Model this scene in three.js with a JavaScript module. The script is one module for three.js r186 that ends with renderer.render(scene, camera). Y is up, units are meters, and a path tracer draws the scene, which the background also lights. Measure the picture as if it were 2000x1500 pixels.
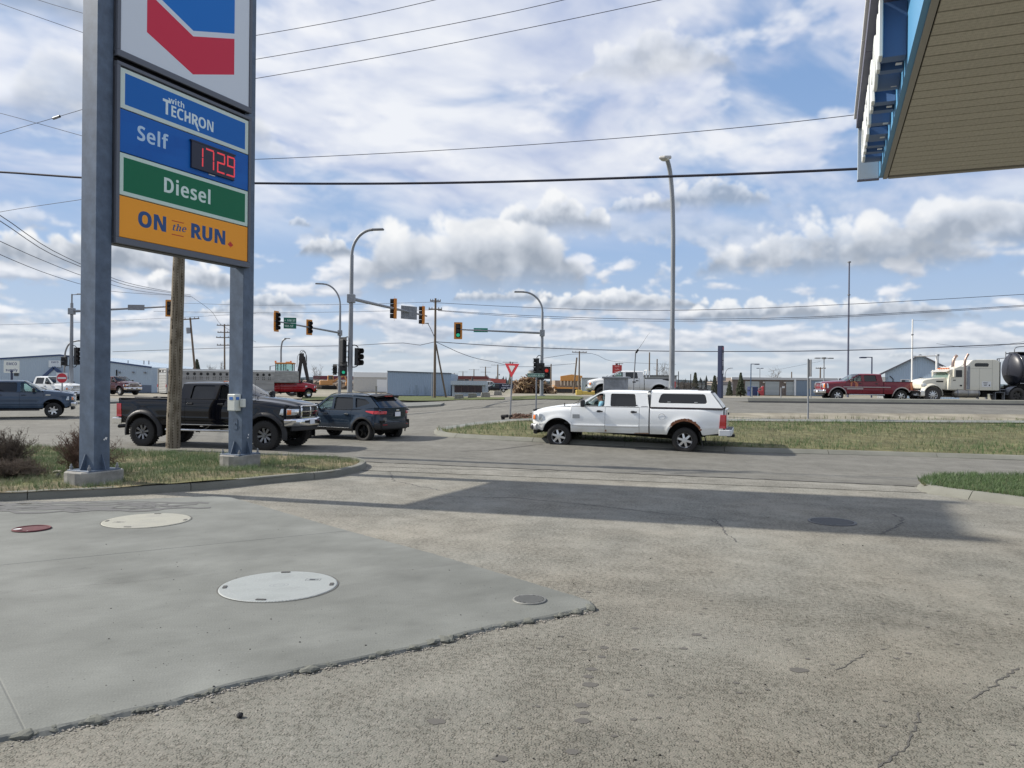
import * as THREE from 'three';
import { mergeGeometries, mergeVertices, toCreasedNormals } from 'three/addons/utils/BufferGeometryUtils.js';
import { RoundedBoxGeometry } from 'three/addons/geometries/RoundedBoxGeometry.js';
import { MarchingCubes } from 'three/addons/objects/MarchingCubes.js';
import { FontLoader } from 'three/addons/loaders/FontLoader.js';
import { TextGeometry } from 'three/addons/geometries/TextGeometry.js';

// ---------------------------------------------------------------- camera, sun, exposure
const scene = new THREE.Scene();
const camera = new THREE.PerspectiveCamera(53.13, 4 / 3, 0.1, 6000);
camera.position.set(0, 2.2, 0);
camera.rotation.set(-0.0033, 0, 0.0105);
camera.updateMatrixWorld(true);
const renderer = new THREE.WebGLRenderer({ antialias: true });
renderer.toneMapping = THREE.LinearToneMapping;
renderer.toneMappingExposure = 1.2;
renderer.shadowMap.enabled = true;
const SUN = new THREE.Vector3(-0.772, 0.602, -0.206).normalize();
const sun = new THREE.DirectionalLight(new THREE.Color(1, 0.94, 0.84), 5.0);
sun.position.copy(SUN).multiplyScalar(120);
sun.castShadow = true;
sun.shadow.radius = 1.6;
sun.shadow.mapSize.set(4096, 4096);
Object.assign(sun.shadow.camera, { left: -90, right: 90, top: 90, bottom: -90, near: 1, far: 320 });
scene.add(sun, sun.target);

// ---------------------------------------------------------------- noise
function rng(seed) { let s = seed >>> 0; return () => { s = (s + 0x6d2b79f5) | 0; let t = Math.imul(s ^ (s >>> 15), 1 | s); t = (t + Math.imul(t ^ (t >>> 7), 61 | t)) ^ t; return ((t ^ (t >>> 14)) >>> 0) / 4294967296; }; }
const PERM = (() => { const r = rng(77), p = Array.from({ length: 256 }, (_, i) => i); for (let i = 255; i > 0; i--) { const j = Math.floor(r() * (i + 1)); [p[i], p[j]] = [p[j], p[i]]; } const o = new Uint8Array(512); for (let i = 0; i < 512; i++) o[i] = p[i & 255]; return o; })();
const GX = new Float64Array(16), GY = new Float64Array(16);
for (let i = 0; i < 16; i++) { GX[i] = Math.cos(i / 16 * 2 * Math.PI) * 1.42; GY[i] = Math.sin(i / 16 * 2 * Math.PI) * 1.42; }
// gradient noise, period per (0 = none)
function pn(x, y, per = 0) {
  let xi = Math.floor(x), yi = Math.floor(y); const fx = x - xi, fy = y - yi;
  let x1 = xi + 1, y1 = yi + 1;
  if (per) { xi = ((xi % per) + per) % per; x1 = ((x1 % per) + per) % per; yi = ((yi % per) + per) % per; y1 = ((y1 % per) + per) % per; }
  xi &= 255; yi &= 255; x1 &= 255; y1 &= 255;
  const a = PERM[PERM[xi] + yi] & 15, b = PERM[PERM[x1] + yi] & 15, c = PERM[PERM[xi] + y1] & 15, d = PERM[PERM[x1] + y1] & 15;
  const u = fx * fx * fx * (fx * (fx * 6 - 15) + 10), v = fy * fy * fy * (fy * (fy * 6 - 15) + 10);
  const p = GX[a] * fx + GY[a] * fy, q = GX[b] * (fx - 1) + GY[b] * fy, r = GX[c] * fx + GY[c] * (fy - 1), s = GX[d] * (fx - 1) + GY[d] * (fy - 1);
  return p + (q - p) * u + (r + (s - r) * u - p - (q - p) * u) * v;
}
function fbm(x, y, o = 5, g = 0.5) { let s = 0, a = 1, t = 0; for (let i = 0; i < o; i++) { s += a * pn(x, y); t += a; a *= g; x = x * 2.03 + 17.7; y = y * 2.03 + 9.2; } return s / t * 1.6; }
function billow(x, y, o = 5) { let s = 0, a = 1, t = 0; for (let i = 0; i < o; i++) { s += a * Math.abs(pn(x, y)); t += a; a *= 0.5; x = x * 2.07 + 31.7; y = y * 2.07 + 5.2; } return s / t * 2.2; }
const clamp = THREE.MathUtils.clamp, lerp = THREE.MathUtils.lerp;
const sm = (x, a, b) => { const t = clamp((x - a) / (b - a), 0, 1); return t * t * (3 - 2 * t); };
const s2l = (v) => { v /= 255; return v <= 0.04045 ? v / 12.92 : Math.pow((v + 0.055) / 1.055, 2.4); };
const lin = (r, g, b) => [s2l(r), s2l(g), s2l(b)];

// ---------------------------------------------------------------- sky: clear air, high veil, ranks of low cloud, cumulus
function buildSky() {
  const W = 4096, H = 2048, data = new Float32Array(W * H * 4);
  const GR = [[0, lin(198, 210, 224)], [4, lin(182, 202, 226)], [10, lin(158, 187, 225)], [20, lin(136, 169, 214)], [32, lin(120, 155, 204)], [60, lin(94, 130, 186)], [90, lin(80, 114, 174)]];
  const air = (e) => { let i = 0; while (i < GR.length - 2 && GR[i + 1][0] < e) i++; const t = clamp((e - GR[i][0]) / (GR[i + 1][0] - GR[i][0]), 0, 1); return [0, 1, 2].map((c) => lerp(GR[i][1][c], GR[i + 1][1][c], t)); };
  const D = Math.PI / 180;
  const white = lin(243, 245, 250), lav = lin(184, 196, 225), grey = lin(178, 189, 207);
  for (let row = H / 2; row < H; row++) {
    const el = ((row + 0.5) / H - 0.5) * 180, dy = Math.sin(el * D), ce = Math.cos(el * D), base = air(el);
    for (let col = 0; col < W; col++) {
      const az = ((col + 0.5) / W - 0.5) * 2 * Math.PI, dx = Math.cos(az) * ce, dz = Math.sin(az) * ce;
      const inView = dz < -0.55 && el < 36;
      const o = inView ? 6 : 4;
      const c = [base[0], base[1], base[2]];
      const dot = Math.max(0, dx * SUN.x + dy * SUN.y + dz * SUN.z);
      const glow = 0.10 * Math.pow(dot, 3) + 0.30 * Math.pow(dot, 14);
      // high broken veil, soft, drawn out in one direction
      if (el > 3) {
        const k = 1 / (dy + 0.16);
        const px = dx * k, pz = dz * k;
        const rx = px * 0.80 - pz * 0.60, rz = px * 0.60 + pz * 0.80;
        const wx = fbm(rx * 1.1 + 3, rz * 1.1, 3) * 0.26, wz = fbm(rx * 1.1 + 40, rz * 1.1 + 11, 3) * 0.26;
        const n = fbm(rx * 1.5 + wx + 2.3, rz * 1.9 + wz + 7.1, o, 0.5), m = fbm(rx * 0.7 + 12.5, rz * 0.75 + 4.4, 3);
        const f = fbm(rx * 5.5 + wx * 4 + 30, rz * 9 + wz * 4 + 8, o - 1, 0.55);
        const den = sm(n * 0.75 + m * 0.45 + f * 0.22 + 0.30, -0.20, 0.50) * sm(el, 8.5, 14.5);
        const q = clamp(0.52 + 0.55 * fbm(rx * 2.6 + wx + 90, rz * 3.2 + wz + 20, 4) + 0.40 * n + 0.30 * f, 0, 1);
        for (let i = 0; i < 3; i++) c[i] = lerp(c[i], lerp(lav[i], white[i], q), den * 0.93);
        // lumps of thicker cloud within the veil
        const l = fbm(px * 3.1 + 71, pz * 3.1 + 33, o, 0.55), l2 = fbm(px * 3.1 + 71 - dx * 0.14, pz * 3.1 + 33 - dz * 0.14 + 0.05, 5, 0.55), ld = sm(l, 0.04, 0.40) * sm(el, 11, 18) * 0.75;
        const ls = clamp(0.62 + 1.3 * (l - l2) - 0.5 * (l - 0.4), 0, 1);
        for (let i = 0; i < 3; i++) c[i] = lerp(c[i], lerp(lav[i] * 1.02, white[i], ls), ld);
      }
      // thick ranks of low stratocumulus towards the horizon, grey beneath
      if (el < 15) {
        const A = -Math.abs(az / D), yy = Math.log(el + 2.2) * 3.4, w1 = fbm(A * 0.10 + 5, yy * 0.6, 3) * 0.5, f = (x, y, q) => fbm(x * 0.17 + w1 + 60, y * 1.15 + 21, q, 0.52) + 0.55 * (billow(x * 0.30 + 9, y * 1.7 + 4, q - 1) - 0.6);
        const n = f(A, yy, o), up = f(A - 0.25, yy + 0.22, 5), m = fbm(A * 0.05 + 8, yy * 0.5 + 3, 2);
        const den = sm(n + 0.35 * m + 0.34 * sm(el, 9, 1.5), -0.12, 0.34) * sm(el, 13, 8) * 0.94;
        const lit = clamp(0.44 + 0.95 * (n - up) + 0.15 * (0.3 - n), 0, 1);
        for (let i = 0; i < 3; i++) c[i] = lerp(c[i], lerp(grey[i], white[i], lit), den);
      }
      const i4 = (row * W + col) * 4;
      for (let i = 0; i < 3; i++) data[i4 + i] = c[i] + glow * (i === 2 ? 0.9 : 1);
      data[i4 + 3] = 1;
    }
  }
  // cumulus, each a bank of billows over a flat base: azimuth (0 = ahead), base elevation, half width, height, seed, thickness
  const list = [];
  const R = rng(5);
  for (let i = 0; i < 70; i++) {                       // small ones far off, all round the horizon
    const e = 1.0 + 6.2 * R() * R() + 0.3, w = (0.8 + 2.9 * R()) * (0.5 + e / 8);
    list.push([R() * 360 - 180, e, w, w * (0.22 + 0.16 * R()), R() * 90, 0.55 + 0.3 * R()]);
  }
  for (let i = 0; i < 26; i++) {                       // larger ones on every side but the one ahead
    const a = 40 + R() * 280, e = 7 + 9 * R(), w = 4 + 7 * R();
    list.push([a, e, w, w * (0.28 + 0.12 * R()), R() * 90, 0.95]);
  }
  list.push([3.0, 11.2, 4.2, 3.3, 3.1, 0.85], [9.5, 12.4, 2.6, 1.7, 13.1, 0.55], [-13.7, 8.9, 1.9, 2.0, 8.8, 0.95], [-15.6, 10.9, 0.8, 0.8, 18.8, 0.6], [-30, 7.0, 6.5, 3.5, 41, 1.0], [-35, 22, 6, 5, 42, 0.8], [-22, 6.2, 3.4, 2.2, 43, 0.95],
    [22.5, 7.9, 9.5, 4.4, 9.4, 0.82], [31, 8.8, 8, 4.6, 29.4, 0.82], [14.0, 12.6, 4.4, 2.6, 25.3, 0.7], [-3.2, 7.2, 8.8, 7.6, 51.7, 1.0],
    [7.5, 5.4, 7.0, 1.9, 61.7, 0.9], [17.5, 4.6, 5.6, 1.9, 71.7, 0.9], [-18, 5.0, 3, 1.6, 81.7, 0.9], [25.5, 4.5, 4.6, 2.0, 31.7, 0.9], [10.5, 21.5, 5.2, 4.2, 33.7, 0.55], [-26, 16, 8, 7, 91, 0.5]);
  const top = lin(249, 250, 251), low = lin(160, 170, 184), mid = lin(212, 218, 227);
  for (const [a0, e0, w, h, sd, op] of list) {
    const r0 = Math.max(H / 2, Math.floor(((e0 - h * 0.4) / 180 + 0.5) * H)), r1 = Math.min(H - 1, Math.ceil(((e0 + h * 1.6) / 180 + 0.5) * H));
    for (let row = r0; row <= r1; row++) {
      const el = ((row + 0.5) / H - 0.5) * 180, v = (el - e0) / h, cw = w / Math.cos(el * D) * 1.25;
      for (let k = Math.floor((a0 - cw) / 360 * W), k1 = Math.ceil((a0 + cw) / 360 * W); k <= k1; k++) {
        const u = (k * 360 / W - a0) / (cw / 1.25);
        const X = u * w / h, fr = 1.25;
        const prof = Math.pow(Math.max(0, 1 - u * u), 0.5) * (0.80 + 0.24 * pn(u * 1.1 + sd, sd * 1.7) + 0.10 * pn(u * 4.1 + sd, sd)) - 0.04;
        const b = billow(X * fr + sd * 3.1, v * fr + sd, 5);
        const val = prof + (b - 0.58) * 0.42 - v;
        const bot = v + 0.10 * fbm(X * 1.1 + sd, v * 0.9 + 8, 4) + 0.02;
        const den = sm(val, -0.01, 0.19) * sm(bot, -0.16, 0.24) * op;
        if (den <= 0.003) continue;
        const b2 = billow((X + 0.16) * fr + sd * 3.1, (v - 0.20) * fr + sd, 4);
        const hgt = clamp(v / Math.max(0.25, prof), 0, 1.2);
        const s = clamp(-0.02 + 0.80 * sm(hgt, 0.05, 1.0) + 0.50 * (b - b2) - 0.16 * u + 0.40 * (1 - sm(val, 0, 0.30)) * sm(v, 0.15, 0.6), 0, 1);
        const col = (k + W / 4 + 4 * W) % W;   // azimuth 0 is -z
        const i4 = (row * W + col) * 4;
        for (let i = 0; i < 3; i++) {
          const c = s < 0.5 ? lerp(low[i], mid[i], s * 2) : lerp(mid[i], top[i], s * 2 - 1);
          data[i4 + i] = lerp(data[i4 + i], c, den);
        }
      }
    }
  }
  // haze at the very horizon, ground tone below
  const hz = lin(198, 208, 216);
  for (let row = 0; row < H; row++) {
    const el = ((row + 0.5) / H - 0.5) * 180;
    const f = el < 0 ? 1 : 0.75 * (1 - sm(el, 0, 4.5));
    if (f <= 0) continue;
    for (let col = 0; col < W; col++) { const i4 = (row * W + col) * 4; for (let i = 0; i < 3; i++) data[i4 + i] = el < 0 ? 0.2 : lerp(data[i4 + i], hz[i], f); data[i4 + 3] = 1; }
  }
  for (let i = 0; i < data.length; i++) if (i % 4 !== 3) data[i] /= 1.2;          // the exposure is 1.2
  const t = new THREE.DataTexture(data, W, H, THREE.RGBAFormat, THREE.FloatType);
  t.mapping = THREE.EquirectangularReflectionMapping; t.magFilter = THREE.LinearFilter; t.needsUpdate = true;
  return t;
}
scene.background = buildSky();
scene.environment = scene.background;

// ---------------------------------------------------------------- terrain and where a line of sight meets it
const PR = [[0, 0], [23.5, 0], [25, 0.10], [33, 0.56], [37, 0.82], [45, 1.10], [50, 1.08], [66, 1.05], [75, 1.0], [110, 0.4], [150, 0.1], [400, 0]];
const PL = [[0, 0], [36, 0], [55, 0.22], [72, 0.38], [110, 0.3], [400, 0]];
const pick = (P, d) => { let i = 0; while (i < P.length - 2 && P[i + 1][0] < d) i++; const t = clamp((d - P[i][0]) / (P[i + 1][0] - P[i][0]), 0, 1); return lerp(P[i][1], P[i + 1][1], t); };
function T(x, z) { const d = -z; if (d < 23) return 0; return lerp(pick(PL, d), pick(PR, d), sm(x, -9, 3)); }
const ray = (px, py) => new THREE.Vector3((px - 1000) / 1500, (750 - py) / 1500, -1).applyQuaternion(camera.quaternion);
function at(px, py, d) { const r = ray(px, py); return r.multiplyScalar(-d / r.z).add(camera.position); }            // point at depth d
function gp(px, py) { const r = ray(px, py); let d = 3; for (let i = 0; i < 6000; i++) { const s = -d / r.z; if (2.2 + r.y * s <= T(r.x * s, r.z * s)) break; d += 0.03; } const s = -d / r.z; return [r.x * s, r.z * s]; }
function px2w(px, d) { const p = at(px, 745, d); return [p.x, -d, T(p.x, -d)]; }                                     // x, z, ground height

// ---------------------------------------------------------------- helpers
const names = new Map();
function numbered(n) { const k = names.get(n) || 0; names.set(n, k + 1); return k ? n + '_' + String(k).padStart(3, '0') : n; }
function tag(o, label, category, group) { o.userData.label = label; o.userData.category = category; if (group) o.userData.group = group; return o; }
function struct(o) { o.userData.kind = 'structure'; return o; }
const flags = (o) => { o.castShadow = true; o.receiveShadow = true; return o; };
function thing(name, x, y, z, turn = 0) { const o = new THREE.Group(); o.name = numbered(name); o.position.set(x, y, z); o.rotation.y = turn; scene.add(o); return o; }
const flat = (g) => { const q = g.index ? g.toNonIndexed() : g; for (const k of Object.keys(q.attributes)) if (!['position', 'normal', 'uv', 'color'].includes(k)) q.deleteAttribute(k); return q; };
function merge(list) {
  const gs = list.flat(9).filter(Boolean).map(flat);
  if (gs.some((g) => g.attributes.color)) for (const g of gs) if (!g.attributes.color) g.setAttribute('color', new THREE.BufferAttribute(new Float32Array(g.attributes.position.count * 3).fill(1), 3));
  for (const g of gs) if (!g.attributes.uv) g.setAttribute('uv', new THREE.BufferAttribute(new Float32Array(g.attributes.position.count * 2), 2));
  return gs.length === 1 ? gs[0] : mergeGeometries(gs);
}
function mesh(name, geos, mat, parent) { const m = flags(new THREE.Mesh(Array.isArray(geos) ? merge(geos) : geos, mat)); m.name = parent ? name : numbered(name); (parent || scene).add(m); return m; }
const mv = (g, x = 0, y = 0, z = 0, rx = 0, ry = 0, rz = 0) => { if (rx || ry || rz) g.applyMatrix4(new THREE.Matrix4().makeRotationFromEuler(new THREE.Euler(rx, ry, rz))); return g.translate(x, y, z); };
// box by size, uv in metres
function box(w, h, d, x = 0, y = 0, z = 0, rx = 0, ry = 0, rz = 0) { const g = new THREE.BoxGeometry(w, h, d); const p = g.attributes.position, n = g.attributes.normal, u = g.attributes.uv; for (let i = 0; i < p.count; i++) { const ax = Math.abs(n.getX(i)) > 0.5, ay = Math.abs(n.getY(i)) > 0.5; u.setXY(i, ax ? p.getZ(i) : p.getX(i), ay ? p.getZ(i) : p.getY(i)); } return mv(g, x, y, z, rx, ry, rz); }
function rbox(w, h, d, r, x = 0, y = 0, z = 0, rx = 0, ry = 0, rz = 0, s = 2) { return mv(new RoundedBoxGeometry(w, h, d, s, Math.min(r, w / 2.01, h / 2.01, d / 2.01)), x, y, z, rx, ry, rz); }
function cyl(r0, r1, h, x = 0, y = 0, z = 0, rx = 0, ry = 0, rz = 0, n = 14, open = false) { return mv(new THREE.CylinderGeometry(r0, r1, h, n, 1, open), x, y, z, rx, ry, rz); }   // r0 top
function ball(r, x, y, z, sx = 1, sy = 1, sz = 1, n = 12) { const g = new THREE.SphereGeometry(r, n, Math.ceil(n * 0.7)); g.scale(sx, sy, sz); return g.translate(x, y, z); }
const V = (x, y, z) => new THREE.Vector3(x, y, z);
function rod(a, b, r, n = 8, r2 = r) { a = Array.isArray(a) ? V(...a) : a; b = Array.isArray(b) ? V(...b) : b; const d = b.clone().sub(a), g = new THREE.CylinderGeometry(r2, r, d.length(), n, 1); g.applyQuaternion(new THREE.Quaternion().setFromUnitVectors(V(0, 1, 0), d.clone().normalize())); return g.translate((a.x + b.x) / 2, (a.y + b.y) / 2, (a.z + b.z) / 2); }
function tube(pts, r, n = 8, seg = 0, closed = false) { return new THREE.TubeGeometry(new THREE.CatmullRomCurve3(pts.map((p) => (Array.isArray(p) ? V(...p) : p)), closed, 'centripetal'), seg || pts.length * 6, r, n, closed); }
function extr(pts, depth, bevel = 0, holes = [], seg = 1) { const s = pts instanceof THREE.Shape ? pts : new THREE.Shape(pts.map((p) => new THREE.Vector2(p[0], p[1]))); for (const h of holes) s.holes.push(h instanceof THREE.Path ? h : new THREE.Path(h.map((p) => new THREE.Vector2(p[0], p[1])))); return new THREE.ExtrudeGeometry(s, { depth, bevelEnabled: bevel > 0, bevelSize: bevel, bevelThickness: bevel, bevelOffset: -bevel, bevelSegments: seg, curveSegments: 10 }); }
// rounded polygon outline
function rpoly(pts, r, n = 4) { const out = []; for (let i = 0; i < pts.length; i++) { const p = pts[i], a = pts[(i + pts.length - 1) % pts.length], b = pts[(i + 1) % pts.length]; const la = Math.hypot(a[0] - p[0], a[1] - p[1]), lb = Math.hypot(b[0] - p[0], b[1] - p[1]), q = Math.min(r, la / 2.1, lb / 2.1); const s = [p[0] + (a[0] - p[0]) / la * q, p[1] + (a[1] - p[1]) / la * q], e = [p[0] + (b[0] - p[0]) / lb * q, p[1] + (b[1] - p[1]) / lb * q]; for (let k = 0; k <= n; k++) { const t = k / n; out.push([(1 - t) * (1 - t) * s[0] + 2 * t * (1 - t) * p[0] + t * t * e[0], (1 - t) * (1 - t) * s[1] + 2 * t * (1 - t) * p[1] + t * t * e[1]]); } } return out; }
// uv in metres on any geometry, by its dominant normal
function uvm(g, k = 1) { const q = flat(g), p = q.attributes.position, n = q.attributes.normal, u = q.attributes.uv; for (let i = 0; i < p.count; i++) { const ax = Math.abs(n.getX(i)), ay = Math.abs(n.getY(i)), az = Math.abs(n.getZ(i)); if (ay > ax && ay > az) u.setXY(i, p.getX(i) * k, p.getZ(i) * k); else if (ax > az) u.setXY(i, p.getZ(i) * k, p.getY(i) * k); else u.setXY(i, p.getX(i) * k, p.getY(i) * k); } return q; }
// surface from a function of (u, v) in 0..1
function grid(f, nu, nv, flip = false, colorOf = null) {
  const pos = [], uv = [], idx = [], col = [];
  for (let j = 0; j <= nv; j++) for (let i = 0; i <= nu; i++) { const p = f(i / nu, j / nv); pos.push(p[0], p[1], p[2]); uv.push(p[3] ?? p[0], p[4] ?? p[1]); if (colorOf) col.push(...colorOf(p)); }
  for (let j = 0; j < nv; j++) for (let i = 0; i < nu; i++) { const a = j * (nu + 1) + i, b = a + 1, c = a + nu + 1, d = c + 1; if (flip) idx.push(a, c, b, b, c, d); else idx.push(a, b, c, b, d, c); }
  const g = new THREE.BufferGeometry(); g.setAttribute('position', new THREE.Float32BufferAttribute(pos, 3)); g.setAttribute('uv', new THREE.Float32BufferAttribute(uv, 2)); if (colorOf) g.setAttribute('color', new THREE.Float32BufferAttribute(col, 3)); g.setIndex(idx); g.computeVertexNormals(); return g;
}
// textures
function dtex(n, f, srgb, rep = 1) { const a = new Uint8Array(n * n * 4); for (let y = 0; y < n; y++) for (let x = 0; x < n; x++) { const c = f(x / n, y / n), i = (y * n + x) * 4; a[i] = clamp(c[0], 0, 255); a[i + 1] = clamp(c[1] ?? c[0], 0, 255); a[i + 2] = clamp(c[2] ?? c[0], 0, 255); a[i + 3] = 255; } const t = new THREE.DataTexture(a, n, n); t.wrapS = t.wrapT = THREE.RepeatWrapping; t.magFilter = THREE.LinearFilter; t.repeat.set(rep, rep); if (srgb) t.colorSpace = THREE.SRGBColorSpace; t.needsUpdate = true; return t; }
function ctex(w, h, draw) { const c = document.createElement('canvas'); c.width = w; c.height = h; const x = c.getContext('2d'); draw(x, w, h); const t = new THREE.CanvasTexture(c); t.colorSpace = THREE.SRGBColorSpace; t.anisotropy = 8; return t; }
const std = (c, r = 0.7, m = 0, o = {}) => new THREE.MeshStandardMaterial({ color: Array.isArray(c) ? new THREE.Color().setRGB(...c) : new THREE.Color(c), roughness: r, metalness: m, side: THREE.DoubleSide, ...o });
const phy = (c, r, o = {}) => new THREE.MeshPhysicalMaterial({ color: Array.isArray(c) ? new THREE.Color().setRGB(...c) : new THREE.Color(c), roughness: r, side: THREE.DoubleSide, ...o });
// periodic fbm for tiles
function tfbm(u, v, per, o = 4, g = 0.5) { let s = 0, a = 1, t = 0; for (let i = 0; i < o; i++) { s += a * pn(u * per + i * 37, v * per + i * 11, per); t += a; a *= g; per *= 2; } return s / t * 1.6; }

// ---- shared materials
const worn = dtex(256, (u, v) => { const n = tfbm(u, v, 6, 5, 0.6); const k = 226 + 34 * n; return [k, k, k]; }, true);
const roughish = dtex(256, (u, v) => { const k = 150 + 90 * tfbm(u, v, 8, 5, 0.6); return [k, k, k]; }, false);
const M = {
  black: std([0.012, 0.012, 0.013], 0.75), rubber: std([0.022, 0.021, 0.020], 0.85), plastic: std([0.02, 0.02, 0.022], 0.55), under: std([0.012, 0.011, 0.010], 0.95),
  chrome: std([0.78, 0.78, 0.78], 0.12, 1), alloy: std([0.72, 0.72, 0.71], 0.3, 0.85), darkAlloy: std([0.03, 0.03, 0.032], 0.3, 0.9), steel: std([0.30, 0.31, 0.33], 0.5, 0.6, { map: worn }),
  galv: std([0.34, 0.36, 0.39], 0.55, 0.35, { map: worn }), postBlue: std([0.118, 0.162, 0.232], 0.5, 0.1, { map: worn }), interior: std([0.03, 0.03, 0.032], 0.85), seat: std([0.06, 0.058, 0.055], 0.9),
  tint: phy([0.012, 0.014, 0.016], 0.03, { ior: 1.52, specularIntensity: 1 }),
  glass: phy([0.78, 0.88, 0.86], 0.02, { transmission: 1, thickness: 0, ior: 1.5 }), shield: phy([0.42, 0.52, 0.52], 0.02, { transmission: 1, thickness: 0, ior: 1.5 }),
  lamp: phy([0.60, 0.63, 0.65], 0.1, { clearcoat: 1, metalness: 0.6 }), amber: phy([0.75, 0.18, 0.02], 0.2, { clearcoat: 1 }), red: phy([0.50, 0.012, 0.015], 0.15, { clearcoat: 1 }), redLit: phy([0.34, 0.008, 0.010], 0.2, { clearcoat: 1, emissive: new THREE.Color(0.8, 0.03, 0.03), emissiveIntensity: 0.05 }),
  plate: std([0.72, 0.74, 0.78], 0.5), concrete: std([0.36, 0.35, 0.32], 0.9, 0, { map: worn }), white: std([0.72, 0.72, 0.71], 0.6), wire: std([0.03, 0.03, 0.045], 0.7), orangeSig: std([0.64, 0.26, 0.04], 0.5), lensOff: std([0.02, 0.015, 0.015], 0.3),
};
const paint = (c, o = {}) => phy(c, 0.5, { specularIntensity: 0.0, clearcoat: 1, clearcoatRoughness: 0.02, vertexColors: true, ...o });

// ---- draped ground sheets
function clipCell(poly, x0, x1, z0, z1) {
  let p = poly;
  for (const [ax, lim, sg] of [[0, x0, 1], [0, x1, -1], [1, z0, 1], [1, z1, -1]]) { const o = []; for (let i = 0; i < p.length; i++) { const a = p[i], b = p[(i + 1) % p.length], da = (a[ax] - lim) * sg, db = (b[ax] - lim) * sg; if (da >= 0) o.push(a); if ((da > 0 && db < 0) || (da < 0 && db > 0)) { const t = da / (da - db); o.push([a[0] + (b[0] - a[0]) * t, a[1] + (b[1] - a[1]) * t]); } } p = o; if (p.length < 3) return null; }
  return p;
}
function inside(poly, x, z) { let c = false; for (let i = 0, j = poly.length - 1; i < poly.length; j = i++) { const a = poly[i], b = poly[j]; if (a[1] > z !== b[1] > z && x < (b[0] - a[0]) * (z - a[1]) / (b[1] - a[1]) + a[0]) c = !c; } return c; }
function drape(poly, lift, cell, colorOf = null, heightOf = T) {
  const pos = [], uv = [], col = [], nor = [];
  let X0 = 1e9, X1 = -1e9, Z0 = 1e9, Z1 = -1e9; for (const [x, z] of poly) { X0 = Math.min(X0, x); X1 = Math.max(X1, x); Z0 = Math.min(Z0, z); Z1 = Math.max(Z1, z); }
  X0 = Math.floor(X0 / cell) * cell; Z0 = Math.floor(Z0 / cell) * cell;
  const put = (x, z) => { const y = heightOf(x, z) + lift; pos.push(x, y, z); uv.push(x, -z); const e = 0.25, n = V(heightOf(x - e, z) - heightOf(x + e, z), 2 * e, heightOf(x, z - e) - heightOf(x, z + e)).normalize(); nor.push(n.x, n.y, n.z); if (colorOf) col.push(...colorOf(x, z)); };
  for (let x = X0; x < X1; x += cell) for (let z = Z0; z < Z1; z += cell) {
    const p = clipCell(poly, x, x + cell, z, z + cell); if (!p) continue;
    const v = p.filter((q, i) => { const w = p[(i + 1) % p.length]; return Math.hypot(q[0] - w[0], q[1] - w[1]) > 1e-6; }); if (v.length < 3) continue;
    for (const [a, b, c] of THREE.ShapeUtils.triangulateShape(v.map((q) => new THREE.Vector2(q[0], q[1])), [])) { const A = v[a], B = v[b], C = v[c]; const ccw = (B[0] - A[0]) * (C[1] - A[1]) - (B[1] - A[1]) * (C[0] - A[0]) < 0; for (const q of ccw ? [A, B, C] : [A, C, B]) put(q[0], q[1]); }
  }
  const g = new THREE.BufferGeometry(); g.setAttribute('position', new THREE.Float32BufferAttribute(pos, 3)); g.setAttribute('normal', new THREE.Float32BufferAttribute(nor, 3)); g.setAttribute('uv', new THREE.Float32BufferAttribute(uv, 2)); if (colorOf) g.setAttribute('color', new THREE.Float32BufferAttribute(col, 3)); return g;
}
// a thin ribbon on the ground along points, with ragged width
function ribbon(pts, w, lift, rag = 0.5, step = 0.12, seed = 1) {
  const R = rng(seed), P = []; for (let i = 0; i < pts.length - 1; i++) { const a = pts[i], b = pts[i + 1], L = Math.hypot(b[0] - a[0], b[1] - a[1]), n = Math.max(1, Math.round(L / step)); for (let k = 0; k < n; k++) P.push([lerp(a[0], b[0], k / n), lerp(a[1], b[1], k / n)]); } P.push(pts[pts.length - 1]);
  const pos = [], idx = [];
  P.forEach((p, i) => { const a = P[Math.max(0, i - 1)], b = P[Math.min(P.length - 1, i + 1)], L = Math.hypot(b[0] - a[0], b[1] - a[1]) || 1, nx = -(b[1] - a[1]) / L, nz = (b[0] - a[0]) / L, j = (R() - 0.5) * w * rag * 3, ww = w * (1 + (R() - 0.5) * rag); for (const s of [-1, 1]) { const x = p[0] + nx * (j + s * ww / 2), z = p[1] + nz * (j + s * ww / 2); pos.push(x, T(x, z) + lift, z); } if (i) idx.push(i * 2 - 2, i * 2, i * 2 - 1, i * 2 - 1, i * 2, i * 2 + 1); });
  const g = new THREE.BufferGeometry(); g.setAttribute('position', new THREE.Float32BufferAttribute(pos, 3)); g.setIndex(idx); g.computeVertexNormals(); return g;
}
// sagging wire between points
function wirePts(a, b, sag, n = 14) { const o = []; for (let i = 0; i <= n; i++) { const t = i / n, p = a.clone().lerp(b, t); p.y -= sag * 4 * t * (1 - t); o.push(p); } return o; }

// ================================================================ the setting
const W2 = (pts) => pts.map((p) => gp(p[0], p[1]));
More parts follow.
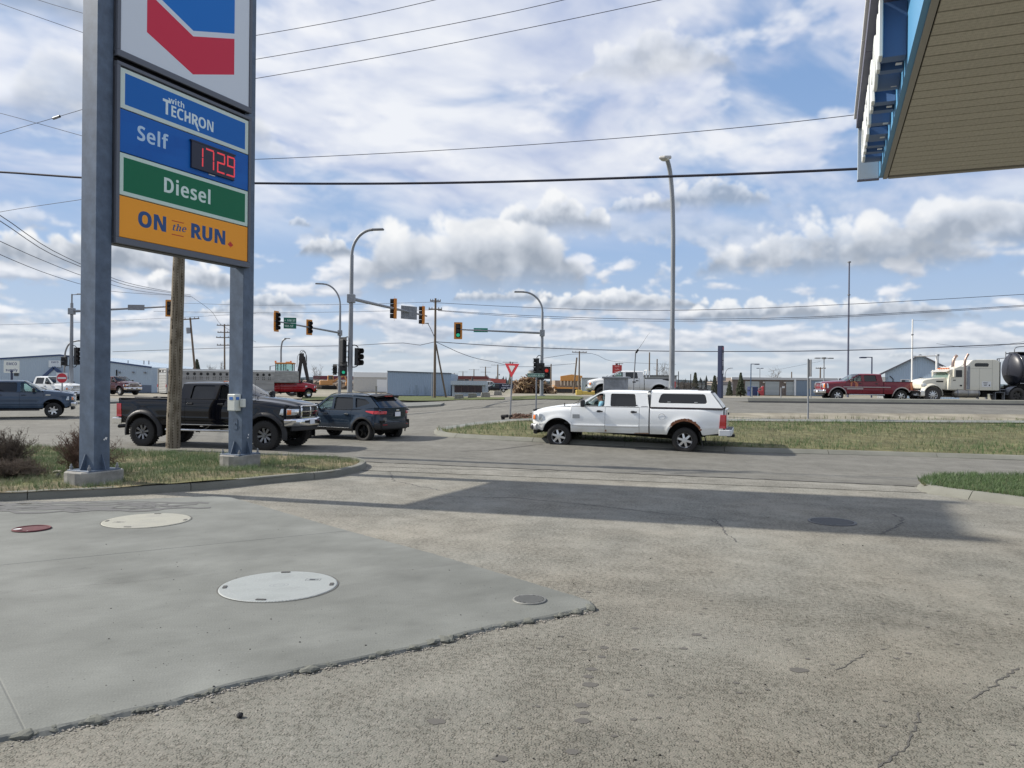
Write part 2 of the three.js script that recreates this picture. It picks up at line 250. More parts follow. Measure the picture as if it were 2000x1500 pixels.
// aggregate asphalt: pale stones worn to the surface, dark pits between them
const hsh = (x, y, k) => { let h = Math.imul(x, 374761393) ^ Math.imul(y, 668265263) ^ Math.imul(k, 974634541); h = Math.imul(h ^ (h >>> 13), 1274126177); return ((h ^ (h >>> 16)) >>> 0) / 4294967296; };
function stones(u, v, per) {   // nearest stone: distance to its edge against its neighbour, its tone
  const x = u * per, y = v * per, xi = Math.floor(x), yi = Math.floor(y); let a = 9, b = 9, id = 0;
  for (let j = -1; j <= 1; j++) for (let i = -1; i <= 1; i++) { const X = (xi + i + per) % per, Y = (yi + j + per) % per, dx = xi + i + hsh(X, Y, 1) - x, dy = yi + j + hsh(X, Y, 2) - y, d = dx * dx + dy * dy; if (d < a) { b = a; a = d; id = hsh(X, Y, 3); } else if (d < b) b = d; }
  return [Math.sqrt(b) - Math.sqrt(a), id];
}
function asphaltTex(n, tile, warm, contrast, pit, base) {
  const per1 = Math.round(tile / 0.045), per2 = Math.round(tile / 0.016), perS = Math.round(tile / 0.021), hgt = new Float32Array(n * n);
  const t = dtex(n, (u, v) => {
    const a = pn(u * per1, v * per1, per1), b = pn(u * per2, v * per2, per2), c = tfbm(u, v, 4, 4), f = tfbm(u, v, 16, 3), [e, id] = stones(u, v, perS);
    const w = a * 0.45 + b * 0.45 + (e - 0.28) * 0.9, lim = pit + 0.17 * c + 0.10 * f, dark = sm(-w, lim, lim + 0.34), tone = (id - 0.5) * (id > 0.93 ? 46 : 20);
    hgt[Math.round(v * n) * n + Math.round(u * n)] = 0.55 - 0.5 * dark + 0.25 * sm(e, 0.05, 0.4);
    const k = base + contrast * (tone * 0.55 - 32 * dark + 6 * sm(w, 0.2, 0.7)) + 8 * c + 6 * f;
    return [k + warm * 3 + contrast * 3 * (id - 0.5), k + warm * 1, k - warm * 6];
  }, true, 1 / tile);
  const b = dtex(n, (u, v) => [255 * hgt[Math.round(v * n) * n + Math.round(u * n)]], false, 1 / tile);
  return [t, b];
}
const [asA, asB] = asphaltTex(2048, 5.3, 1.2, 0.85, 0.10, 121), [stA, stB] = asphaltTex(1024, 4.1, 0.9, 0.5, 0.2, 104);
const lotMat = new THREE.MeshStandardMaterial({ map: asA, bumpMap: asB, bumpScale: 0.005, roughness: 0.93, vertexColors: true });
const streetMat = new THREE.MeshStandardMaterial({ map: stA, bumpMap: stB, bumpScale: 0.003, roughness: 0.9, vertexColors: true });
const concTex = dtex(1024, (u, v) => { const c = tfbm(u, v, 3, 5, 0.55), f = pn(u * 256, v * 256, 256), br = pn(u * 24, v * 256, 256) ; const pit = sm(-pn(u * 128 + 9, v * 128, 128), 0.72, 0.85); const k = 111 + 12 * c + 5 * f + 3 * br - 46 * pit; return [k - 1, k + 1, k - 3]; }, true, 1 / 3.7);
const concBump = dtex(512, (u, v) => { const f = pn(u * 128, v * 128, 128), pit = sm(-pn(u * 64 + 9, v * 64, 64), 0.6, 0.8); return [140 + 50 * f - 110 * pit]; }, false, 1 / 1.9);
const padMat = new THREE.MeshStandardMaterial({ map: concTex, bumpMap: concBump, bumpScale: 0.004, roughness: 0.88, vertexColors: true });
const kerbMat = new THREE.MeshStandardMaterial({ map: concTex, bumpMap: concBump, bumpScale: 0.006, roughness: 0.92, color: new THREE.Color(1.1, 1.06, 0.98) });
const kerbMatD = kerbMat.clone(); kerbMatD.side = THREE.DoubleSide;
const dirtTex = dtex(1024, (u, v) => { const c = tfbm(u, v, 5, 6, 0.62), f = pn(u * 200, v * 200, 200); const k = 128 + 26 * c + 16 * f; return [k + 6, k, k - 14]; }, true, 1 / 6);
const dirtMat = new THREE.MeshStandardMaterial({ map: dirtTex, roughness: 1, vertexColors: true });
const soilTex = dtex(1024, (u, v) => { const c = tfbm(u, v, 6, 6, 0.65), f = pn(u * 220, v * 220, 220), k = 92 + 34 * c + 26 * f; return [k + 8, k, k - 22]; }, true, 1 / 3);
const soilMat = new THREE.MeshStandardMaterial({ map: soilTex, bumpMap: soilTex, bumpScale: 0.03, roughness: 1, vertexColors: true });

const one = (k) => [k, k, k];
// base ground out to the horizon, on a polar grid
{
  const rings = []; for (let r = 0; r < 60; r += 2) rings.push(r); for (let r = 60; r < 200; r += 8) rings.push(r); for (let r = 200; r < 5200; r *= 1.35) rings.push(r);
  const g = grid((u, v) => { const r = rings[Math.round(v * (rings.length - 1))], a = u * 2 * Math.PI, x = r * Math.sin(a), z = -r * Math.cos(a); return [x, (r > 210 ? T(x, z) - Math.min(2.5, (r - 210) * 0.004) : T(x, z)) - 0.07, z, x, -z]; }, 144, rings.length - 1, true, (p) => { const n = fbm(p[0] * 0.05, p[2] * 0.05, 4), far = sm(Math.hypot(p[0], p[2]), 90, 260), k = 0.95 + 0.25 * n; return [k * lerp(1, 0.62, far), k * lerp(1, 0.68, far), k * lerp(1, 0.5, far)]; });
  struct(mesh('ground', g, dirtMat)).castShadow = false;
}
const seamD = (x) => 19.4 - 0.3 * x;
// forecourt asphalt, near
const spots = []; { const R = rng(31); for (let i = 0; i < 60; i++) spots.push([-6 + R() * 16, -(4 + R() * 15), 0.08 + 0.3 * R() * R(), 0.07 + 0.13 * R()]); }
const lotCol = (x, z) => { let k = 1 + 0.10 * fbm(x * 0.22 + 4, z * 0.3, 4) + 0.07 * fbm(x * 1.4, z * 1.4, 3); for (const r of [14.5, 16.2, 23.0, 24.8]) k *= 1 - 0.055 * Math.exp(-(((Math.hypot(x + 6, z - 6) - r + 0.5 * fbm(x * 0.3, z * 0.3 + r, 2)) / 0.28) ** 2)); const d = -z; k *= 1 - 0.10 * sm(fbm(x * 0.4 + 20, z * 0.5 + 3, 3), 0.1, 0.6); k *= lerp(0.93, 1.06, sm(d, 5, 11)); for (const s of spots) { const q = Math.hypot(x - s[0], (z - s[1]) * 1.0); if (q < s[2]) k *= 1 - s[3] * sm(q, s[2], s[2] * 0.3); } const b = 0.03 * fbm(x * 0.5 + 50, z * 0.5, 3); return [k * (1 + b), k, k * (0.99 - b)]; };
const nearLot = drape([[-9, -3], [11.5, -3], [11.5, -seamD(11.5)], [-9, -seamD(-9)]].map((p) => [p[0], p[1]]), 0, 0.25, lotCol);
const farLot = [drape([[-46, 22], [-9, 22], [-9, -seamD(-9)], [-46, -seamD(-46)]], 0, 2, lotCol), drape([[11.5, 22], [44, 22], [44, -seamD(44)], [11.5, -seamD(11.5)]], 0, 2, lotCol), drape([[-9, 22], [11.5, 22], [11.5, -3], [-9, -3]], 0, 2, lotCol)];
struct(mesh('forecourt_asphalt', [nearLot, ...farLot], lotMat));
// street, junction and highway
const streetCol = (x, z) => { const along = x * 0.96 - z * -0.25, across = -z + 0.25 * x; let k = 0.97 + 0.10 * fbm(x * 0.12, z * 0.25, 4) + 0.06 * fbm(along * 0.15, across * 1.6, 3); k *= 1 - 0.07 * sm(Math.abs(Math.sin(across * 0.9 + 0.4)), 0.75, 1); return [k * 1.0, k * 1.0, k * 0.985]; };
struct(mesh('road', drape([[-72, -seamD(-72)], [46, -seamD(46)], [70, -20], [70, -59], [8, -63], [-11, -67], [-72, -60]], 0.004, 1, streetCol), streetMat));
// pale gutter strip along the seam between forecourt and street
struct(mesh('gutter', drape([[-4.6, -seamD(-4.6) + 1.9], [8.6, -seamD(8.6) + 1.1], [8.6, -seamD(8.6) + 0.1], [-4.6, -seamD(-4.6) + 0.1]], 0.008, 1, (x, z) => one(0.99 + 0.12 * fbm(x * 0.6, z * 0.6, 4))), lotMat));
const crackMat = std([0.095, 0.092, 0.086], 0.95);
struct(mesh('road_crack', [
  ribbon([[-5, -seamD(-5) - 0.02], [-1.5, -seamD(-1.5)], [2, -seamD(2) - 0.06], [8.8, -seamD(8.8)]], 0.07, 0.013, 0.6, 0.15, 3), ribbon([[-5.2, -seamD(-5.2) + 1.2], [-2.4, -19.2], [1.2, -seamD(1.2) + 0.25]], 0.035, 0.014, 0.8, 0.12, 4),
  ribbon(W2([[755, 912], [770, 940], [860, 958]]), 0.03, 0.003, 1, 0.1, 5), ribbon(W2([[850, 970], [1000, 972], [1180, 990], [1390, 1015], [1410, 1030]]), 0.022, 0.003, 1, 0.1, 6), ribbon(W2([[1395, 1012], [1415, 1040], [1440, 1060]]), 0.02, 0.003, 1, 0.08, 7),
  ribbon(W2([[1635, 1310], [1690, 1280]]), 0.012, 0.003, 1, 0.04, 8), ribbon(W2([[1985, 1305], [1940, 1340], [1900, 1365]]), 0.014, 0.003, 1, 0.04, 9), ribbon(W2([[1795, 1395], [1785, 1430], [1760, 1470], [1715, 1500]]), 0.012, 0.003, 1, 0.04, 10), ribbon(W2([[1720, 1043], [1750, 1030], [1765, 1015], [1745, 1005]]), 0.03, 0.003, 1, 0.06, 11),
  ribbon(W2([[700, 880], [830, 884], [960, 880], [1060, 868]]), 0.05, 0.012, 0.8, 0.3, 12), ribbon(W2([[700, 800], [900, 800], [1000, 795], [1060, 788]]), 0.10, 0.012, 0.8, 0.5, 13), ribbon(W2([[900, 799], [960, 791], [1010, 786]]), 0.2, 0.013, 0.6, 0.5, 14),
], crackMat));
// dark scuffs and drips on the asphalt
{
  const R = rng(8), gs = [];
  const drip = (px, py, r) => { const [x, z] = gp(px, py); const n = 20, s = new THREE.Shape(); for (let i = 0; i < n; i++) { const a = i / n * 6.283, q = r * (0.8 + 0.35 * R()); s[i ? 'lineTo' : 'moveTo'](Math.cos(a) * q * 1.2, Math.sin(a) * q * 0.9); } gs.push(mv(new THREE.ShapeGeometry(s), x, 0.0022 + 0.00002 * gs.length, z, -Math.PI / 2)); };
  for (const [a, b, r] of [[1180, 1266, 0.035], [1175, 1283, 0.03], [1155, 1308, 0.04], [1148, 1322, 0.035], [1152, 1338, 0.05], [1136, 1378, 0.045], [1141, 1395, 0.03], [1138, 1410, 0.045], [852, 1412, 0.05], [978, 1482, 0.04], [1240, 1228, 0.03], [1360, 1240, 0.04], [1560, 1310, 0.06], [1240, 1270, 0.025], [1118, 1470, 0.04], [1335, 1268, 0.03]]) drip(a, b, r);
  for (let i = 0; i < 70; i++) drip(1000 + R() * 1000, 1060 + R() * 440, 0.008 + 0.014 * R());
  struct(mesh('oil_drips', gs, std([0.105, 0.10, 0.092], 0.95)));
}
// thin ragged dark streaks laid over the far side of the concrete pad
{
  const gs = []; for (let i = 0; i < 9; i++) gs.push(ribbon(W2([[-60, 984 + i * 2.1 + (i % 3)], [120 + i * 14, 984 + i * 2.2], [300 + (i * 53) % 130, 984 + i * 1.6]]), 0.07 + 0.05 * ((i * 7) % 3), 0.0325 + i * 0.0003, 0.7, 0.2, 20 + i)); struct(mesh('dark_streaks', gs, std([0.105, 0.106, 0.105], 0.9)));
}

// ---------------------------------------------------------------- concrete pad with joints and a broken lip
function halfPlane(poly, a, b, side) { const f = (p) => ((b[0] - a[0]) * (p[1] - a[1]) - (b[1] - a[1]) * (p[0] - a[0])) * side - 0.010 * Math.hypot(b[0] - a[0], b[1] - a[1]); const o = []; for (let i = 0; i < poly.length; i++) { const p = poly[i], q = poly[(i + 1) % poly.length], u = f(p), v = f(q); if (u >= 0) o.push(p); if (u * v < 0) { const t = u / (u - v); o.push([lerp(p[0], q[0], t), lerp(p[1], q[1], t)]); } } return o; }
{
  const pad = thing('concrete_pad', 0, 0, 0); struct(pad);
  const far = W2([[-260, 1012], [-100, 1000], [120, 985], [330, 976], [440, 972], [505, 990], [640, 1030], [840, 1085], [1000, 1133], [1120, 1170], [1152, 1182]]), near = W2([[1156, 1190], [1120, 1200], [960, 1228], [830, 1263], [700, 1291], [480, 1336], [300, 1384], [40, 1440], [-160, 1478], [-420, 1530]]);
  const outline = [...far, ...near];
  const R = rng(12), rough = []; for (let i = 0; i < outline.length; i++) { const a = outline[i], b = outline[(i + 1) % outline.length], L = Math.hypot(a[0] - b[0], a[1] - b[1]), n = Math.max(1, Math.round(L / 0.07)), ragged = i >= far.length - 1 && i < outline.length - 1; for (let k = 0; k < n; k++) { const t = k / n, j = ragged ? 0.016 * (R() - 0.5) + 0.03 * pn(i * 3 + t * L * 2.2, 4.4) : 0.004 * (R() - 0.5); rough.push([lerp(a[0], b[0], t), lerp(a[1], b[1], t) + j]); } }
  const j1 = W2([[-420, 1152], [690, 1040]]), j2 = W2([[-30, 1278], [50, 1442]]);
  const parts = [halfPlane(rough, j1[0], j1[1], -1), halfPlane(halfPlane(rough, j1[0], j1[1], 1), j2[0], j2[1], -1), halfPlane(halfPlane(rough, j1[0], j1[1], 1), j2[0], j2[1], 1)];
  const RS = rng(77), st = [...Array.from({ length: 46 }, () => [RS() * 1050 - 60, 1000 + 400 * RS() * RS(), 0.05 + 0.22 * RS() * RS()]), [455, 1080, 0.35], [150, 1076, 0.3], [230, 1140, 0.28], [500, 1086, 0.2], [640, 1010, 0.2], [770, 1130, 0.25], [820, 1135, 0.2], [560, 1400, 0.5]].map((s) => [...gp(s[0], s[1]), s[2]]);
  const padCol = (x, z) => { let k = 1 + 0.15 * fbm(x * 0.5 + 9, z * 0.7, 5) + 0.08 * fbm(x * 2.5, z * 2.5, 3) - 0.05 * sm(Math.abs(fbm(x * 0.3 + 2, z * 1.6, 3)), 0.1, 0); for (const s of st) { const q = Math.hypot(x - s[0], z - s[1]); if (q < s[2]) k *= 1 - 0.16 * sm(q, s[2], s[2] * 0.1); } const al = x * 0.80 - z * 0.6, ac = x * 0.6 + z * 0.8, dd = 0.06 * sm(fbm(x * 5, z * 5, 4), 0.15, 0.6) + 0.05 * sm(fbm(al * 0.35 + 7, ac * 3.2, 4), 0.15, 0.5) - 0.05 * sm(fbm(al * 0.5 + 40, ac * 4.5, 3), 0.25, 0.5) + 0.05 * Math.exp(-(((Math.hypot(x + 9, z + 1) - 7.2) / 0.14) ** 2)) + 0.05 * Math.exp(-(((Math.hypot(x + 9, z + 1) - 8.8) / 0.14) ** 2)); return [k - dd, (k - dd) * 1.005, k - dd]; };
  for (const p of parts) if (p.length > 3) {
    const top = drape(p, 0.03, 0.11, padCol);
    const pos = [], uv = []; const area = p.reduce((s, q, i) => { const w = p[(i + 1) % p.length]; return s + q[0] * w[1] - w[0] * q[1]; }, 0), sg = area > 0 ? 1 : -1;
    const nrm = p.map((q, i) => { const a = p[(i + p.length - 1) % p.length], b = p[(i + 1) % p.length], L = Math.hypot(b[0] - a[0], b[1] - a[1]) || 1; return [sg * (b[1] - a[1]) / L, -sg * (b[0] - a[0]) / L]; });
    const P = (i, k) => { const q = p[i % p.length], n = nrm[i % p.length], jj = 0.6 + 0.9 * hsh(i % p.length, 5, 9), o = [0, 0.022 * jj, 0.060 * jj][k], h = [0.03, 0.022, -0.015][k]; return [q[0] + n[0] * o, h, q[1] + n[1] * o]; };
    for (let i = 0; i < p.length; i++) for (let k = 0; k < 2; k++) { const a = P(i, k), b = P(i + 1, k), c = P(i, k + 1), d = P(i + 1, k + 1); for (const t of [[a, b, c], [b, d, c]]) for (const v of t) { pos.push(...v); uv.push(v[0] + v[1], -v[2]); } }
    const sk = new THREE.BufferGeometry(); sk.setAttribute('position', new THREE.Float32BufferAttribute(pos, 3)); sk.setAttribute('uv', new THREE.Float32BufferAttribute(uv, 2)); sk.computeVertexNormals();
    sk.setAttribute('color', new THREE.Float32BufferAttribute(new Float32Array(pos.length).fill(0.98), 3));
    const m = padMat.clone(); m.side = THREE.DoubleSide; mesh('slab', [top, sk], m, pad);
  }
  struct(mesh('pad_cracks', [ribbon(W2([[730, 1126], [790, 1118], [850, 1112], [905, 1104]]), 0.007, 0.0315, 1, 0.05, 71), ribbon(W2([[60, 1160], [160, 1150], [300, 1138], [420, 1120]]), 0.006, 0.0315, 1.2, 0.05, 73)], std([0.20, 0.198, 0.19], 0.95)));
  const crumbs = []; for (let i = 0; i < 210; i++) { const k = Math.floor(R() * (near.length - 3)), t = R(), a = near[k], b = near[k + 1], big = i < 26, r = big ? 0.022 + 0.026 * R() : 0.008 + 0.014 * R(); const g = new THREE.IcosahedronGeometry(r, 1), q = g.attributes.position; for (let j = 0; j < q.count; j++) { const w = 1 + 0.4 * pn(q.getX(j) / r * 1.1 + i, q.getY(j) / r + q.getZ(j) / r * 1.3); q.setXYZ(j, q.getX(j) * w * 1.7, q.getY(j) * w * 0.62, q.getZ(j) * w * 1.2); } g.computeVertexNormals(); crumbs.push(mv(g, lerp(a[0], b[0], t), big ? 0.012 : 0.02 * R(), lerp(a[1], b[1], t) + 0.01 + (R() - 0.4) * 0.06, 0, R() * 6, 0)); }
  mesh('edge_crumbs', crumbs, (() => { const m = kerbMatD.clone(); m.color.setRGB(1.0, 0.99, 0.93); return m; })(), pad).userData.kind = 'stuff';
  // grit gathered along the lip
  const gr = []; for (let i = 0; i < 1500; i++) { const k = Math.floor(R() * (near.length - 3)), t = R(), a = near[k], b = near[k + 1]; const g = new THREE.IcosahedronGeometry(0.004 + 0.014 * R() * R() * R(), 0); g.scale(1.3, 0.6, 1); gr.push(mv(g, lerp(a[0], b[0], t) + (R() - 0.5) * 0.06, 0.004, lerp(a[1], b[1], t) + 0.03 + 0.12 * R() * R())); }
  const gm = mesh('grit', gr, std([0.30, 0.28, 0.245], 0.95)); gm.userData.kind = 'stuff'; tag(gm, 'loose grit gathered along the broken edge of the concrete pad', 'grit'); 
}

// ---------------------------------------------------------------- kerbs in segments
function kerb(name, pts, w, h, seg, inward = 1, roll = false, heightOf = T) {
  const root = thing(name, 0, 0, 0); struct(root);
  const c = new THREE.CatmullRomCurve3(pts.map((p) => V(p[0], 0, p[1])), false, 'centripetal'), L = c.getLength(), n = Math.max(1, Math.round(L / seg));
  const prof = [[0, -0.06], [0.012, h * 0.75], [0.03, h - 0.008], [0.055, h], [w, h], [w, h - 0.06]]; if (roll) { prof[1] = [0.03, h * 0.18]; prof[2] = [0.16, h * 0.85]; prof[3] = [0.20, h]; prof[4][0] = prof[5][0] = w + 0.15; }
  for (let s = 0; s < n; s++) {
    const a = s / n + 0.004 / L, b = (s + 1) / n - 0.010 / L, m = Math.max(2, Math.round((b - a) * L / 0.4));
    const g = grid((u, v) => { const t = lerp(a, b, v), p = c.getPointAt(t), d = c.getTangentAt(t), k = prof[Math.round(u * 5)], nx = d.z * inward, nz = -d.x * inward; const j = 0.006 * pn(p.x * 3, p.z * 3); return [p.x + nx * (k[0] + j), heightOf(p.x, p.z) + k[1], p.z + nz * (k[0] + j), t * L, k[0] + k[1]]; }, 5, m);
    const caps = []; for (const t of [a, b]) { const p = c.getPointAt(t), d = c.getTangentAt(t), nx = d.z * inward, nz = -d.x * inward; const sh = new THREE.ShapeGeometry(new THREE.Shape(prof.map((k) => new THREE.Vector2(k[0], k[1])))); const q = sh.attributes.position; for (let i = 0; i < q.count; i++) { const x = q.getX(i), y = q.getY(i); q.setXYZ(i, p.x + nx * x, heightOf(p.x, p.z) + y, p.z + nz * x); } sh.computeVertexNormals(); caps.push(sh); }
    mesh('kerb_segment', [toCreasedNormals(g, 0.6), ...caps], kerbMatD, root);
  }
  return root;
}

// ---------------------------------------------------------------- grass
function tuft(n, seed, spread = 0.05) { const R = rng(seed), gs = []; for (let i = 0; i < n; i++) { const a = R() * 6.28, r = spread * R(), x = Math.cos(a) * r, z = Math.sin(a) * r, t = R() * 6.28, w = 0.012 + 0.008 * R(), h = 0.6 + 0.5 * R(), l = 0.25 + 0.5 * R(); const dx = Math.cos(t), dz = Math.sin(t); const p = [[x - dz * w, 0, z + dx * w], [x + dz * w, 0, z - dx * w], [x + dx * l * 0.3 - dz * w * 0.7, h * 0.6, z + dz * l * 0.3 + dx * w * 0.7], [x + dx * l * 0.3 + dz * w * 0.7, h * 0.6, z + dz * l * 0.3 - dx * w * 0.7], [x + dx * l, h, z + dz * l]]; const g = new THREE.BufferGeometry(); g.setAttribute('position', new THREE.Float32BufferAttribute([p[0], p[1], p[2], p[1], p[3], p[2], p[2], p[3], p[4]].flat(), 3)); g.computeVertexNormals(); gs.push(g); } return merge(gs); }
const bladeMat = new THREE.MeshPhysicalMaterial({ color: 0xffffff, roughness: 0.8, side: THREE.DoubleSide, transmission: 0.25, thickness: 0 });
function grass(label, poly, per, h, seed, mix, lift, heightOf = T) {
  const R = rng(seed); let X0 = 1e9, X1 = -1e9, Z0 = 1e9, Z1 = -1e9; for (const [x, z] of poly) { X0 = Math.min(X0, x); X1 = Math.max(X1, x); Z0 = Math.min(Z0, z); Z1 = Math.max(Z1, z); }
  const N = Math.round((X1 - X0) * (Z1 - Z0) * per), mats = [], cols = [];
  for (let i = 0; i < N; i++) { const x = lerp(X0, X1, R()), z = lerp(Z0, Z1, R()); if (!inside(poly, x, z)) continue; const q = mix(x, z); const p = 0.5 + 0.5 * fbm(x * 0.9 + seed, z * 0.9, 3); if (R() > q[1]) continue; const s = h * (0.55 + 0.9 * R()) * (0.7 + 0.6 * p); const m = new THREE.Matrix4().compose(V(x, heightOf(x, z) + lift - 0.01, z), new THREE.Quaternion().setFromEuler(new THREE.Euler((R() - 0.5) * 0.5, R() * 6.28, (R() - 0.5) * 0.5)), V(s * 1.1, s, s * 1.1)); mats.push(m); const g = clamp(q[0] + (R() - 0.5) * 0.5, 0, 1), v = 0.75 + 0.5 * R(); cols.push([lerp(0.25, 0.080, g) * v, lerp(0.235, 0.145, g) * v, lerp(0.15, 0.045, g) * v]); }
  const im = new THREE.InstancedMesh(tuft(7, seed), bladeMat, mats.length); const c = new THREE.Color(); mats.forEach((m, i) => { im.setMatrixAt(i, m); im.setColorAt(i, c.setRGB(...cols[i])); });
  im.name = numbered('grass'); im.userData.kind = 'stuff'; im.receiveShadow = im.castShadow = true; tag(im, label, 'grass'); scene.add(im);
}
// left island with the price sign
const islandTop = 0.13;
{
  const front = W2([[-330, 996], [-120, 985], [100, 974], [260, 966], [400, 957], [529, 944], [647, 933], [700, 922]]), nose = [...front.slice(-1), ...W2([[716, 911], [702, 905]])], back = W2([[690, 903], [600, 898], [460, 893], [240, 884], [0, 876], [-330, 866]]);
  const poly = [...front, ...W2([[713, 912]]), ...back];
  const bump = (x, z) => islandTop + 0.02 + 0.05 * fbm(x * 0.7, z * 0.7, 3) - 0.06 * sm(-z, 16, 18.5);
  struct(mesh('island_soil', drape(poly, 0, 0.3, (x, z) => { const k = 0.95 + 0.3 * fbm(x, z, 4), gr = sm(fbm(x * 0.6 + 4, z * 0.6, 3), -0.3, 0.3); return [k * lerp(1.25, 0.85, gr), k * lerp(1.2, 0.98, gr), k * lerp(1.15, 0.6, gr)]; }, (x, z) => bump(x, z)), soilMat));
  kerb('island_kerb', [...front, ...W2([[712, 917], [716, 911], [708, 906]]), ...back.slice(0, 2)], 0.16, 0.15, 2.6, 1);
  const nearKerb = (x, z) => Math.min(...front.map((p) => Math.hypot(p[0] - x, p[1] - z)));
  grass('short patchy green grass on the kerbed island under the fuel price sign', poly, 330, 0.10, 41, (x, z) => { const e = fbm(x * 0.55 + 4, z * 0.55, 3), k = nearKerb(x, z); return [0.55 + 0.5 * e + 0.2 * sm(k, 0.8, 2.5), clamp(0.25 + 0.55 * sm(k, 0.5, 1.8) + 0.55 * e, 0.05, 1)]; }, 0, bump);
}
// right island corner
{
  const front = W2([[1790, 952], [1800, 962], [1860, 972], [1930, 981], [2000, 990], [2250, 1024]]), back = W2([[2250, 945], [2000, 940], [1880, 938], [1830, 942], [1796, 948]]);
  const poly = [...front.map((p) => [p[0] + 0.14, p[1] - 0.22]), ...back];
  struct(mesh('verge_soil', drape(poly, 0.13, 0.5, (x, z) => [0.7, 0.8, 0.5]), soilMat));
  kerb('verge_kerb', [...W2([[1815, 944], [1796, 946], [1789, 951]]), ...front.slice(1)], 0.16, 0.15, 2.4, 1, true);
  grass('bright green grass on the kerbed corner island at the forecourt exit', poly, 420, 0.12, 42, () => [0.98, 0.95], 0.13);
}
// boulevard on the far side of the street
const boulH = (x, z) => T(x, z) + 0.12;
{
  const kerbLine = W2([[846, 842], [848, 848], [862, 853], [930, 858], [1020, 863], [1150, 869], [1300, 876], [1430, 883], [1600, 888], [1800, 894], [2000, 900], [2300, 908]]);
  const walkN = W2([[872, 845], [930, 836], [1000, 829], [1200, 829], [1420, 829], [1700, 831], [2000, 833], [2400, 836]]), walkF = W2([[870, 841], [930, 832], [1000, 825.5], [1200, 825], [1420, 825], [1700, 827], [2000, 828.5], [2400, 831]]);
  const poly = [...kerbLine.map((p) => [p[0] + 0.1, p[1] - 0.26]), ...walkN.slice().reverse()];
  struct(mesh('boulevard_soil', drape(poly, 0, 0.8, (x, z) => { const k = 1.05 + 0.3 * fbm(x * 0.8, z * 1.2, 4); return [k * 0.80, k * 0.90, k * 0.64]; }, boulH), soilMat));
  kerb('boulevard_kerb', kerbLine, 0.17, 0.14, 3.2, 1, true);
  const mid = (z) => Math.exp(-(((-z - 27.2) / 2.4) ** 2));
  grass('patchy spring grass on the boulevard behind the white pickup, half straw half green', poly, 75, 0.13, 43, (x, z) => { const e = fbm(x * 0.35, z * 0.5, 4); return [0.98 + 0.45 * e - 0.55 * mid(z) * (x > 4 ? 1 : 0), clamp(0.78 + 0.3 * e - 0.25 * mid(z), 0.1, 1)]; }, 0, boulH);
  struct(mesh('sidewalk', drape([...walkN, ...walkF.slice().reverse()], 0.16, 1, (x, z) => one(1.08 + 0.1 * fbm(x, z, 3))), padMat));
  const dirtFar = W2([[1045, 816], [1100, 812], [1250, 810], [1500, 809], [1800, 810], [2000, 812], [2400, 816]]);
  const strip = [...walkF, ...dirtFar.slice().reverse()];
  struct(mesh('gravel_verge', drape(strip, 0.06, 0.8, (x, z) => { const k = 0.92 + 0.25 * fbm(x * 0.5, z * 0.8, 4); return [k, k, k * 0.98]; }), dirtMat));
  grass('thin dry grass along the far side of the sidewalk', [...walkF.slice(2), ...W2([[2400, 822], [2000, 821], [1700, 819], [1420, 820], [1200, 821], [1000, 822]])], 16, 0.16, 44, (x, z) => [0.4 + 0.4 * fbm(x * 0.3, z, 3), 0.8], 0.07);
  // bark mulch by the yield sign
  const R = rng(4), gs = []; for (let i = 0; i < 420; i++) { const [x, z] = gp(1000 + 60 * R(), 813 + 11 * R()); gs.push(box(0.10 + 0.12 * R(), 0.02, 0.04, x, T(x, z) + 0.07 + 0.08 * R() * R(), z, R() * 0.5 - 0.25, R() * 6, R() - 0.5)); }
  const mu = mesh('bark_mulch', gs, std([0.13, 0.075, 0.05], 0.95)); mu.userData.kind = 'stuff'; tag(mu, 'red brown bark mulch heaped beside the yield sign', 'mulch');
}
// highway median, far kerb lines, traffic islands
{
  const top = [], side = [], foot = []; for (let x = 14; x < 64; x += 2) { const x1 = x + 2, y = T(x, -45.5), z0 = -45.5, z1 = -48.6; for (const [L, a, b, c, d] of [[top, [x, y + 0.27, z0 - 0.12], [x1, y + 0.27, z0 - 0.12], [x1, y + 0.26, z1], [x, y + 0.26, z1]], [side, [x, y + 0.10, z0], [x1, y + 0.10, z0], [x1, y + 0.27, z0 - 0.12], [x, y + 0.27, z0 - 0.12]], [foot, [x, y - 0.05, z0 + 0.02], [x1, y - 0.05, z0 + 0.02], [x1, y + 0.10, z0 + 0.02], [x, y + 0.10, z0 + 0.02]]]) L.push(...a, ...b, ...c, ...a, ...c, ...d); }
  const q = (L) => { const g = new THREE.BufferGeometry(); g.setAttribute('position', new THREE.Float32BufferAttribute(L, 3)); g.setAttribute('uv', new THREE.Float32BufferAttribute(Array.from({ length: L.length / 3 * 2 }, (_, i) => L[Math.floor(i / 2) * 3 + (i % 2 ? 2 : 0)]), 2)); g.computeVertexNormals(); return g; };
  const md = thing('highway_median', 0, 0, 0); struct(md); mesh('slab', [q(top), q(side)], kerbMatD, md); mesh('gutter_face', q(foot), std([0.13, 0.125, 0.12], 0.95), md);
}
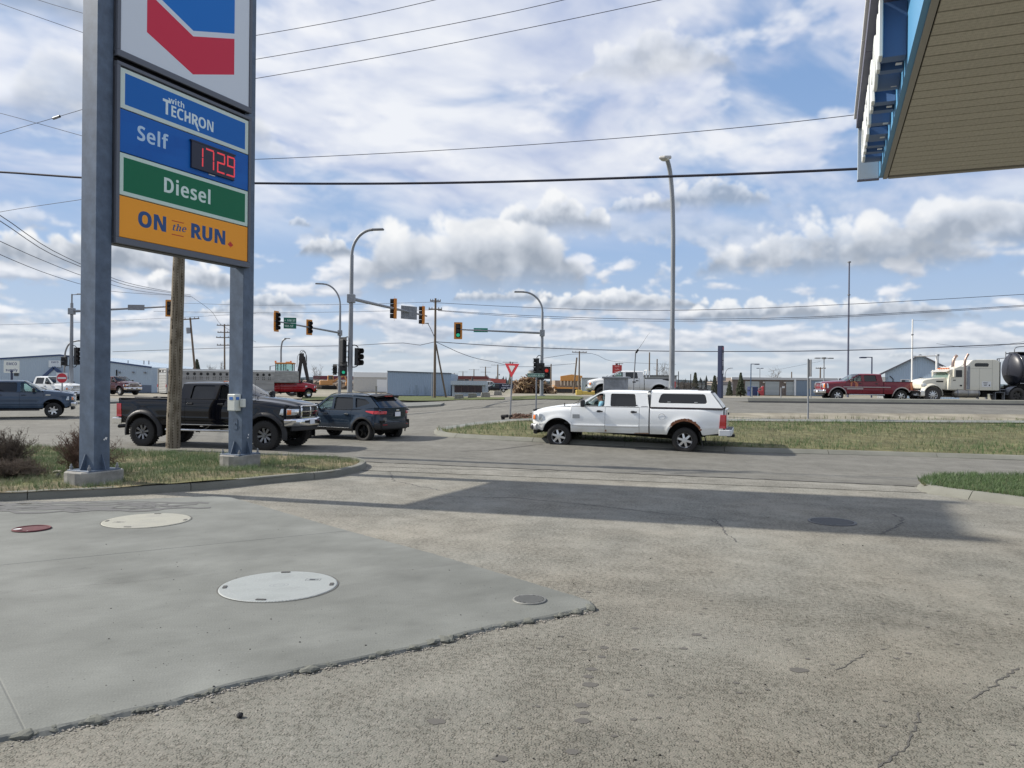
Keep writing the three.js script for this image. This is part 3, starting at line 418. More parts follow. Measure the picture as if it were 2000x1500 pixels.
{
  const isl = (label, pts, h) => { const p = W2(pts); const top = drape(p, h, 1, (x, z) => one(0.95 + 0.2 * fbm(x, z, 3))); const pos = []; for (let i = 0; i < p.length; i++) { const a = p[i], b = p[(i + 1) % p.length]; const A = [a[0], T(...a) + h, a[1]], B = [b[0], T(...b) + h, b[1]], C = [a[0], T(...a) - 0.05, a[1]], Dd = [b[0], T(...b) - 0.05, b[1]]; pos.push(...A, ...B, ...C, ...B, ...Dd, ...C); } const g = new THREE.BufferGeometry(); g.setAttribute('position', new THREE.Float32BufferAttribute(pos, 3)); g.computeVertexNormals(); struct(mesh('traffic_island', [top, g], (() => { const m = padMat.clone(); m.side = THREE.DoubleSide; return m; })())); };
  isl('a', [[690, 796], [800, 797.5], [860, 794], [868, 790.5], [840, 788.5], [690, 789]], 0.15);
  isl('b', [[100, 788], [170, 790], [290, 786], [290, 781], [170, 782], [100, 783]], 0.15);
}
// strips beyond the junction: mown grass, then a dirt yard
struct(mesh('far_grass', [drape(W2([[590, 782.5], [700, 780], [900, 781.5], [985, 781], [985, 777], [850, 774.5], [700, 774.5], [590, 776]]), 0.05, 2, (x, z) => { const k = 0.9 + 0.3 * fbm(x * 0.5, z * 0.5, 3); return [k * 0.62, k * 0.9, k * 0.38]; }), drape(W2([[1000, 782], [1130, 782], [1140, 777], [1120, 774], [1000, 775]]), 0.05, 2, (x, z) => { const k = 0.9 + 0.3 * fbm(x * 0.5, z * 0.5, 3); return [k * 0.62, k * 0.9, k * 0.38]; })], soilMat));

// ================================================================ the fuel price sign
const font = await new FontLoader().loadAsync('fonts/droid/droid_sans_bold.typeface.json');
{
  const s = thing('gas_station_sign', -8.04, 0, -14.8, Math.atan2(3.8, 1.77));
  tag(s, 'tall fuel price sign on two grey blue steel posts standing in the kerbed grass island', 'gas sign');
  const WS = 4.19, pw = 0.34, pd = 0.44, postMat = M.postBlue;
  for (const [x, f] of [[pw / 2, 1.06], [WS - pw / 2, 1.0]]) {
    const post = mesh('post', uvm(rbox(pw, 11.3, pd, 0.012, x, 6.0, -pd / 2), 0.6), postMat, s);
    const fp = [[-0.46, -0.33], [0.46, -0.33], [0.46, 0.33], [-0.46, 0.33]].map((q) => [q[0] * f, q[1] * f]);
    const ft = extr(rpoly(fp, 0.24, 3), 0.42, 0.02); mesh('footing', mv(ft, x, -0.06, -pd / 2, -Math.PI / 2), M.concrete, s);
    mesh('base_plate', rbox(0.70, 0.035, 0.62, 0.008, x, 0.385, -pd / 2), postMat, post);
    for (const [a, b] of [[-0.3, -0.26], [0.3, -0.26], [-0.3, 0.26], [0.3, 0.26]]) mesh('anchor_bolt', [cyl(0.016, 0.016, 0.12, x + a, 0.45, -pd / 2 + b), cyl(0.034, 0.034, 0.028, x + a, 0.415, -pd / 2 + b, 0, 0, 0, 6), cyl(0.034, 0.034, 0.026, x + a, 0.452, -pd / 2 + b, 0, 0.3, 0, 6)], M.galv, post);
    for (const [ry, dx, dz] of [[0, pw / 2, 0], [Math.PI, -pw / 2, 0], [Math.PI / 2, 0, -pd / 2], [-Math.PI / 2, 0, pd / 2]]) mesh('stiffener', mv(mv(extr([[0, 0], [0.13, 0], [0.02, 0.30], [0, 0.30]], 0.014), 0, 0, -0.007, 0, ry, 0), x + dx, 0.402, -pd / 2 + dz), postMat, post);
  }
  const frameMat = std([0.115, 0.125, 0.150], 0.5, 0.2), ZC = 0.10, x0 = pw + 0.005, x1 = WS - pw + 0.10, cw = x1 - x0, cx = (x0 + x1) / 2;
  // lower cabinet, frame with panels let in
  const frame = (yb, yt) => [box(cw, yt - yb, 0.30, cx, (yb + yt) / 2, -0.20), rbox(cw, 0.13, 0.14, 0.01, cx, yb + 0.065, -0.058), rbox(cw, 0.07, 0.14, 0.01, cx, yt - 0.035, -0.058), rbox(0.075, yt - yb - 0.2, 0.139, 0.01, x0 + 0.0375, (yb + yt) / 2 + 0.03, -0.058), rbox(0.075, yt - yb - 0.2, 0.139, 0.01, x1 - 0.0375, (yb + yt) / 2 + 0.03, -0.058)];
  mesh('cabinet', mv(merge(frame(4.84, 8.42)), 0, 0, ZC), frameMat, s);
  mesh('cabinet', mv(merge(frame(8.52, 11.32)), 0, 0, ZC), frameMat, s);
  mesh('cabinet_gap', box(cw - 0.1, 0.12, 0.22, cx, 8.47, -0.2), std([0.02, 0.02, 0.03], 0.8), s);
  const pwid = cw - 0.16;
  const panel = (name, yb, yt, draw, label) => {
    const h = yt - yb, W = 1536, H = Math.round(W * h / 2.88); const t = ctex(W, H, draw);
    const m = new THREE.MeshPhysicalMaterial({ map: t, roughness: 0.45, specularIntensity: 0.6 });
    const g = rbox(pwid, h, 0.05, 0.008, 0, 0, 0); const p = g.attributes.position, u = g.attributes.uv; for (let i = 0; i < p.count; i++) u.setXY(i, clamp(p.getX(i) / pwid + 0.5, 0.001, 0.999), clamp(p.getY(i) / h + 0.5, 0.001, 0.999));
    const o = mesh(name, mv(g, cx, (yb + yt) / 2, -0.035 + ZC), m, s); if (label) o.userData.label = label; return o;
  };
  const BLUE = '#0a62b2', BORD = '#c9d6cf', TXT = '#d2e0e4';
  const fit = (c, text, fontS, x, y, w) => { c.font = fontS; const k = w / c.measureText(text).width; c.save(); c.translate(x, y); c.scale(k, 1); c.fillText(text, 0, 0); c.restore(); };
  panel('additive_panel', 7.525, 8.32, (c, W, H) => {
    c.fillStyle = BORD; c.fillRect(0, 0, W, H); c.fillStyle = BLUE; c.fillRect(48, 46, W - 96, H - 92); c.fillStyle = TXT;
    const x = W * 0.29; fit(c, 'with', 'bold 92px sans-serif', x + 66, H * 0.40, 190);
    c.textBaseline = 'alphabetic'; const base = H * 0.74; const L = [['T', 0, 98, 170], ['E', 88, 76, 128], ['C', 158, 88, 128], ['H', 242, 96, 128], ['R', 328, 96, 128], ['O', 414, 112, 128], ['N', 520, 104, 128]];
    c.font = 'bold 178px sans-serif'; for (const [ch, dx, w, h] of L) { c.save(); c.translate(x + dx, base); c.scale(w / c.measureText(ch).width, h / 128 * 0.98); c.fillText(ch, 0, 0); c.restore(); }
    c.lineWidth = 20; c.strokeStyle = TXT; c.beginPath(); c.moveTo(x + 372, base - 52); c.lineTo(x + 428, base + 50); c.stroke(); c.beginPath(); c.moveTo(x + 262, base - 40); c.quadraticCurveTo(x + 300, base - 70, x + 318, base - 62); c.stroke();
    c.font = '30px sans-serif'; c.fillText('.', x + 626, base - 118);
  }, 'blue panel with pale lettering and a pale border');
  const self = panel('price_panel', 6.665, 7.505, (c, W, H) => {
    c.fillStyle = '#0c5eb0'; c.fillRect(0, 0, W, H); for (let i = 0; i < 40; i++) { c.fillStyle = `rgba(${i % 2 ? 40 : 0},${i % 2 ? 110 : 50},${i % 2 ? 200 : 120},0.05)`; c.fillRect((i * 211) % W, (i * 97) % H, 300, 120); }
    c.fillStyle = '#b8d0e6'; fit(c, 'Self', 'bold 220px sans-serif', W * 0.11, H * 0.60, 343);
  }, 'blue panel with a red number display let in');
  {
    const dx = cx + pwid * 0.182, dy = 7.07, w = 0.36 * pwid, h = 0.58;
    const d = mesh('price_display', [rbox(w, h, 0.06, 0.012, dx, dy, 0.012 + ZC), box(w + 0.05, 0.03, 0.06, dx, dy + h / 2 + 0.012, 0.018 + ZC)], std([0.010, 0.011, 0.03], 0.35), self);
    const seg = { 1: 'bc', 7: 'abc', 2: 'abged', 9: 'abcdfg' }, led = std([0.35, 0.02, 0.03], 0.4, 0, { emissive: new THREE.Color(1, 0.07, 0.09), emissiveIntensity: 0.42 });
    [['1', 0.15], ['7', 0.40], ['2', 0.66], ['9', 0.90]].forEach(([ch, t]) => {
      const hh = 0.42, ww = 0.20, X = dx - w / 2 + w * t, gs = [], dot = (x, y) => gs.push(mv(new THREE.CircleGeometry(0.0125, 6), x, y, 0.0445 + ZC));
      const line = (a, b, c, e) => { const n = Math.round(Math.hypot(c - a, e - b) / 0.021); for (let i = 0; i <= n; i++) { dot(lerp(a, c, i / n), lerp(b, e, i / n)); if (Math.abs(c - a) < 1e-3) dot(a + 0.016, lerp(b, e, i / n)); else dot(lerp(a, c, i / n), b + 0.016); } };
      const l = X - ww / 2, r = X + ww / 2, tp = dy + hh / 2, bt = dy - hh / 2, q = 0.02;
      for (const k of seg[ch]) ({ a: () => line(l, tp, r, tp), b: () => line(r, tp - q, r, dy + q), c: () => line(r, dy - q, r, bt + q), d: () => line(l, bt, r, bt), e: () => line(l, dy - q, l, bt + q), f: () => line(l, tp - q, l, dy + q), g: () => line(l, dy, r, dy) })[k]();
      if (ch === '2') { dot(r + 0.07, bt); dot(r + 0.085, bt); }
      mesh('digit', gs, led, d).userData.kind = 'stuff';
    });
    mesh('label_strip', box(0.18, 0.018, 0.01, dx - 0.02, dy - h / 2 - 0.02, ZC), M.white, d);
  }
  panel('fuel_panel', 5.815, 6.645, (c, W, H) => { c.fillStyle = '#c6d9cf'; c.fillRect(0, 0, W, H); c.fillStyle = '#076946'; c.fillRect(40, 42, W - 80, H - 84); c.fillStyle = '#cfe0da'; fit(c, 'Diesel', 'bold 232px sans-serif', W * 0.295, H * 0.66, 590); }, 'green panel with pale lettering and a pale border');
  panel('store_panel', 4.98, 5.795, (c, W, H) => {
    c.fillStyle = '#f2a02c'; c.fillRect(0, 0, W, H); c.fillStyle = '#2d5084'; c.strokeStyle = '#2d5084';
    c.lineWidth = 10; for (const [t, x, w] of [['ON', 0.121, 327], ['RUN', 0.505, 466]]) { c.font = 'bold 226px sans-serif'; const k = w / c.measureText(t).width; c.save(); c.translate(W * x, H * 0.64); c.scale(k, 1); c.fillText(t, 0, 0); c.strokeText(t, 0, 0); c.restore(); }
    c.font = 'italic bold 104px serif'; c.save(); c.translate(W * 0.364, H * 0.565); c.transform(1, -0.06, 0, 1, 0, 0); c.fillText('the', 0, 0); c.restore();
    c.fillStyle = '#b5442c'; c.fillRect(W * 0.366, H * 0.305, 140, 10); c.fillRect(W * 0.366, H * 0.66, 140, 10);
    c.save(); c.translate(W * 0.845, H * 0.60); c.fillStyle = '#c2352f'; c.beginPath(); const lf = [[0, -38], [8, -20], [20, -26], [16, -4], [36, -12], [30, 4], [38, 10], [16, 22], [18, 30], [3, 27], [3, 44], [-3, 44], [-3, 27], [-18, 30], [-16, 22], [-38, 10], [-30, 4], [-36, -12], [-16, -4], [-20, -26], [-8, -20]]; lf.forEach((p, i) => c[i ? 'lineTo' : 'moveTo'](p[0], p[1])); c.fill(); c.restore();
  }, 'orange panel with dark blue lettering and a small red maple leaf');
  panel('emblem_panel', 8.62, 11.22, (c, W, H) => {
    const k = W / 2.88; c.fillStyle = '#d2d9e2'; c.fillRect(0, 0, W, H);
    const yb = (m) => H - m * k, v = (b, th, col) => { const l = W * 0.175, m = W * 0.518, r = W * 0.864, dr = 0.43; c.fillStyle = col; c.beginPath(); c.moveTo(l, yb(b + dr)); c.lineTo(m, yb(b)); c.lineTo(r, yb(b + dr)); c.lineTo(r, yb(b + dr + th)); c.lineTo(m, yb(b + th)); c.lineTo(l, yb(b + dr + th)); c.closePath(); c.fill(); };
    v(0.20, 0.83, '#cc2c48'); v(1.15, 0.80, '#0a6fc4');
  }, 'pale panel with a blue and a red chevron');
  // meter box and a conduit knock-out on the second post
  const mb = mesh('meter_box', [rbox(0.20, 0.40, 0.24, 0.02, WS - pw - 0.10, 1.63, -0.16), rbox(0.10, 0.2, 0.1, 0.015, WS - pw - 0.02, 1.62, 0.03)], std([0.62, 0.64, 0.60], 0.5), s);
  mesh('sticker', box(0.004, 0.07, 0.11, WS - pw - 0.203, 1.73, -0.16), std([0.05, 0.17, 0.5], 0.5), mb); mesh('sticker', box(0.10, 0.07, 0.004, WS - pw - 0.12, 1.73, -0.037), std([0.05, 0.17, 0.5], 0.5), mb);
  mesh('hand_hole_cover', [mv(extr(rpoly([[-0.07, -0.14], [0.07, -0.14], [0.07, 0.14], [-0.07, 0.14]], 0.06), 0.006), WS - pw - 0.008, 1.12, -0.22, 0, Math.PI / 2, 0), cyl(0.02, 0.02, 0.02, WS - pw - 0.012, 1.12, -0.22, 0, 0, Math.PI / 2)], M.postBlue, s);
  [[pw * 0.62, 0.98, 0.018], [pw * 0.74, 1.0, 0.03], [WS - pw * 0.45, 0.78, 0.02], [WS - pw * 0.4, 0.85, 0.022]].forEach(([x, y, r]) => mesh('paint_chip', mv(extr([[-r, 0], [-r * 0.4, r], [r, r * 0.7], [r * 0.3, -r]], 0.001), x, y, 0.0002), M.white, s));
}

// ================================================================ wooden utility poles
const woodTex = dtex(512, (u, v) => { const g = tfbm(u * 1, v * 0.12, 24, 4, 0.6), st = sm(pn(u * 24, v * 10, 24), 0.25, 0.6), c = tfbm(u, v, 4, 4); const hole = (() => { const a = Math.abs(((u * 9) % 1) - 0.5), b = Math.abs(((v * 26 + Math.floor(u * 9) * 0.37) % 1) - 0.5); return a < 0.13 && b < 0.16 ? 1 : 0; })(); const k = 118 + 36 * g + 22 * c - 70 * st * sm(c, -0.2, 0.3) - 50 * hole; return [k + 4, k - 5, k - 20]; }, true);
const woodMat = new THREE.MeshStandardMaterial({ map: woodTex, bumpMap: woodTex, bumpScale: 0.02, roughness: 0.95 });
const woodFar = new THREE.MeshStandardMaterial({ color: new THREE.Color().setRGB(0.16, 0.125, 0.095), roughness: 0.95 });
function poleShaft(h, r0, r1, mat, parent) { const g = new THREE.CylinderGeometry(r1, r0, h, 18, 12); g.translate(0, h / 2, 0); const p = g.attributes.position; for (let i = 0; i < p.count; i++) { const n = 0.03 * pn(p.getX(i) * 6, p.getY(i) * 0.6); p.setX(i, p.getX(i) + n); } const u = g.attributes.uv; for (let i = 0; i < u.count; i++) u.setXY(i, u.getX(i), u.getY(i) * h / 2.2); g.computeVertexNormals(); return mesh('shaft', g, mat, parent); }
{
  const p = thing('utility_pole', -10.22, 0.08, -23.2); p.rotation.z = -0.022; tag(p, 'thick weathered wooden utility pole in the grass between the two price sign posts', 'utility pole', undefined);
  poleShaft(12.1, 0.205, 0.15, woodMat, p);
  const ar = 0.25;
  mesh('crossarm', [box(2.4, 0.12, 0.10, 0, 11.6, 0.2, 0, ar, 0)], woodMat, p); mesh('crossarm', [box(2.0, 0.12, 0.10, 0, 10.9, 0.2, 0, ar, 0)], woodMat, p);
  for (const x of [-1.05, -0.5, 0.5, 1.05]) mesh('insulator', [cyl(0.03, 0.05, 0.14, x * Math.cos(ar), 11.74, 0.2 - x * Math.sin(ar)), cyl(0.012, 0.012, 0.1, x * Math.cos(ar), 11.66, 0.2 - x * Math.sin(ar))], std([0.35, 0.33, 0.3], 0.3), p);
  mesh('transformer', [cyl(0.30, 0.30, 0.85, 0.5, 9.7, 0.1, 0, 0, 0, 20), cyl(0.2, 0.31, 0.08, 0.5, 10.16, 0.1, 0, 0, 0, 20), cyl(0.04, 0.05, 0.25, 0.4, 10.32, 0.1), cyl(0.04, 0.05, 0.25, 0.62, 10.32, 0.1)], M.galv, p);
}

// ================================================================ overhead wires
function wire(label, pts, r, name = 'overhead_wire', mat = M.wire) { const m = mesh(name, tube(pts, r, 5, pts.length * 3), mat); tag(m, label, 'wire'); return m; }
const P = (x, y, d) => at(x, y, d);
wire('thick black twisted cable crossing the sky level with the canopy bottom', [P(-300, 322, 26), P(0, 336, 25), P(170, 347.5, 24.3), P(352, 354.5, 23.3), P(505, 358, 22.6), P(760, 358.5, 21.6), P(1000, 354.5, 20.8), P(1250, 346.5, 20), P(1480, 338.5, 19.2), P(1690, 329, 18.6), P(2100, 304, 17.2)], 0.034);
wire('thin wire crossing above the thick cable and ending behind the canopy edge', [P(352, 315, 23.3), P(505, 311, 22.6), P(760, 299, 21.6), P(1000, 285, 20.8), P(1250, 266.5, 20), P(1480, 245.5, 19.2), P(1690, 222, 18.6), P(2100, 170, 17.2)], 0.009);
wire('lowest of the three thin wires rising across the top of the sky', [P(352, 178, 23.3), P(510, 151.5, 22.4), P(760, 108, 21.3), P(1000, 61, 20.5), P(1290, 0, 19.6), P(1600, -70, 18.6)], 0.009);
wire('middle of the three thin wires rising across the top of the sky', [P(352, 139, 23.2), P(510, 114, 22.4), P(760, 70, 21.3), P(1000, 23, 20.5), P(1100, 0, 20), P(1400, -70, 19)], 0.009);
wire('topmost of the three thin wires rising across the top of the sky', [P(352, 92, 23.1), P(510, 67.5, 22.4), P(700, 33, 21.6), P(840, 2, 21), P(1100, -60, 20)], 0.009);
wire('thin wire at the top edge of the sky left of the sign post', [P(-60, -50, 27), P(75, 0, 26), P(180, 31, 25)], 0.009);
wire('thin wire sloping down from the upper corner towards the sign post', [P(-60, -15, 27), P(20, 14, 26), P(180, 70, 25)], 0.009);
{ const w = wire('thin wire with a small splice rising towards the sign post', [P(-60, 280, 27), P(0, 261, 26.5), P(110, 229, 25.5), P(180, 208, 25)], 0.009); mesh('splice', tube([P(104, 231.5, 25.55), P(110, 229.5, 25.5), P(117, 227, 25.45)], 0.045, 8), M.galv, w); }
wire('thin wire sloping down to the sign post under the spliced wire', [P(-60, 207, 27), P(0, 221, 26.5), P(170, 268, 25)], 0.009);
wire('thin wire rising gently to the sign post just under the thick cable', [P(-60, 428, 29), P(0, 414, 28), P(170, 388, 26)], 0.009);
wire('upper of two close wires sagging down from the left towards the distant leaning pole', [P(-40, 398, 27), P(0, 420, 30), P(90, 482, 38), P(165, 519, 46), P(240, 550, 56), P(340, 571, 72), P(372, 576, 80)], 0.018);
wire('lower of two close wires sagging down from the left towards the distant leaning pole', [P(-40, 408, 27), P(0, 431, 30), P(90, 491, 38), P(165, 524, 46), P(240, 555, 56), P(340, 573, 72), P(372, 579, 80)], 0.018);
wire('wire sagging from the left below the two close wires', [P(-40, 452, 27), P(0, 471, 30), P(80, 507, 38), P(165, 540, 46), P(260, 566, 58), P(372, 580, 80)], 0.015);
wire('lowest wire sagging from the left under the clouds', [P(-40, 478, 30), P(0, 497, 33), P(80, 530, 40), P(165, 557, 50), P(220, 569, 58), P(340, 577, 76)], 0.015);

// ================================================================ shrubs on the island
function shrub(label, px, py, d, w, h, seed, tone) {
  const p = at(px, py, d), o = thing('shrub', p.x, 0.13, p.z); tag(o, label, 'shrub', undefined);
  const R = rng(seed), st = [], fine = [];
  for (let i = 0; i < 190; i++) { const a = R() * 6.283, e = 0.25 + 1.2 * Math.pow(R(), 0.7), L = h * (0.55 + 0.55 * R()); const dir = V(Math.cos(a) * Math.cos(e) * w / h * 0.62, Math.sin(e), Math.sin(a) * Math.cos(e) * w / h * 0.62); const b = V(Math.cos(a) * 0.06, 0, Math.sin(a) * 0.06), m = b.clone().addScaledVector(dir, L * 0.5).add(V((R() - 0.5) * 0.12, 0.03, (R() - 0.5) * 0.12)), t = b.clone().addScaledVector(dir, L).add(V((R() - 0.5) * 0.1, -0.04, (R() - 0.5) * 0.1)); st.push(rod(b, m, 0.006, 4, 0.004), rod(m, t, 0.004, 4, 0.002)); for (let k = 0; k < 22; k++) { const q = R(), s = q < 0.5 ? b.clone().lerp(m, q * 2) : m.clone().lerp(t, q * 2 - 1); if (q < 0.22) continue; const e2 = s.clone().add(V((R() - 0.5) * 0.24, 0.02 + 0.13 * R(), (R() - 0.5) * 0.24)); fine.push(rod(s, e2, 0.0035, 3, 0.001)); for (let z = 0; z < 2; z++) { const f = s.clone().lerp(e2, R()); fine.push(rod(f, f.clone().add(V((R() - 0.5) * 0.08, 0.05 * R(), (R() - 0.5) * 0.08)), 0.0045, 3, 0.001)); } } }
  mesh('stems', st, std([0.10, 0.075, 0.06], 0.95), o); mesh('twigs', fine, std(tone, 0.95), o);
}
shrub('rusty brown leafless shrub pressed against the back of the left sign post', 168, 905, 16.6, 1.35, 1.0, 61, [0.135, 0.082, 0.058]);
shrub('grey brown leafless shrub at the left end of the grass island', 8, 888, 17.2, 1.3, 0.85, 62, [0.12, 0.092, 0.07]);
shrub('low mound of grey brown dead twigs in front of the left end shrub', 22, 915, 15.6, 1.5, 0.36, 63, [0.16, 0.125, 0.095]);
{ // stones and litter on the island
  const st = (label, px, py, d, r, c, sc) => { const p = at(px, py, d), g = new THREE.IcosahedronGeometry(r, 2), q = g.attributes.position; for (let i = 0; i < q.count; i++) { const k = 1 + 0.25 * pn(q.getX(i) / r * 1.3 + px, q.getY(i) / r * 1.3 + q.getZ(i) / r); q.setXYZ(i, q.getX(i) * k * sc[0], q.getY(i) * k * sc[1], q.getZ(i) * k * sc[2]); } g.computeVertexNormals(); const o = mesh('stone', mv(g, p.x, p.y, p.z), std(c, 0.9)); tag(o, label, 'stone'); };
  st('black stone in bare soil beside the concrete footing of the left sign post', 114, 934, 15.5, 0.075, [0.02, 0.02, 0.022], [0.9, 1.3, 0.9]);
  st('pale flat stone behind the black stone on the island', 113, 922, 16.4, 0.08, [0.35, 0.32, 0.27], [1.4, 0.5, 1]);
  { const [x, z] = gp(468, 1405); const g = new THREE.IcosahedronGeometry(0.022, 1); const q = g.attributes.position; for (let i = 0; i < q.count; i++) { const k = 1 + 0.35 * pn(q.getX(i) * 90, q.getY(i) * 90 + q.getZ(i) * 70); q.setXYZ(i, q.getX(i) * k, q.getY(i) * k, q.getZ(i) * k); } g.computeVertexNormals(); tag(mesh('stone', mv(g, x, 0.012, z), std([0.02, 0.02, 0.023], 0.8)), 'small black stone alone on the asphalt below the broken pad edge', 'stone'); }
  { const R = rng(91), gs = []; for (let i = 0; i < 260; i++) { const px = 200 + R() * 1800, py = 990 + 500 * Math.pow(R(), 0.8), [x, z] = gp(px, py); const g = new THREE.IcosahedronGeometry(0.003 + 0.008 * R() * R(), 0); g.scale(1, 0.7, 1.2); gs.push(mv(g, x, (px < 1000 && py > 1000 ? 0.032 : 0.004), z, 0, R() * 6, 0)); } const m = mesh('pebbles', gs, std([0.045, 0.043, 0.04], 0.9)); m.userData.kind = 'stuff'; tag(m, 'small dark pebbles scattered over the forecourt', 'pebbles'); }
}

// ================================================================ covers in the ground
function lid(name, label, px, py, r, y, tex, mat, extra) {
  const [x, z] = gp(px, py), o = thing(name, x, y, z, 0.35); tag(o, label, 'manhole cover', undefined);
  const g = new THREE.LatheGeometry([[0, 0.010], [r * 0.97, 0.010], [r * 0.99, 0.007], [r, 0]].map((p) => new THREE.Vector2(...p)), 64); const u = g.attributes.uv, p = g.attributes.position; for (let i = 0; i < p.count; i++) u.setXY(i, p.getX(i) / r / 2 + 0.5, -p.getZ(i) / r / 2 + 0.5); g.computeVertexNormals();
  mesh('lid', g, mat, o); mesh('ring', mv(new THREE.RingGeometry(r + 0.002, r + 0.012, 64), 0, 0.0045, 0, -Math.PI / 2), std([0.10, 0.098, 0.09], 0.95), o);
  if (extra) extra(o, r);
}
const lidBump = dtex(512, (u, v) => { const a = (Math.floor(u * 70) + Math.floor(v * 70)) % 2; return [a ? 210 : 90]; }, false);
const lidTex = (base, lx, ly) => ctex(1024, 1024, (c, W, H) => {
  c.fillStyle = base; c.fillRect(0, 0, W, H); const R = rng(lx); for (let i = 0; i < 2600; i++) { c.fillStyle = `rgba(${R() < 0.5 ? '90,95,100' : '235,238,240'},${0.10 + 0.2 * R()})`; c.fillRect(R() * W, R() * H, 2 + R() * 9, 2 + R() * 5); }
  for (let i = 0; i < 12; i++) { c.fillStyle = `rgba(110,112,112,0.07)`; c.beginPath(); c.ellipse(R() * W, R() * H, 60 + R() * 140, 40 + R() * 90, 0, 0, 7); c.fill(); }
  c.strokeStyle = 'rgba(90,94,98,.55)'; c.lineWidth = 5; c.beginPath(); c.ellipse(512, 512, 80, 46, 0, 0, 7); c.stroke(); c.beginPath(); c.ellipse(512, 512, 50, 26, 0, 0, 7); c.stroke();
  c.fillStyle = '#33373a'; c.save(); c.translate(lx * W, ly * H); c.rotate(0.35); c.strokeStyle = '#33373a'; c.lineWidth = 5; c.strokeRect(-66, -34, 132, 68); c.fillRect(-34, -22, 54, 44); c.fillRect(-52, 8, 100, 8); c.fillRect(26, -20, 24, 18); c.restore();
});
const notch = (mat) => (o, r) => { for (const a of [0.25, 1.95, 3.3, 4.9]) mesh('lift_notch', mv(extr(rpoly([[-0.05, -0.02], [0.05, -0.02], [0.05, 0.02], [-0.05, 0.02]], 0.012), 0.004), Math.cos(a) * r * 0.9, 0.0115, Math.sin(a) * r * 0.9, -Math.PI / 2, 0, -a + 1.57), mat, o); };
lid('tank_cover', 'large round pale grey tank cover with four notches in the middle of the concrete pad', 545, 1151, 0.60, 0.031, 1, new THREE.MeshStandardMaterial({ map: lidTex('#949998', 0.80, 0.40), bumpMap: lidBump, bumpScale: 0.004, roughness: 0.6 }), notch(std([0.06, 0.06, 0.06], 0.8)));
lid('tank_cover', 'round cream tank cover further back on the concrete pad', 287, 1021.5, 0.62, 0.031, 1, new THREE.MeshStandardMaterial({ map: lidTex('#98978c', 0.2, 0.55), bumpMap: lidBump, bumpScale: 0.003, roughness: 0.7 }), notch(std([0.12, 0.12, 0.11], 0.8)));
lid('fill_cover', 'worn dark red round fill cap cover near the back of the concrete pad', 62, 1038.5, 0.24, 0.031, 1, std([0.115, 0.028, 0.036], 0.85, 0, { map: worn }), (o, r) => { mesh('rim', mv(new THREE.TorusGeometry(r * 0.96, 0.012, 8, 40), 0, 0.010, 0, Math.PI / 2), std([0.125, 0.035, 0.04], 0.85), o); mesh('worn_patch', mv(extr(rpoly([[-0.05, -0.03], [0.04, -0.04], [0.06, 0.03], [-0.02, 0.03]], 0.02), 0.003), -0.16, 0.030, 0.1, -Math.PI / 2), M.white, o); mesh('worn_patch', mv(extr(rpoly([[-0.04, -0.02], [0.03, -0.03], [0.04, 0.02]], 0.01), 0.003), -0.05, 0.011, 0.19, -Math.PI / 2), M.white, o); });
function grate(name, label, px, py, r, y, n, c) { const [x, z] = gp(px, py), o = thing(name, x, y, z, 0.2); tag(o, label, 'manhole cover'); mesh('frame', new THREE.LatheGeometry([[r * 0.9, 0.012], [r, 0.012], [r * 1.02, 0.004], [r * 1.02, -0.02]].map((p) => new THREE.Vector2(...p)), 48), std(c, 0.6, 0.4), o); mesh('lid', cyl(r * 0.9, r * 0.9, 0.006, 0, 0.002, 0, 0, 0, 0, 40), std(c.map((v) => v * 0.6), 0.7, 0.4), o); const g = []; for (let i = 0; i < n; i++) { const t = (i + 0.5) / n * 2 - 1, L = Math.sqrt(1 - t * t) * r * 1.74; g.push(box(L, 0.008, r / n * 0.9, 0, 0.009, t * r * 0.88)); } mesh('ribs', g, std(c, 0.55, 0.5), o); }
grate('drain_cover', 'small round ribbed iron cover near the pointed corner of the concrete pad', 1034, 1178.5, 0.165, 0.031, 9, [0.22, 0.22, 0.205]);
grate('street_manhole', 'round ribbed manhole cover in the asphalt inside the sign shadow', 1625, 1020, 0.36, 0.004, 12, [0.13, 0.13, 0.13]);

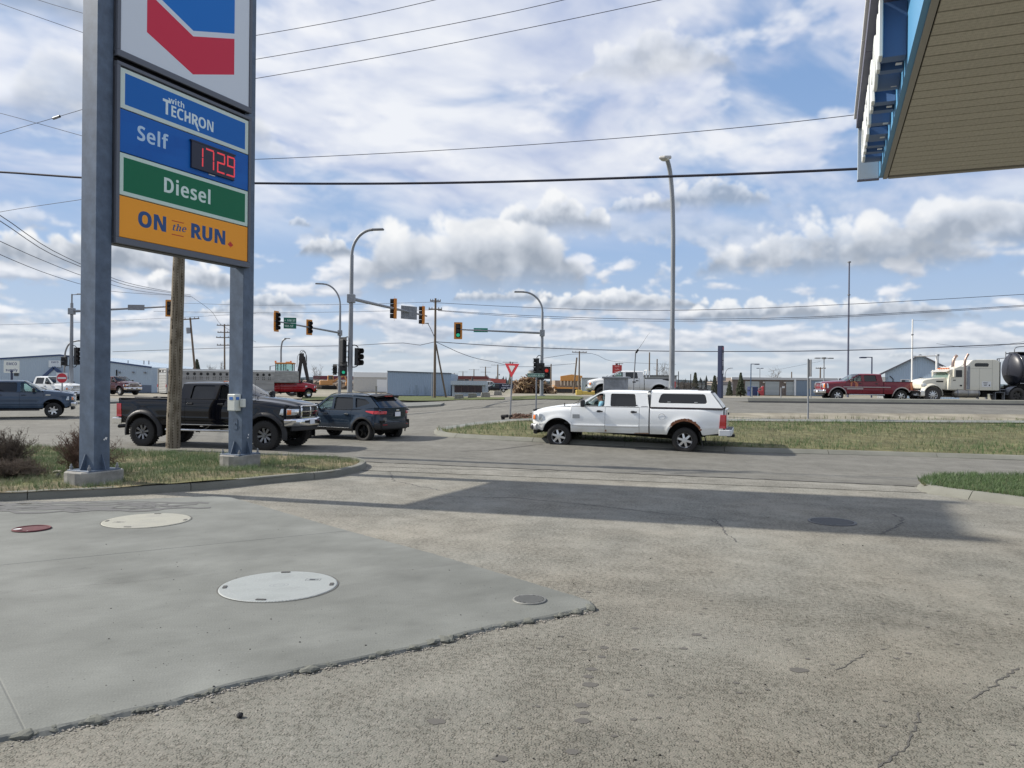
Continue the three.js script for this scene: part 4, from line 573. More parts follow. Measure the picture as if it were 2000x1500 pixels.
// ================================================================ the forecourt canopy overhead
{
  const A = [4.8, -10.0], ang = Math.atan2(0.41, 1);                         // corner; the left edge runs back over the camera, the far edge to the right
  const o = thing('forecourt_canopy', A[0], 0, A[1], -ang * 1.0); tag(o, 'forecourt canopy corner with ribbed beige soffit and blue lettered fascia', 'canopy');
  // local frame: -z is away along the left edge; the canopy lies at z > 0, x > 0
  const Y = 4.9, Lz = 12.5, Lx = 9, soff = dtex(128, (u, v) => { const k = 196 + 10 * tfbm(u, v, 16, 2); const hole = ((u * 32) % 1 < 0.35 && (v * 8) % 1 < 0.4) ? 13 : 0; return [k - hole, k - 3 - hole, k - 14 - hole]; }, true, 1 / 0.4);
  const sMat = [0.85, 0.825, 0.865].map((k) => std([k, k * 0.975, k * 0.915], 0.75, 0, { map: soff }));
  const R = rng(9), step = 0.203, shared = rbox(Lx, 0.02, step - 0.022, 0.005); { const p = shared.attributes.position, u = shared.attributes.uv; for (let i = 0; i < p.count; i++) u.setXY(i, p.getX(i), p.getZ(i)); }
  for (let k = 0; k * step < Lz - 0.2; k++) { const m = flags(new THREE.Mesh(shared, sMat[Math.floor(R() * 3)])); m.name = 'soffit_panel'; m.position.set(Lx / 2 + 0.06, Y, 0.12 + step * (k + 0.5)); o.add(m); }
  mesh('soffit_backing', box(Lx, 0.02, Lz, Lx / 2 + 0.06, Y + 0.03, Lz / 2), std([0.05, 0.048, 0.042], 0.9), o);
  mesh('soffit_trim', [box(0.05, 0.03, Lz, 0.022, Y - 0.004, Lz / 2), box(Lx, 0.035, 0.08, Lx / 2 + 0.06, Y - 0.006, 0.05)], std([0.30, 0.285, 0.25], 0.6), o);
  mesh('roof', box(Lx, 0.3, Lz, Lx / 2 + 0.06, Y + 0.72, Lz / 2), M.white, o);
  const blueM = std([0.10, 0.29, 0.50], 0.45), greyM = std([0.36, 0.42, 0.48], 0.45), darkM = std([0.10, 0.10, 0.14], 0.5);
  mesh('fascia', box(0.05, 0.78, Lz, -0.025, Y + 0.39, Lz / 2), blueM, o);
  mesh('far_fascia', box(Lx, 0.78, 0.05, Lx / 2, Y + 0.39, -0.027), greyM, o);
  mesh('end_panel', rbox(0.255, 0.80, 0.06, 0.008, -0.18, Y + 0.385, 0.03), greyM, o);
  mesh('end_trim', box(0.26, 0.012, 0.07, -0.18, Y - 0.022, 0.03), darkM, o);
  for (let k = 0; k < 5; k++) mesh('top_ledge', rbox(0.30, 0.12, 2.49, 0.008, -0.18, Y + 0.72, 0.06 + 2.5 * k + 1.245), darkM, o);
  for (let k = 0; k < 5; k++) mesh('top_flashing', rbox(0.34, 0.03, 2.49, 0.006, -0.19, Y + 0.796, 0.06 + 2.5 * k + 1.245), M.white, o);
  // channel letters standing off the fascia, reading from the far end
  const word = 'CHEVRON', letW = std([0.70, 0.72, 0.70], 0.4), letS = std([0.075, 0.14, 0.28], 0.4, 0.1); let z = 0.30;
  for (const ch of word) {
    const g = new TextGeometry(ch, { font, size: 0.47, depth: 0.20, curveSegments: 8, bevelEnabled: false }); g.computeBoundingBox(); const w = g.boundingBox.max.x - g.boundingBox.min.x; g.translate(-g.boundingBox.min.x, 0, 0);
    const face = new TextGeometry(ch, { font, size: 0.47, depth: 0.022, curveSegments: 8, bevelEnabled: true, bevelSize: 0.008, bevelThickness: 0.006, bevelSegments: 1 }); face.translate(-g.boundingBox.min.x, 0, 0.19);
    const L = mesh('letter', mv(g, -0.055, Y + 0.10, z, 0, -Math.PI / 2, 0), letS, o); mesh('letter_face', mv(face, -0.055, Y + 0.10, z, 0, -Math.PI / 2, 0), letW, L); mesh('letter_tag', box(0.05, 0.004, 0.05, -0.10, Y + 0.097, z + w * 0.55), M.white, L);
    z += w + 0.16;
  }
  mesh('dome_camera', [ball(0.062, 1.22, Y - 0.035, 3.98, 1, 0.9, 1, 18), cyl(0.075, 0.075, 0.022, 1.22, Y - 0.018, 3.98, 0, 0, 0, 20)], std([0.5, 0.5, 0.46], 0.3), o);
  for (const zz of [4, 11]) mesh('column', rbox(0.3, Y, 0.3, 0.02, 6.4, Y / 2, zz), M.white, o);
}

// ================================================================ vehicles: x forward, y up, z to the side, origin on the ground between the axles
function carBuilder(o) {
  const W = o.W, zPlan = (x) => -0.07 * sm(x, o.xF - 1.3, o.xF) - 0.05 * sm(-x, -o.xR - 0.9, -o.xR);
  const nF = o.nF ?? 3, aF = o.aF ?? 0.30, nR = o.nR ?? 6, aR = o.aR ?? 0.10, xN = o.xF - aF, xT = o.xR + aR;
  const hoodY = (x) => { const t = clamp((x - o.xCowl) / (o.xF - o.xCowl), 0, 1.1); return o.yC - (o.yC - o.yF) * (0.35 * t + 0.65 * t * t); };
  const AY = o.R + (o.archUp ?? 0.05);
  const topY = (x) => (x > o.xD0 ? hoodY(x) : x < o.xBack && o.pickup ? o.yRail : 99);
  const hw = (x, y) => {
    let z = W + zPlan(x) - 0.075 * Math.pow(clamp((o.yRock + 0.26 - y) / 0.3, 0, 1.3), 2) - 0.055 * Math.pow(clamp((y - o.yRock - 0.42) / (o.yBelt - o.yRock - 0.42), 0, 1.2), 2);
    z += (o.crease ?? 0.012) * (Math.exp(-(((y - o.yRock - 0.23) / 0.02) ** 2)) - 0.8 * Math.exp(-(((y - o.yRock - 0.19) / 0.02) ** 2)));
    for (const w of [o.wb / 2, -o.wb / 2]) z += (o.flare ?? 0.03) * Math.exp(-(((Math.hypot(x - w, (y - AY) * 1.0) - o.Ra) / 0.11) ** 2)) * sm(y, o.R - 0.1, o.R + 0.2);
    const tp = topY(x), r = x > o.xD0 ? 0.16 : 0.06, t = clamp((y - tp + r) / r, 0, 1); z -= (x > o.xD0 ? 0.11 : 0.04) * (1 - Math.sqrt(1 - t * t));
    return z;
  };
  const planF = (w) => o.xF - aF * (1 - Math.pow(Math.max(0, 1 - Math.pow(Math.abs(w), nF)), 1 / nF)), planR = (w) => o.xR + aR * (1 - Math.pow(Math.max(0, 1 - Math.pow(Math.abs(w), nR)), 1 / nR));
  const dust = o.dust || [1, 1, 1], dcol = (p) => { const k = clamp(0.9 * Math.pow(clamp((o.yRock + 0.55 - p[1]) / 0.6, 0, 1), 1.6) * (0.8 + 0.9 * fbm(p[0] * 1.4 + 3, p[1] * 3, 3)), 0, 1); return [0, 1, 2].map((c) => lerp(1, dust[c], k)); };
  const resample = (pts, n) => { const L = [0]; for (let i = 1; i < pts.length; i++) L.push(L[i - 1] + Math.hypot(pts[i][0] - pts[i - 1][0], pts[i][1] - pts[i - 1][1])); const out = []; for (let k = 0; k <= n; k++) { const d = L[L.length - 1] * k / n; let i = 0; while (i < L.length - 2 && L[i + 1] < d) i++; const t = L[i + 1] > L[i] ? (d - L[i]) / (L[i + 1] - L[i]) : 0; out.push([lerp(pts[i][0], pts[i + 1][0], t), lerp(pts[i][1], pts[i + 1][1], t)]); } return out; };
  // side panel between four outlines (bottom and top run along x; left and right run up), with a turned-in edge
  const panel = (bot, top, s, nu = 16, nv = 20, off = 0, edge = 0.035, surf = hw) => {
    const B = resample(bot, nu), Tp = resample(top, nu), pos = (u, v) => { const i = u * nu, a = B[Math.round(i)], b = Tp[Math.round(i)]; const x = lerp(a[0], b[0], v), y = lerp(a[1], b[1], v); return [x, y, s * (surf(x, y) + off), x, y]; };
    const g = grid(pos, nu, nv, s < 0, dcol), e = [];
    const ring = []; for (let i = 0; i < nu; i++) ring.push(pos(i / nu, 0)); for (let j = 0; j < nv; j++) ring.push(pos(1, j / nv)); for (let i = nu; i > 0; i--) ring.push(pos(i / nu, 1)); for (let j = nv; j > 0; j--) ring.push(pos(0, j / nv));
    const rim = grid((u, v) => { const p = ring[Math.round(u * ring.length) % ring.length]; return [p[0], p[1], p[2] - s * edge * v, p[0], p[1]]; }, ring.length, 1, s > 0, dcol);
    return [g, rim];
  };
  const arch = (xw, dir = 1) => { const a0 = Math.asin(clamp((o.yRock - AY) / o.Ra, -1, 1)); const n = 14, out = []; for (let i = 0; i <= n; i++) { const a = Math.PI - a0 - (Math.PI - 2 * a0) * i / n; out.push([xw + Math.cos(a) * o.Ra, AY + Math.sin(a) * o.Ra]); } return out; };
  // horizontal band wrapped round the nose (f = 1) or tail (f = -1)
  const band = (f, w0, w1, y0, y1, off, thick, nw = 20, round = 0.3) => {
    const pl = f > 0 ? planF : planR, xe = f > 0 ? xN : xT;
    const pt = (w, y, d) => { const e = 0.004, z = w * hw(xe, clamp(y, o.yRock, o.yBelt)); const zz = (w + e) * hw(xe, clamp(y, o.yRock, o.yBelt)), tx = pl(clamp(w + e, -1, 1)) - pl(clamp(w - e, -1, 1)), tz = zz - (w - e) * hw(xe, clamp(y, o.yRock, o.yBelt)); const L = Math.hypot(tx, tz) || 1; return [pl(w) + f * Math.abs(tz / L) * d, y, z + Math.sign(w) * Math.abs(tx / L) * d]; };
    const prof = [[y0, -thick], [y0, -0.2 * thick], [lerp(y0, y1, round * 0.4), off * 0.75], [lerp(y0, y1, round), off], [lerp(y1, y0, round), off], [lerp(y1, y0, round * 0.4), off * 0.75], [y1, -0.2 * thick], [y1, -thick]].map((p, i) => (i > 1 && i < 6 ? p : [p[0], Math.min(p[1], off)]));
    const g = grid((u, v) => { const w = lerp(w0, w1, u), k = prof[Math.round(v * 7)]; return pt(w, k[0], k[1]); }, nw, 7, f > 0);
    const caps = [w0, w1].map((w) => { const c = prof.map((k) => pt(w, k[0], k[1])); const q = []; for (let i = 1; i < 7; i++) q.push(...c[0], ...c[i], ...c[i + 1]); const b = new THREE.BufferGeometry(); b.setAttribute('position', new THREE.Float32BufferAttribute(q, 3)); b.computeVertexNormals(); return b; });
    return [toCreasedNormals(g, 0.7), ...caps];
  };
  return { W, hw, hoodY, planF, planR, xN, xT, panel, arch, band, dcol, resample };
}

function wheel(o, parent, x, z, s, y = o.R, steer = 0) {
  const R = o.R, rr = o.rim, tw = o.tw, g = new THREE.Group(); g.name = 'wheel'; g.position.set(x, y, z); g.rotation.y = steer; parent.add(g);
  const pr = [[rr * 0.98, -tw * 0.42], [rr * 1.04, -tw * 0.47], [lerp(rr, R, 0.5), -tw * 0.53], [R * 0.955, -tw * 0.48], [R * 0.99, -tw * 0.40], [R, -tw * 0.28], [R, -tw * 0.02], [R * 0.985, 0], [R, tw * 0.02], [R, tw * 0.28], [R * 0.99, tw * 0.40], [R * 0.955, tw * 0.48], [lerp(rr, R, 0.5), tw * 0.53], [rr * 1.04, tw * 0.47], [rr * 0.98, tw * 0.42]];
  const t = [mv(new THREE.LatheGeometry(pr.map((p) => new THREE.Vector2(p[0], p[1])), 40), 0, 0, 0, Math.PI / 2)];
  if (o.lugs) for (let i = 0; i < 34; i++) { const a = i / 34 * 6.283; for (const q of [-1, 1]) t.push(mv(mv(rbox(0.046, 0.03, tw * 0.30, 0.006, 0, R - 0.006, q * tw * 0.34, 0, 0.2 * q, 0, 1)), 0, 0, 0, 0, 0, a + q * 0.05)); }
  const spin = [(s > 0 ? 1 : -1)];
  mesh('tyre', t, o.tyreMat || M.rubber, g);
  const sp = o.spokes, f = [], zf = s * tw * 0.30;
  f.push(mv(new THREE.LatheGeometry([[rr * 0.90, -tw * 0.40], [rr * 0.88, -tw * 0.1], [rr * 0.90, tw * 0.30], [rr * 0.99, tw * 0.44], [rr * 1.0, tw * 0.43], [rr * 0.97, tw * 0.40]].map((p) => new THREE.Vector2(p[0], p[1])), 36), 0, 0, 0, s * Math.PI / 2));
  for (let i = 0; i < sp; i++) { const a = (i + 0.25) / sp * 6.283, w0 = o.spokeW ?? 0.05, w1 = w0 * (o.spokeT ?? 0.8); const q = extr([[rr * 0.18, -w0], [rr * 0.93, -w1], [rr * 0.93, w1], [rr * 0.18, w0]], 0.028, 0.006); q.translate(0, 0, -0.014); q.rotateY(-0.10 * s * s); f.push(mv(q, 0, 0, zf, 0, 0, a)); }
  f.push(mv(new THREE.CylinderGeometry(rr * 0.30, rr * 0.34, 0.06, 20), 0, 0, zf, s * Math.PI / 2), mv(new THREE.CylinderGeometry(rr * 0.14, rr * 0.16, 0.04, 16), 0, 0, zf + s * 0.045, s * Math.PI / 2));
  for (let i = 0; i < (o.nuts ?? 6); i++) { const a = i / (o.nuts ?? 6) * 6.283; f.push(mv(new THREE.CylinderGeometry(0.011, 0.011, 0.03, 6), Math.cos(a) * rr * 0.235, Math.sin(a) * rr * 0.235, zf + s * 0.035, Math.PI / 2)); }
  mesh('rim', f, o.rimMat || M.alloy, g);
  mesh('brake_disc', [mv(new THREE.CylinderGeometry(rr * 0.86, rr * 0.86, 0.05, 24), 0, 0, -s * tw * 0.12, Math.PI / 2)], M.under, g);
  return g;
}

function makeVehicle(name, o) {
  const b = carBuilder(o), root = thing(name, ...o.pos, o.turn), body = paint(o.color, o.paintOpt), hw = b.hw, k = b.dcol;
  const yR = o.yRock, yB = o.yBelt, F = o.wb / 2, S = [1, -1], PK = o.pickup, bodyG = [];
  const aF = b.arch(F), aRr = b.arch(-F), lowF = o.yNose ?? yR + 0.1, lowR = o.yTail ?? yR + 0.08;
  const line = (x0, x1, f, n = 12) => Array.from({ length: n + 1 }, (_, i) => { const x = lerp(x0, x1, i / n); return [x, typeof f === 'function' ? f(x) : f]; });
  for (const s of S) {
    bodyG.push(...b.panel([[o.xD0, yR], ...aF, [b.xN, lowF]], line(o.xD0, b.xN, b.hoodY), s, 30, 20));
    if (PK) bodyG.push(...b.panel(line(o.xCab, o.xD2 - 0.008, yR), line(o.xCab, o.xD2 - 0.008, yB), s, 4, 24));
    else { const xq = o.xD2 - 0.008, t = line(xq, b.xT, (x) => yB + (o.riseR ?? 0) * sm(x, xq, b.xT)); bodyG.push(...b.panel([[b.xT, lowR], ...aRr, [xq, yR]], t.slice().reverse(), -s, 30, 20).map((g) => { g.scale(1, 1, -1); return g; }).map((g) => { const i = g.index.array; for (let q = 0; q < i.length; q += 3) { const z = i[q]; i[q] = i[q + 1]; i[q + 1] = z; } g.computeVertexNormals(); return g; })); }
  }
  // hood, cowl and nose
  const zH = hw(b.xN, b.hoodY(b.xN)), zC = hw(o.xCowl, o.yC), crown = o.crown ?? 0.05, hood = grid((u, v) => { const w = v * 2 - 1, x = lerp(o.xCowl - 0.28, b.planF(w), u), xx = Math.max(x, o.xCowl - 0.28), z = w * lerp(zC, zH, u) * 1.0; const y = b.hoodY(Math.min(x, o.xF)) + crown * (1 - Math.pow(Math.abs(w), 2.4)) * (1 - 0.3 * u) + (o.bulge ?? 0.02) * sm(Math.abs(w), 0.62, 0.5) - 0.03 * Math.pow(u, 10); return [x, y, z, x, z]; }, 20, 24, false, k);
  const noseY = (w) => b.hoodY(Math.min(b.planF(w), o.xF)) + crown * (1 - Math.pow(Math.abs(w), 2.4)) * 0.7 + (o.bulge ?? 0.02) * sm(Math.abs(w), 0.62, 0.5) - 0.03;
  const nose = grid((u, v) => { const w = u * 2 - 1, y = lerp(lowF, noseY(w), v), x = b.planF(w) + (o.noseSlope ?? 0.05) * 4 * v * (1 - v) * (1 - w * w); return [x, y, w * hw(b.xN, Math.min(y, b.hoodY(b.xN))), w, y]; }, 24, 8, false, k);
  mesh('hood', hood, body, root); bodyG.push(nose);
  // greenhouse sides: an outline with window openings, leaned inwards
  const zb = hw(0, yB) - 0.045, lean = o.lean ?? 0.27, yS = o.yRoof - 0.075, H = yS - yB;
  const ghMap = (g, s, off = 0) => { const p = g.attributes.position; for (let i = 0; i < p.count; i++) { const y = p.getY(i), x = p.getX(i), z = zb - lean * (y - yB) - 0.025 * ((x - 0.1) ** 2) * 0.35 + p.getZ(i) - 0.035 + off; p.setZ(i, s * z); } if (s < 0) { const n = g.attributes.normal; for (let i = 0; i < p.count; i += 3) for (const a of Object.values(g.attributes)) { const t = []; for (let c = 0; c < a.itemSize; c++) { t.push(a.array[i * a.itemSize + c]); a.array[i * a.itemSize + c] = a.array[(i + 1) * a.itemSize + c]; a.array[(i + 1) * a.itemSize + c] = t[c]; } } } g.computeVertexNormals(); return g; };
  const outl = o.gh.map((q) => [q[0], yB + q[1] * H]), wins = o.wins.map((w) => rpoly(w.map((q) => [q[0], yB + q[1] * H]), 0.06));
  for (const s of S) bodyG.push(ghMap(flat(extr(outl, 0.035, 0.004, wins.map((w) => w.slice()))), s));
  // roof
  const zr = zb - lean * H, roofX0 = o.xRoofR, roofX1 = o.xRoofF, bowW = o.bow ?? 0.14;
  const roofY = (x) => o.yRoof - (o.roofDrop ?? 0.03) * Math.pow(Math.abs((x - lerp(roofX0, roofX1, 0.55)) / ((roofX1 - roofX0) * 0.6)), 2.2);
  bodyG.push(grid((u, v) => { const w = v * 2 - 1, x = lerp(roofX0, roofX1 + bowW * 0.5 * (1 - w * w), u); return [x, lerp(yS - 0.005, roofY(x), Math.pow(Math.max(0, 1 - Math.pow(Math.abs(w), 5)), 0.6)) - 0.02 * sm(u, 0.9, 1), w * (zr + 0.004), x, w]; }, 16, 22, false, k));
  mesh('body', bodyG, body, root);
  // doors with handles and glass
  const dl = [[o.xD1 + 0.008, o.xD0 - 0.008, 'front'], [o.xD2 + 0.002, o.xD1 - 0.002, 'rear']];
  for (const s of S) dl.forEach(([x0, x1, w], i) => {
    let bt = line(x0, x1, yR, 14); const cut = !PK && i === 1;
    if (cut) bt = line(x0, x1, (x) => { const d = x - (-F); return Math.max(yR, Math.abs(d) < o.Ra + 0.015 ? o.R + (o.archUp ?? 0.05) + Math.sqrt((o.Ra + 0.015) ** 2 - d * d) : 0); }, 20);
    const d = mesh('door', b.panel(bt, line(x0, x1, yB, 14), s, 14, 26), body, root);
    const hx = x0 + 0.17, hy = yB - 0.14, hz = s * (hw(hx, hy) + 0.022);
    mesh('handle', [rbox(0.20, 0.045, 0.03, 0.012, hx, hy, hz), rbox(0.10, 0.075, 0.008, 0.003, hx + 0.03, hy, hz - s * 0.02)], o.handleMat || M.plastic, d);
    if (o.wins[i] && !(o.openWin && s === o.openWin && i === 0)) mesh('window', ghMap(flat(extr(wins[i], 0.006, 0)), s, -0.012), i === 0 && !o.darkFront ? M.glass : M.tint, d);
    mesh('window_seal', box(x1 - x0 - 0.02, 0.022, 0.02, (x0 + x1) / 2, yB + 0.004, s * (zb + 0.006)), M.black, d);
  });
  for (let i = 2; i < o.wins.length; i++) for (const s of S) mesh('side_window', ghMap(flat(extr(wins[i], 0.006, 0)), s, -0.012), M.tint, root);
  // windscreen and rear glass
  const yW = o.yC - 0.01, ws = grid((u, v) => { const w = u * 2 - 1, x = lerp(o.xCowl - 0.05 + bowW * (1 - w * w) * 1.1, roofX1 + 0.01 + bowW * 0.5 * (1 - w * w), v), y = lerp(yW, yS + 0.045, v); return [x, y + 0.02 * Math.sin(v * 3.14), w * (lerp(zb, zr, (y - yB) / H) - 0.05), w, v]; }, 14, 6);
  mesh('windshield', ws, M.shield, root);
  mesh('cowl', grid((u, v) => { const w = u * 2 - 1; return [lerp(o.xCowl - 0.16, o.xCowl - 0.02 + bowW * 1.15 * (1 - w * w), v), o.yC + 0.006 + 0.02 * (1 - w * w), w * (zb - 0.03), w, v]; }, 10, 2), M.plastic, root);
  for (const s of [-0.45, 0.25]) mesh('wiper', rod([o.xCowl + bowW * 1.0, o.yC + 0.035, s * zb], [o.xCowl - 0.25 + bowW, o.yC + 0.20, s * zb + 0.5], 0.009, 5), M.black, root);
  if (PK) { const g = [box(0.05, yB - 0.85, zb * 2 - 0.06, o.xBack + 0.03, (yB + 0.85) / 2, 0)]; mesh('cab_back', [...g, grid((u, v) => { const w = u * 2 - 1, y = lerp(yB, yS, v); return [lerp(o.gh[o.gh.length - 1][0], o.xRoofR, v) + 0.02, y, w * (lerp(zb, zr, v) - 0.02), w, v]; }, 6, 4, true)], body.clone().setValues ? (() => { const m = body.clone(); m.vertexColors = false; return m; })() : body, root); mesh('rear_window', grid((u, v) => { const w = (u * 2 - 1) * 0.84, y = lerp(yB + 0.06, yS - 0.06, v); return [lerp(o.gh[o.gh.length - 1][0], o.xRoofR, (y - yB) / H) - 0.005, y, w * (lerp(zb, zr, v) - 0.02), w, v]; }, 6, 4, true), M.tint, root); }
  // inside
  const fl = yR + 0.28;
  mesh('interior', [box(o.xD0 - o.xD2 + 0.5, 0.06, W2z() * 1.5, (o.xD0 + o.xD2) / 2, fl, 0), rbox(0.45, 0.30, zb * 1.85, 0.06, o.xCowl - 0.42, yB - 0.13, 0), box(0.1, yB - fl - 0.15, zb * 1.8, o.xCowl - 0.25, (yB + fl) / 2 - 0.1, 0)], M.interior, root);
  function W2z() { return o.W * 1.15; }
  const seatX = o.seatX ?? o.xD1 + 0.32; for (const z of [-0.42, 0.42]) mesh('seat', [rbox(0.55, 0.16, 0.54, 0.06, seatX, yB - 0.42, z), rbox(0.17, 0.66, 0.52, 0.06, seatX - 0.33, yB - 0.10, z, 0, 0, 0.18), rbox(0.10, 0.17, 0.26, 0.04, seatX - 0.42, yB + 0.30, z, 0, 0, 0.12)], M.seat, root);
  mesh('rear_seat', [rbox(0.5, 0.16, zb * 1.6, 0.06, o.xD2 + 0.45, yB - 0.42, 0), rbox(0.16, 0.66, zb * 1.6, 0.06, o.xD2 + 0.15, yB - 0.1, 0, 0, 0, 0.12)], M.seat, root);
  mesh('steering_wheel', [mv(new THREE.TorusGeometry(0.19, 0.017, 8, 24), seatX + 0.58, yB - 0.04, -0.42, 0, Math.PI / 2, 0.35), rod([seatX + 0.58, yB - 0.04, -0.42], [seatX + 0.75, yB - 0.14, -0.42], 0.03), rbox(0.03, 0.05, 0.36, 0.01, seatX + 0.58, yB - 0.04, -0.42)], M.plastic, root);
  // chassis
  const uw = o.W * 2;
  mesh('underbody', [box(o.xF - o.xR - 0.5, 0.24, 1.0, (o.xF + o.xR) / 2, yR + 0.12, 0), box(F * 2 - 2 * o.Ra - 0.02, 0.30, uw - 0.22, 0, yR + 0.16, 0), box(o.xF - F - o.Ra - 0.12, 0.3, uw - 0.4, (o.xF + F + o.Ra) / 2 - 0.08, yR + 0.25, 0), box(-F - o.Ra - o.xR - 0.08, 0.3, uw - 0.3, (o.xR - F - o.Ra) / 2 + 0.02, yR + 0.22, 0), box(2 * o.Ra + 0.1, 0.12, uw - 0.16, F, o.R + o.Ra + 0.05, 0), box(2 * o.Ra + 0.1, 0.5, 1.05, F, o.R + o.Ra - 0.2, 0), box(2 * o.Ra + 0.1, 0.5, 1.05, -F, o.R + o.Ra - 0.2, 0), ...(PK ? [] : [box(2 * o.Ra + 0.1, 0.1, uw - 0.2, -F, o.R + o.Ra + 0.05, 0)]), box(0.18, 0.16, uw - 0.5, F, o.R, 0), box(0.2, 0.2, uw - 0.5, -F, o.R, 0), ball(0.19, -F, o.R, 0.05), rod([-F, o.R, 0], [F, yR + 0.05, 0], 0.06), rod([o.xR + 0.25, yR + 0.03, -0.5], [0.3, yR - 0.03, -0.5], 0.05)], M.under, root);
  for (const s of S) for (const x of [F, -F]) mesh('wheel_well', mv(new THREE.CylinderGeometry(o.Ra + 0.01, o.Ra + 0.01, 0.34, 24, 1, true, Math.PI * 0.54, Math.PI * 0.92), x, o.R + (o.archUp ?? 0.05), s * (o.W - 0.30), Math.PI / 2, 0, s > 0 ? 0 : 0).applyMatrix4(new THREE.Matrix4()), M.under, root);
  const tz = o.W - o.tw / 2 - (o.inset ?? 0.03); for (const s of S) { wheel(o, root, F, s * tz, s, o.R, o.steer ?? 0); wheel(o, root, -F, s * tz, s); }
  // mirrors
  for (const s of S) { const mx = o.xD0 - (o.mirX ?? 0.42), my = yB + 0.11, mz = s * (zb + 0.20); mesh('mirror', [rbox(0.14, o.mirH ?? 0.24, 0.20, 0.05, mx, my, mz), rod([mx, my - 0.08, s * (zb - 0.02)], [mx, my - 0.06, mz - s * 0.05], 0.03)], o.mirMat || M.plastic, root); }
  return { b, root, body, zb, zr, yS, F, lean, H, ghMap };
}

// pickup box: sides, floor, front wall, rails, tailgate, lights, bumper
function addBed(v, o) {
  const { b, root, body } = v, S = [1, -1], x0 = o.xBed, y = o.yRail, F = o.wb / 2, hw = b.hw, bm = body.clone(); bm.vertexColors = false;
  const line = (a, c, f, n = 10) => Array.from({ length: n + 1 }, (_, i) => [lerp(a, c, i / n), f]);
  const lowR = o.yTail ?? o.yRock + 0.10, bed = [];
  for (const s of S) { const bot = [[b.xT, lowR], ...b.arch(-F).map((p) => p), [x0, o.yRock]]; bed.push(...b.panel(bot, line(b.xT, x0, y), s, 40, 20)); }
  const zi = o.W - 0.16, fy = o.yRock + 0.38;
  mesh('bed', bed, body, root);
  mesh('bed_liner', [...S.map((s) => box(x0 - b.xT - 0.02, y - fy - 0.03, 0.03, (x0 + b.xT) / 2, (y + fy) / 2 - 0.02, s * zi)), box(x0 - b.xT, 0.05, zi * 2, (x0 + b.xT) / 2, fy, 0), box(0.04, y - fy, zi * 2, x0 - 0.05, (y + fy) / 2 - 0.02, 0), ...S.map((s) => box(0.7, 0.26, 0.26, -F, fy + 0.14, s * (zi - 0.12)))], M.under, root);
  for (const s of S) mesh('bed_rail', rbox(x0 - b.xT - 0.01, 0.03, 0.15, 0.012, (x0 + b.xT) / 2, y + 0.004, s * (o.W - 0.125)), M.plastic, root);
  const tg = mesh('tailgate', [grid((u, w) => { const q = (u * 2 - 1), yy = lerp(lowR + 0.06, y - 0.01, w), ed = Math.min(1, Math.min(w, 1 - w) * 12); return [b.planR(q * 0.93) - 0.012 * ed - (o.tgLip ?? 0.02) * sm(w, 0.86, 0.95), yy, q * (o.W - 0.17), q, w]; }, 14, 16, true), box(0.05, y - lowR - 0.08, (o.W - 0.17) * 2, o.xR + 0.045, (y + lowR) / 2 + 0.02, 0), box(0.07, 0.03, (o.W - 0.17) * 2, o.xR + 0.03, y - 0.016, 0)], bm, root);
  mesh('handle', rbox(0.03, 0.07, 0.26, 0.01, o.xR - 0.025, y - 0.16, 0), M.plastic, tg);
  for (const s of S) { const h = o.tlH ?? 0.42, yy = y - (o.tlD ?? 0.17) - h / 2; mesh('tail_light', b.panel([[b.xT - 0.005 - 0.055, yy - h / 2], [b.xT + 0.12, yy - h / 2]], [[b.xT - 0.06, yy + h / 2], [b.xT + 0.09, yy + h / 2]], s, 6, 10, 0.014, 0.05).concat([rbox(0.04, h, 0.15, 0.015, o.xR + 0.028, yy, s * (o.W - 0.125))]), o.tlMat || M.red, root); }
  const yb0 = o.yBump ?? lowR - 0.06;
  const rb = mesh('rear_bumper', [rbox(0.20, 0.20, o.W * 2 - 0.08, 0.04, o.xR - 0.06, yb0 + 0.09, 0), ...S.map((s) => rbox(0.34, 0.19, 0.05, 0.02, o.xR + 0.06, yb0 + 0.09, s * (o.W - 0.035)))], o.bumpMat || M.chrome, root);
  mesh('step_pad', [rbox(0.16, 0.02, o.W * 1.6, 0.008, o.xR - 0.07, yb0 + 0.195, 0), rbox(0.25, 0.1, 0.12, 0.02, o.xR - 0.10, yb0 - 0.04, 0)], M.plastic, rb);
  if (o.plate !== false) mesh('number_plate', rbox(0.012, 0.15, 0.30, 0.004, o.xR - 0.165, yb0 + 0.10, 0), M.plate, rb);
}
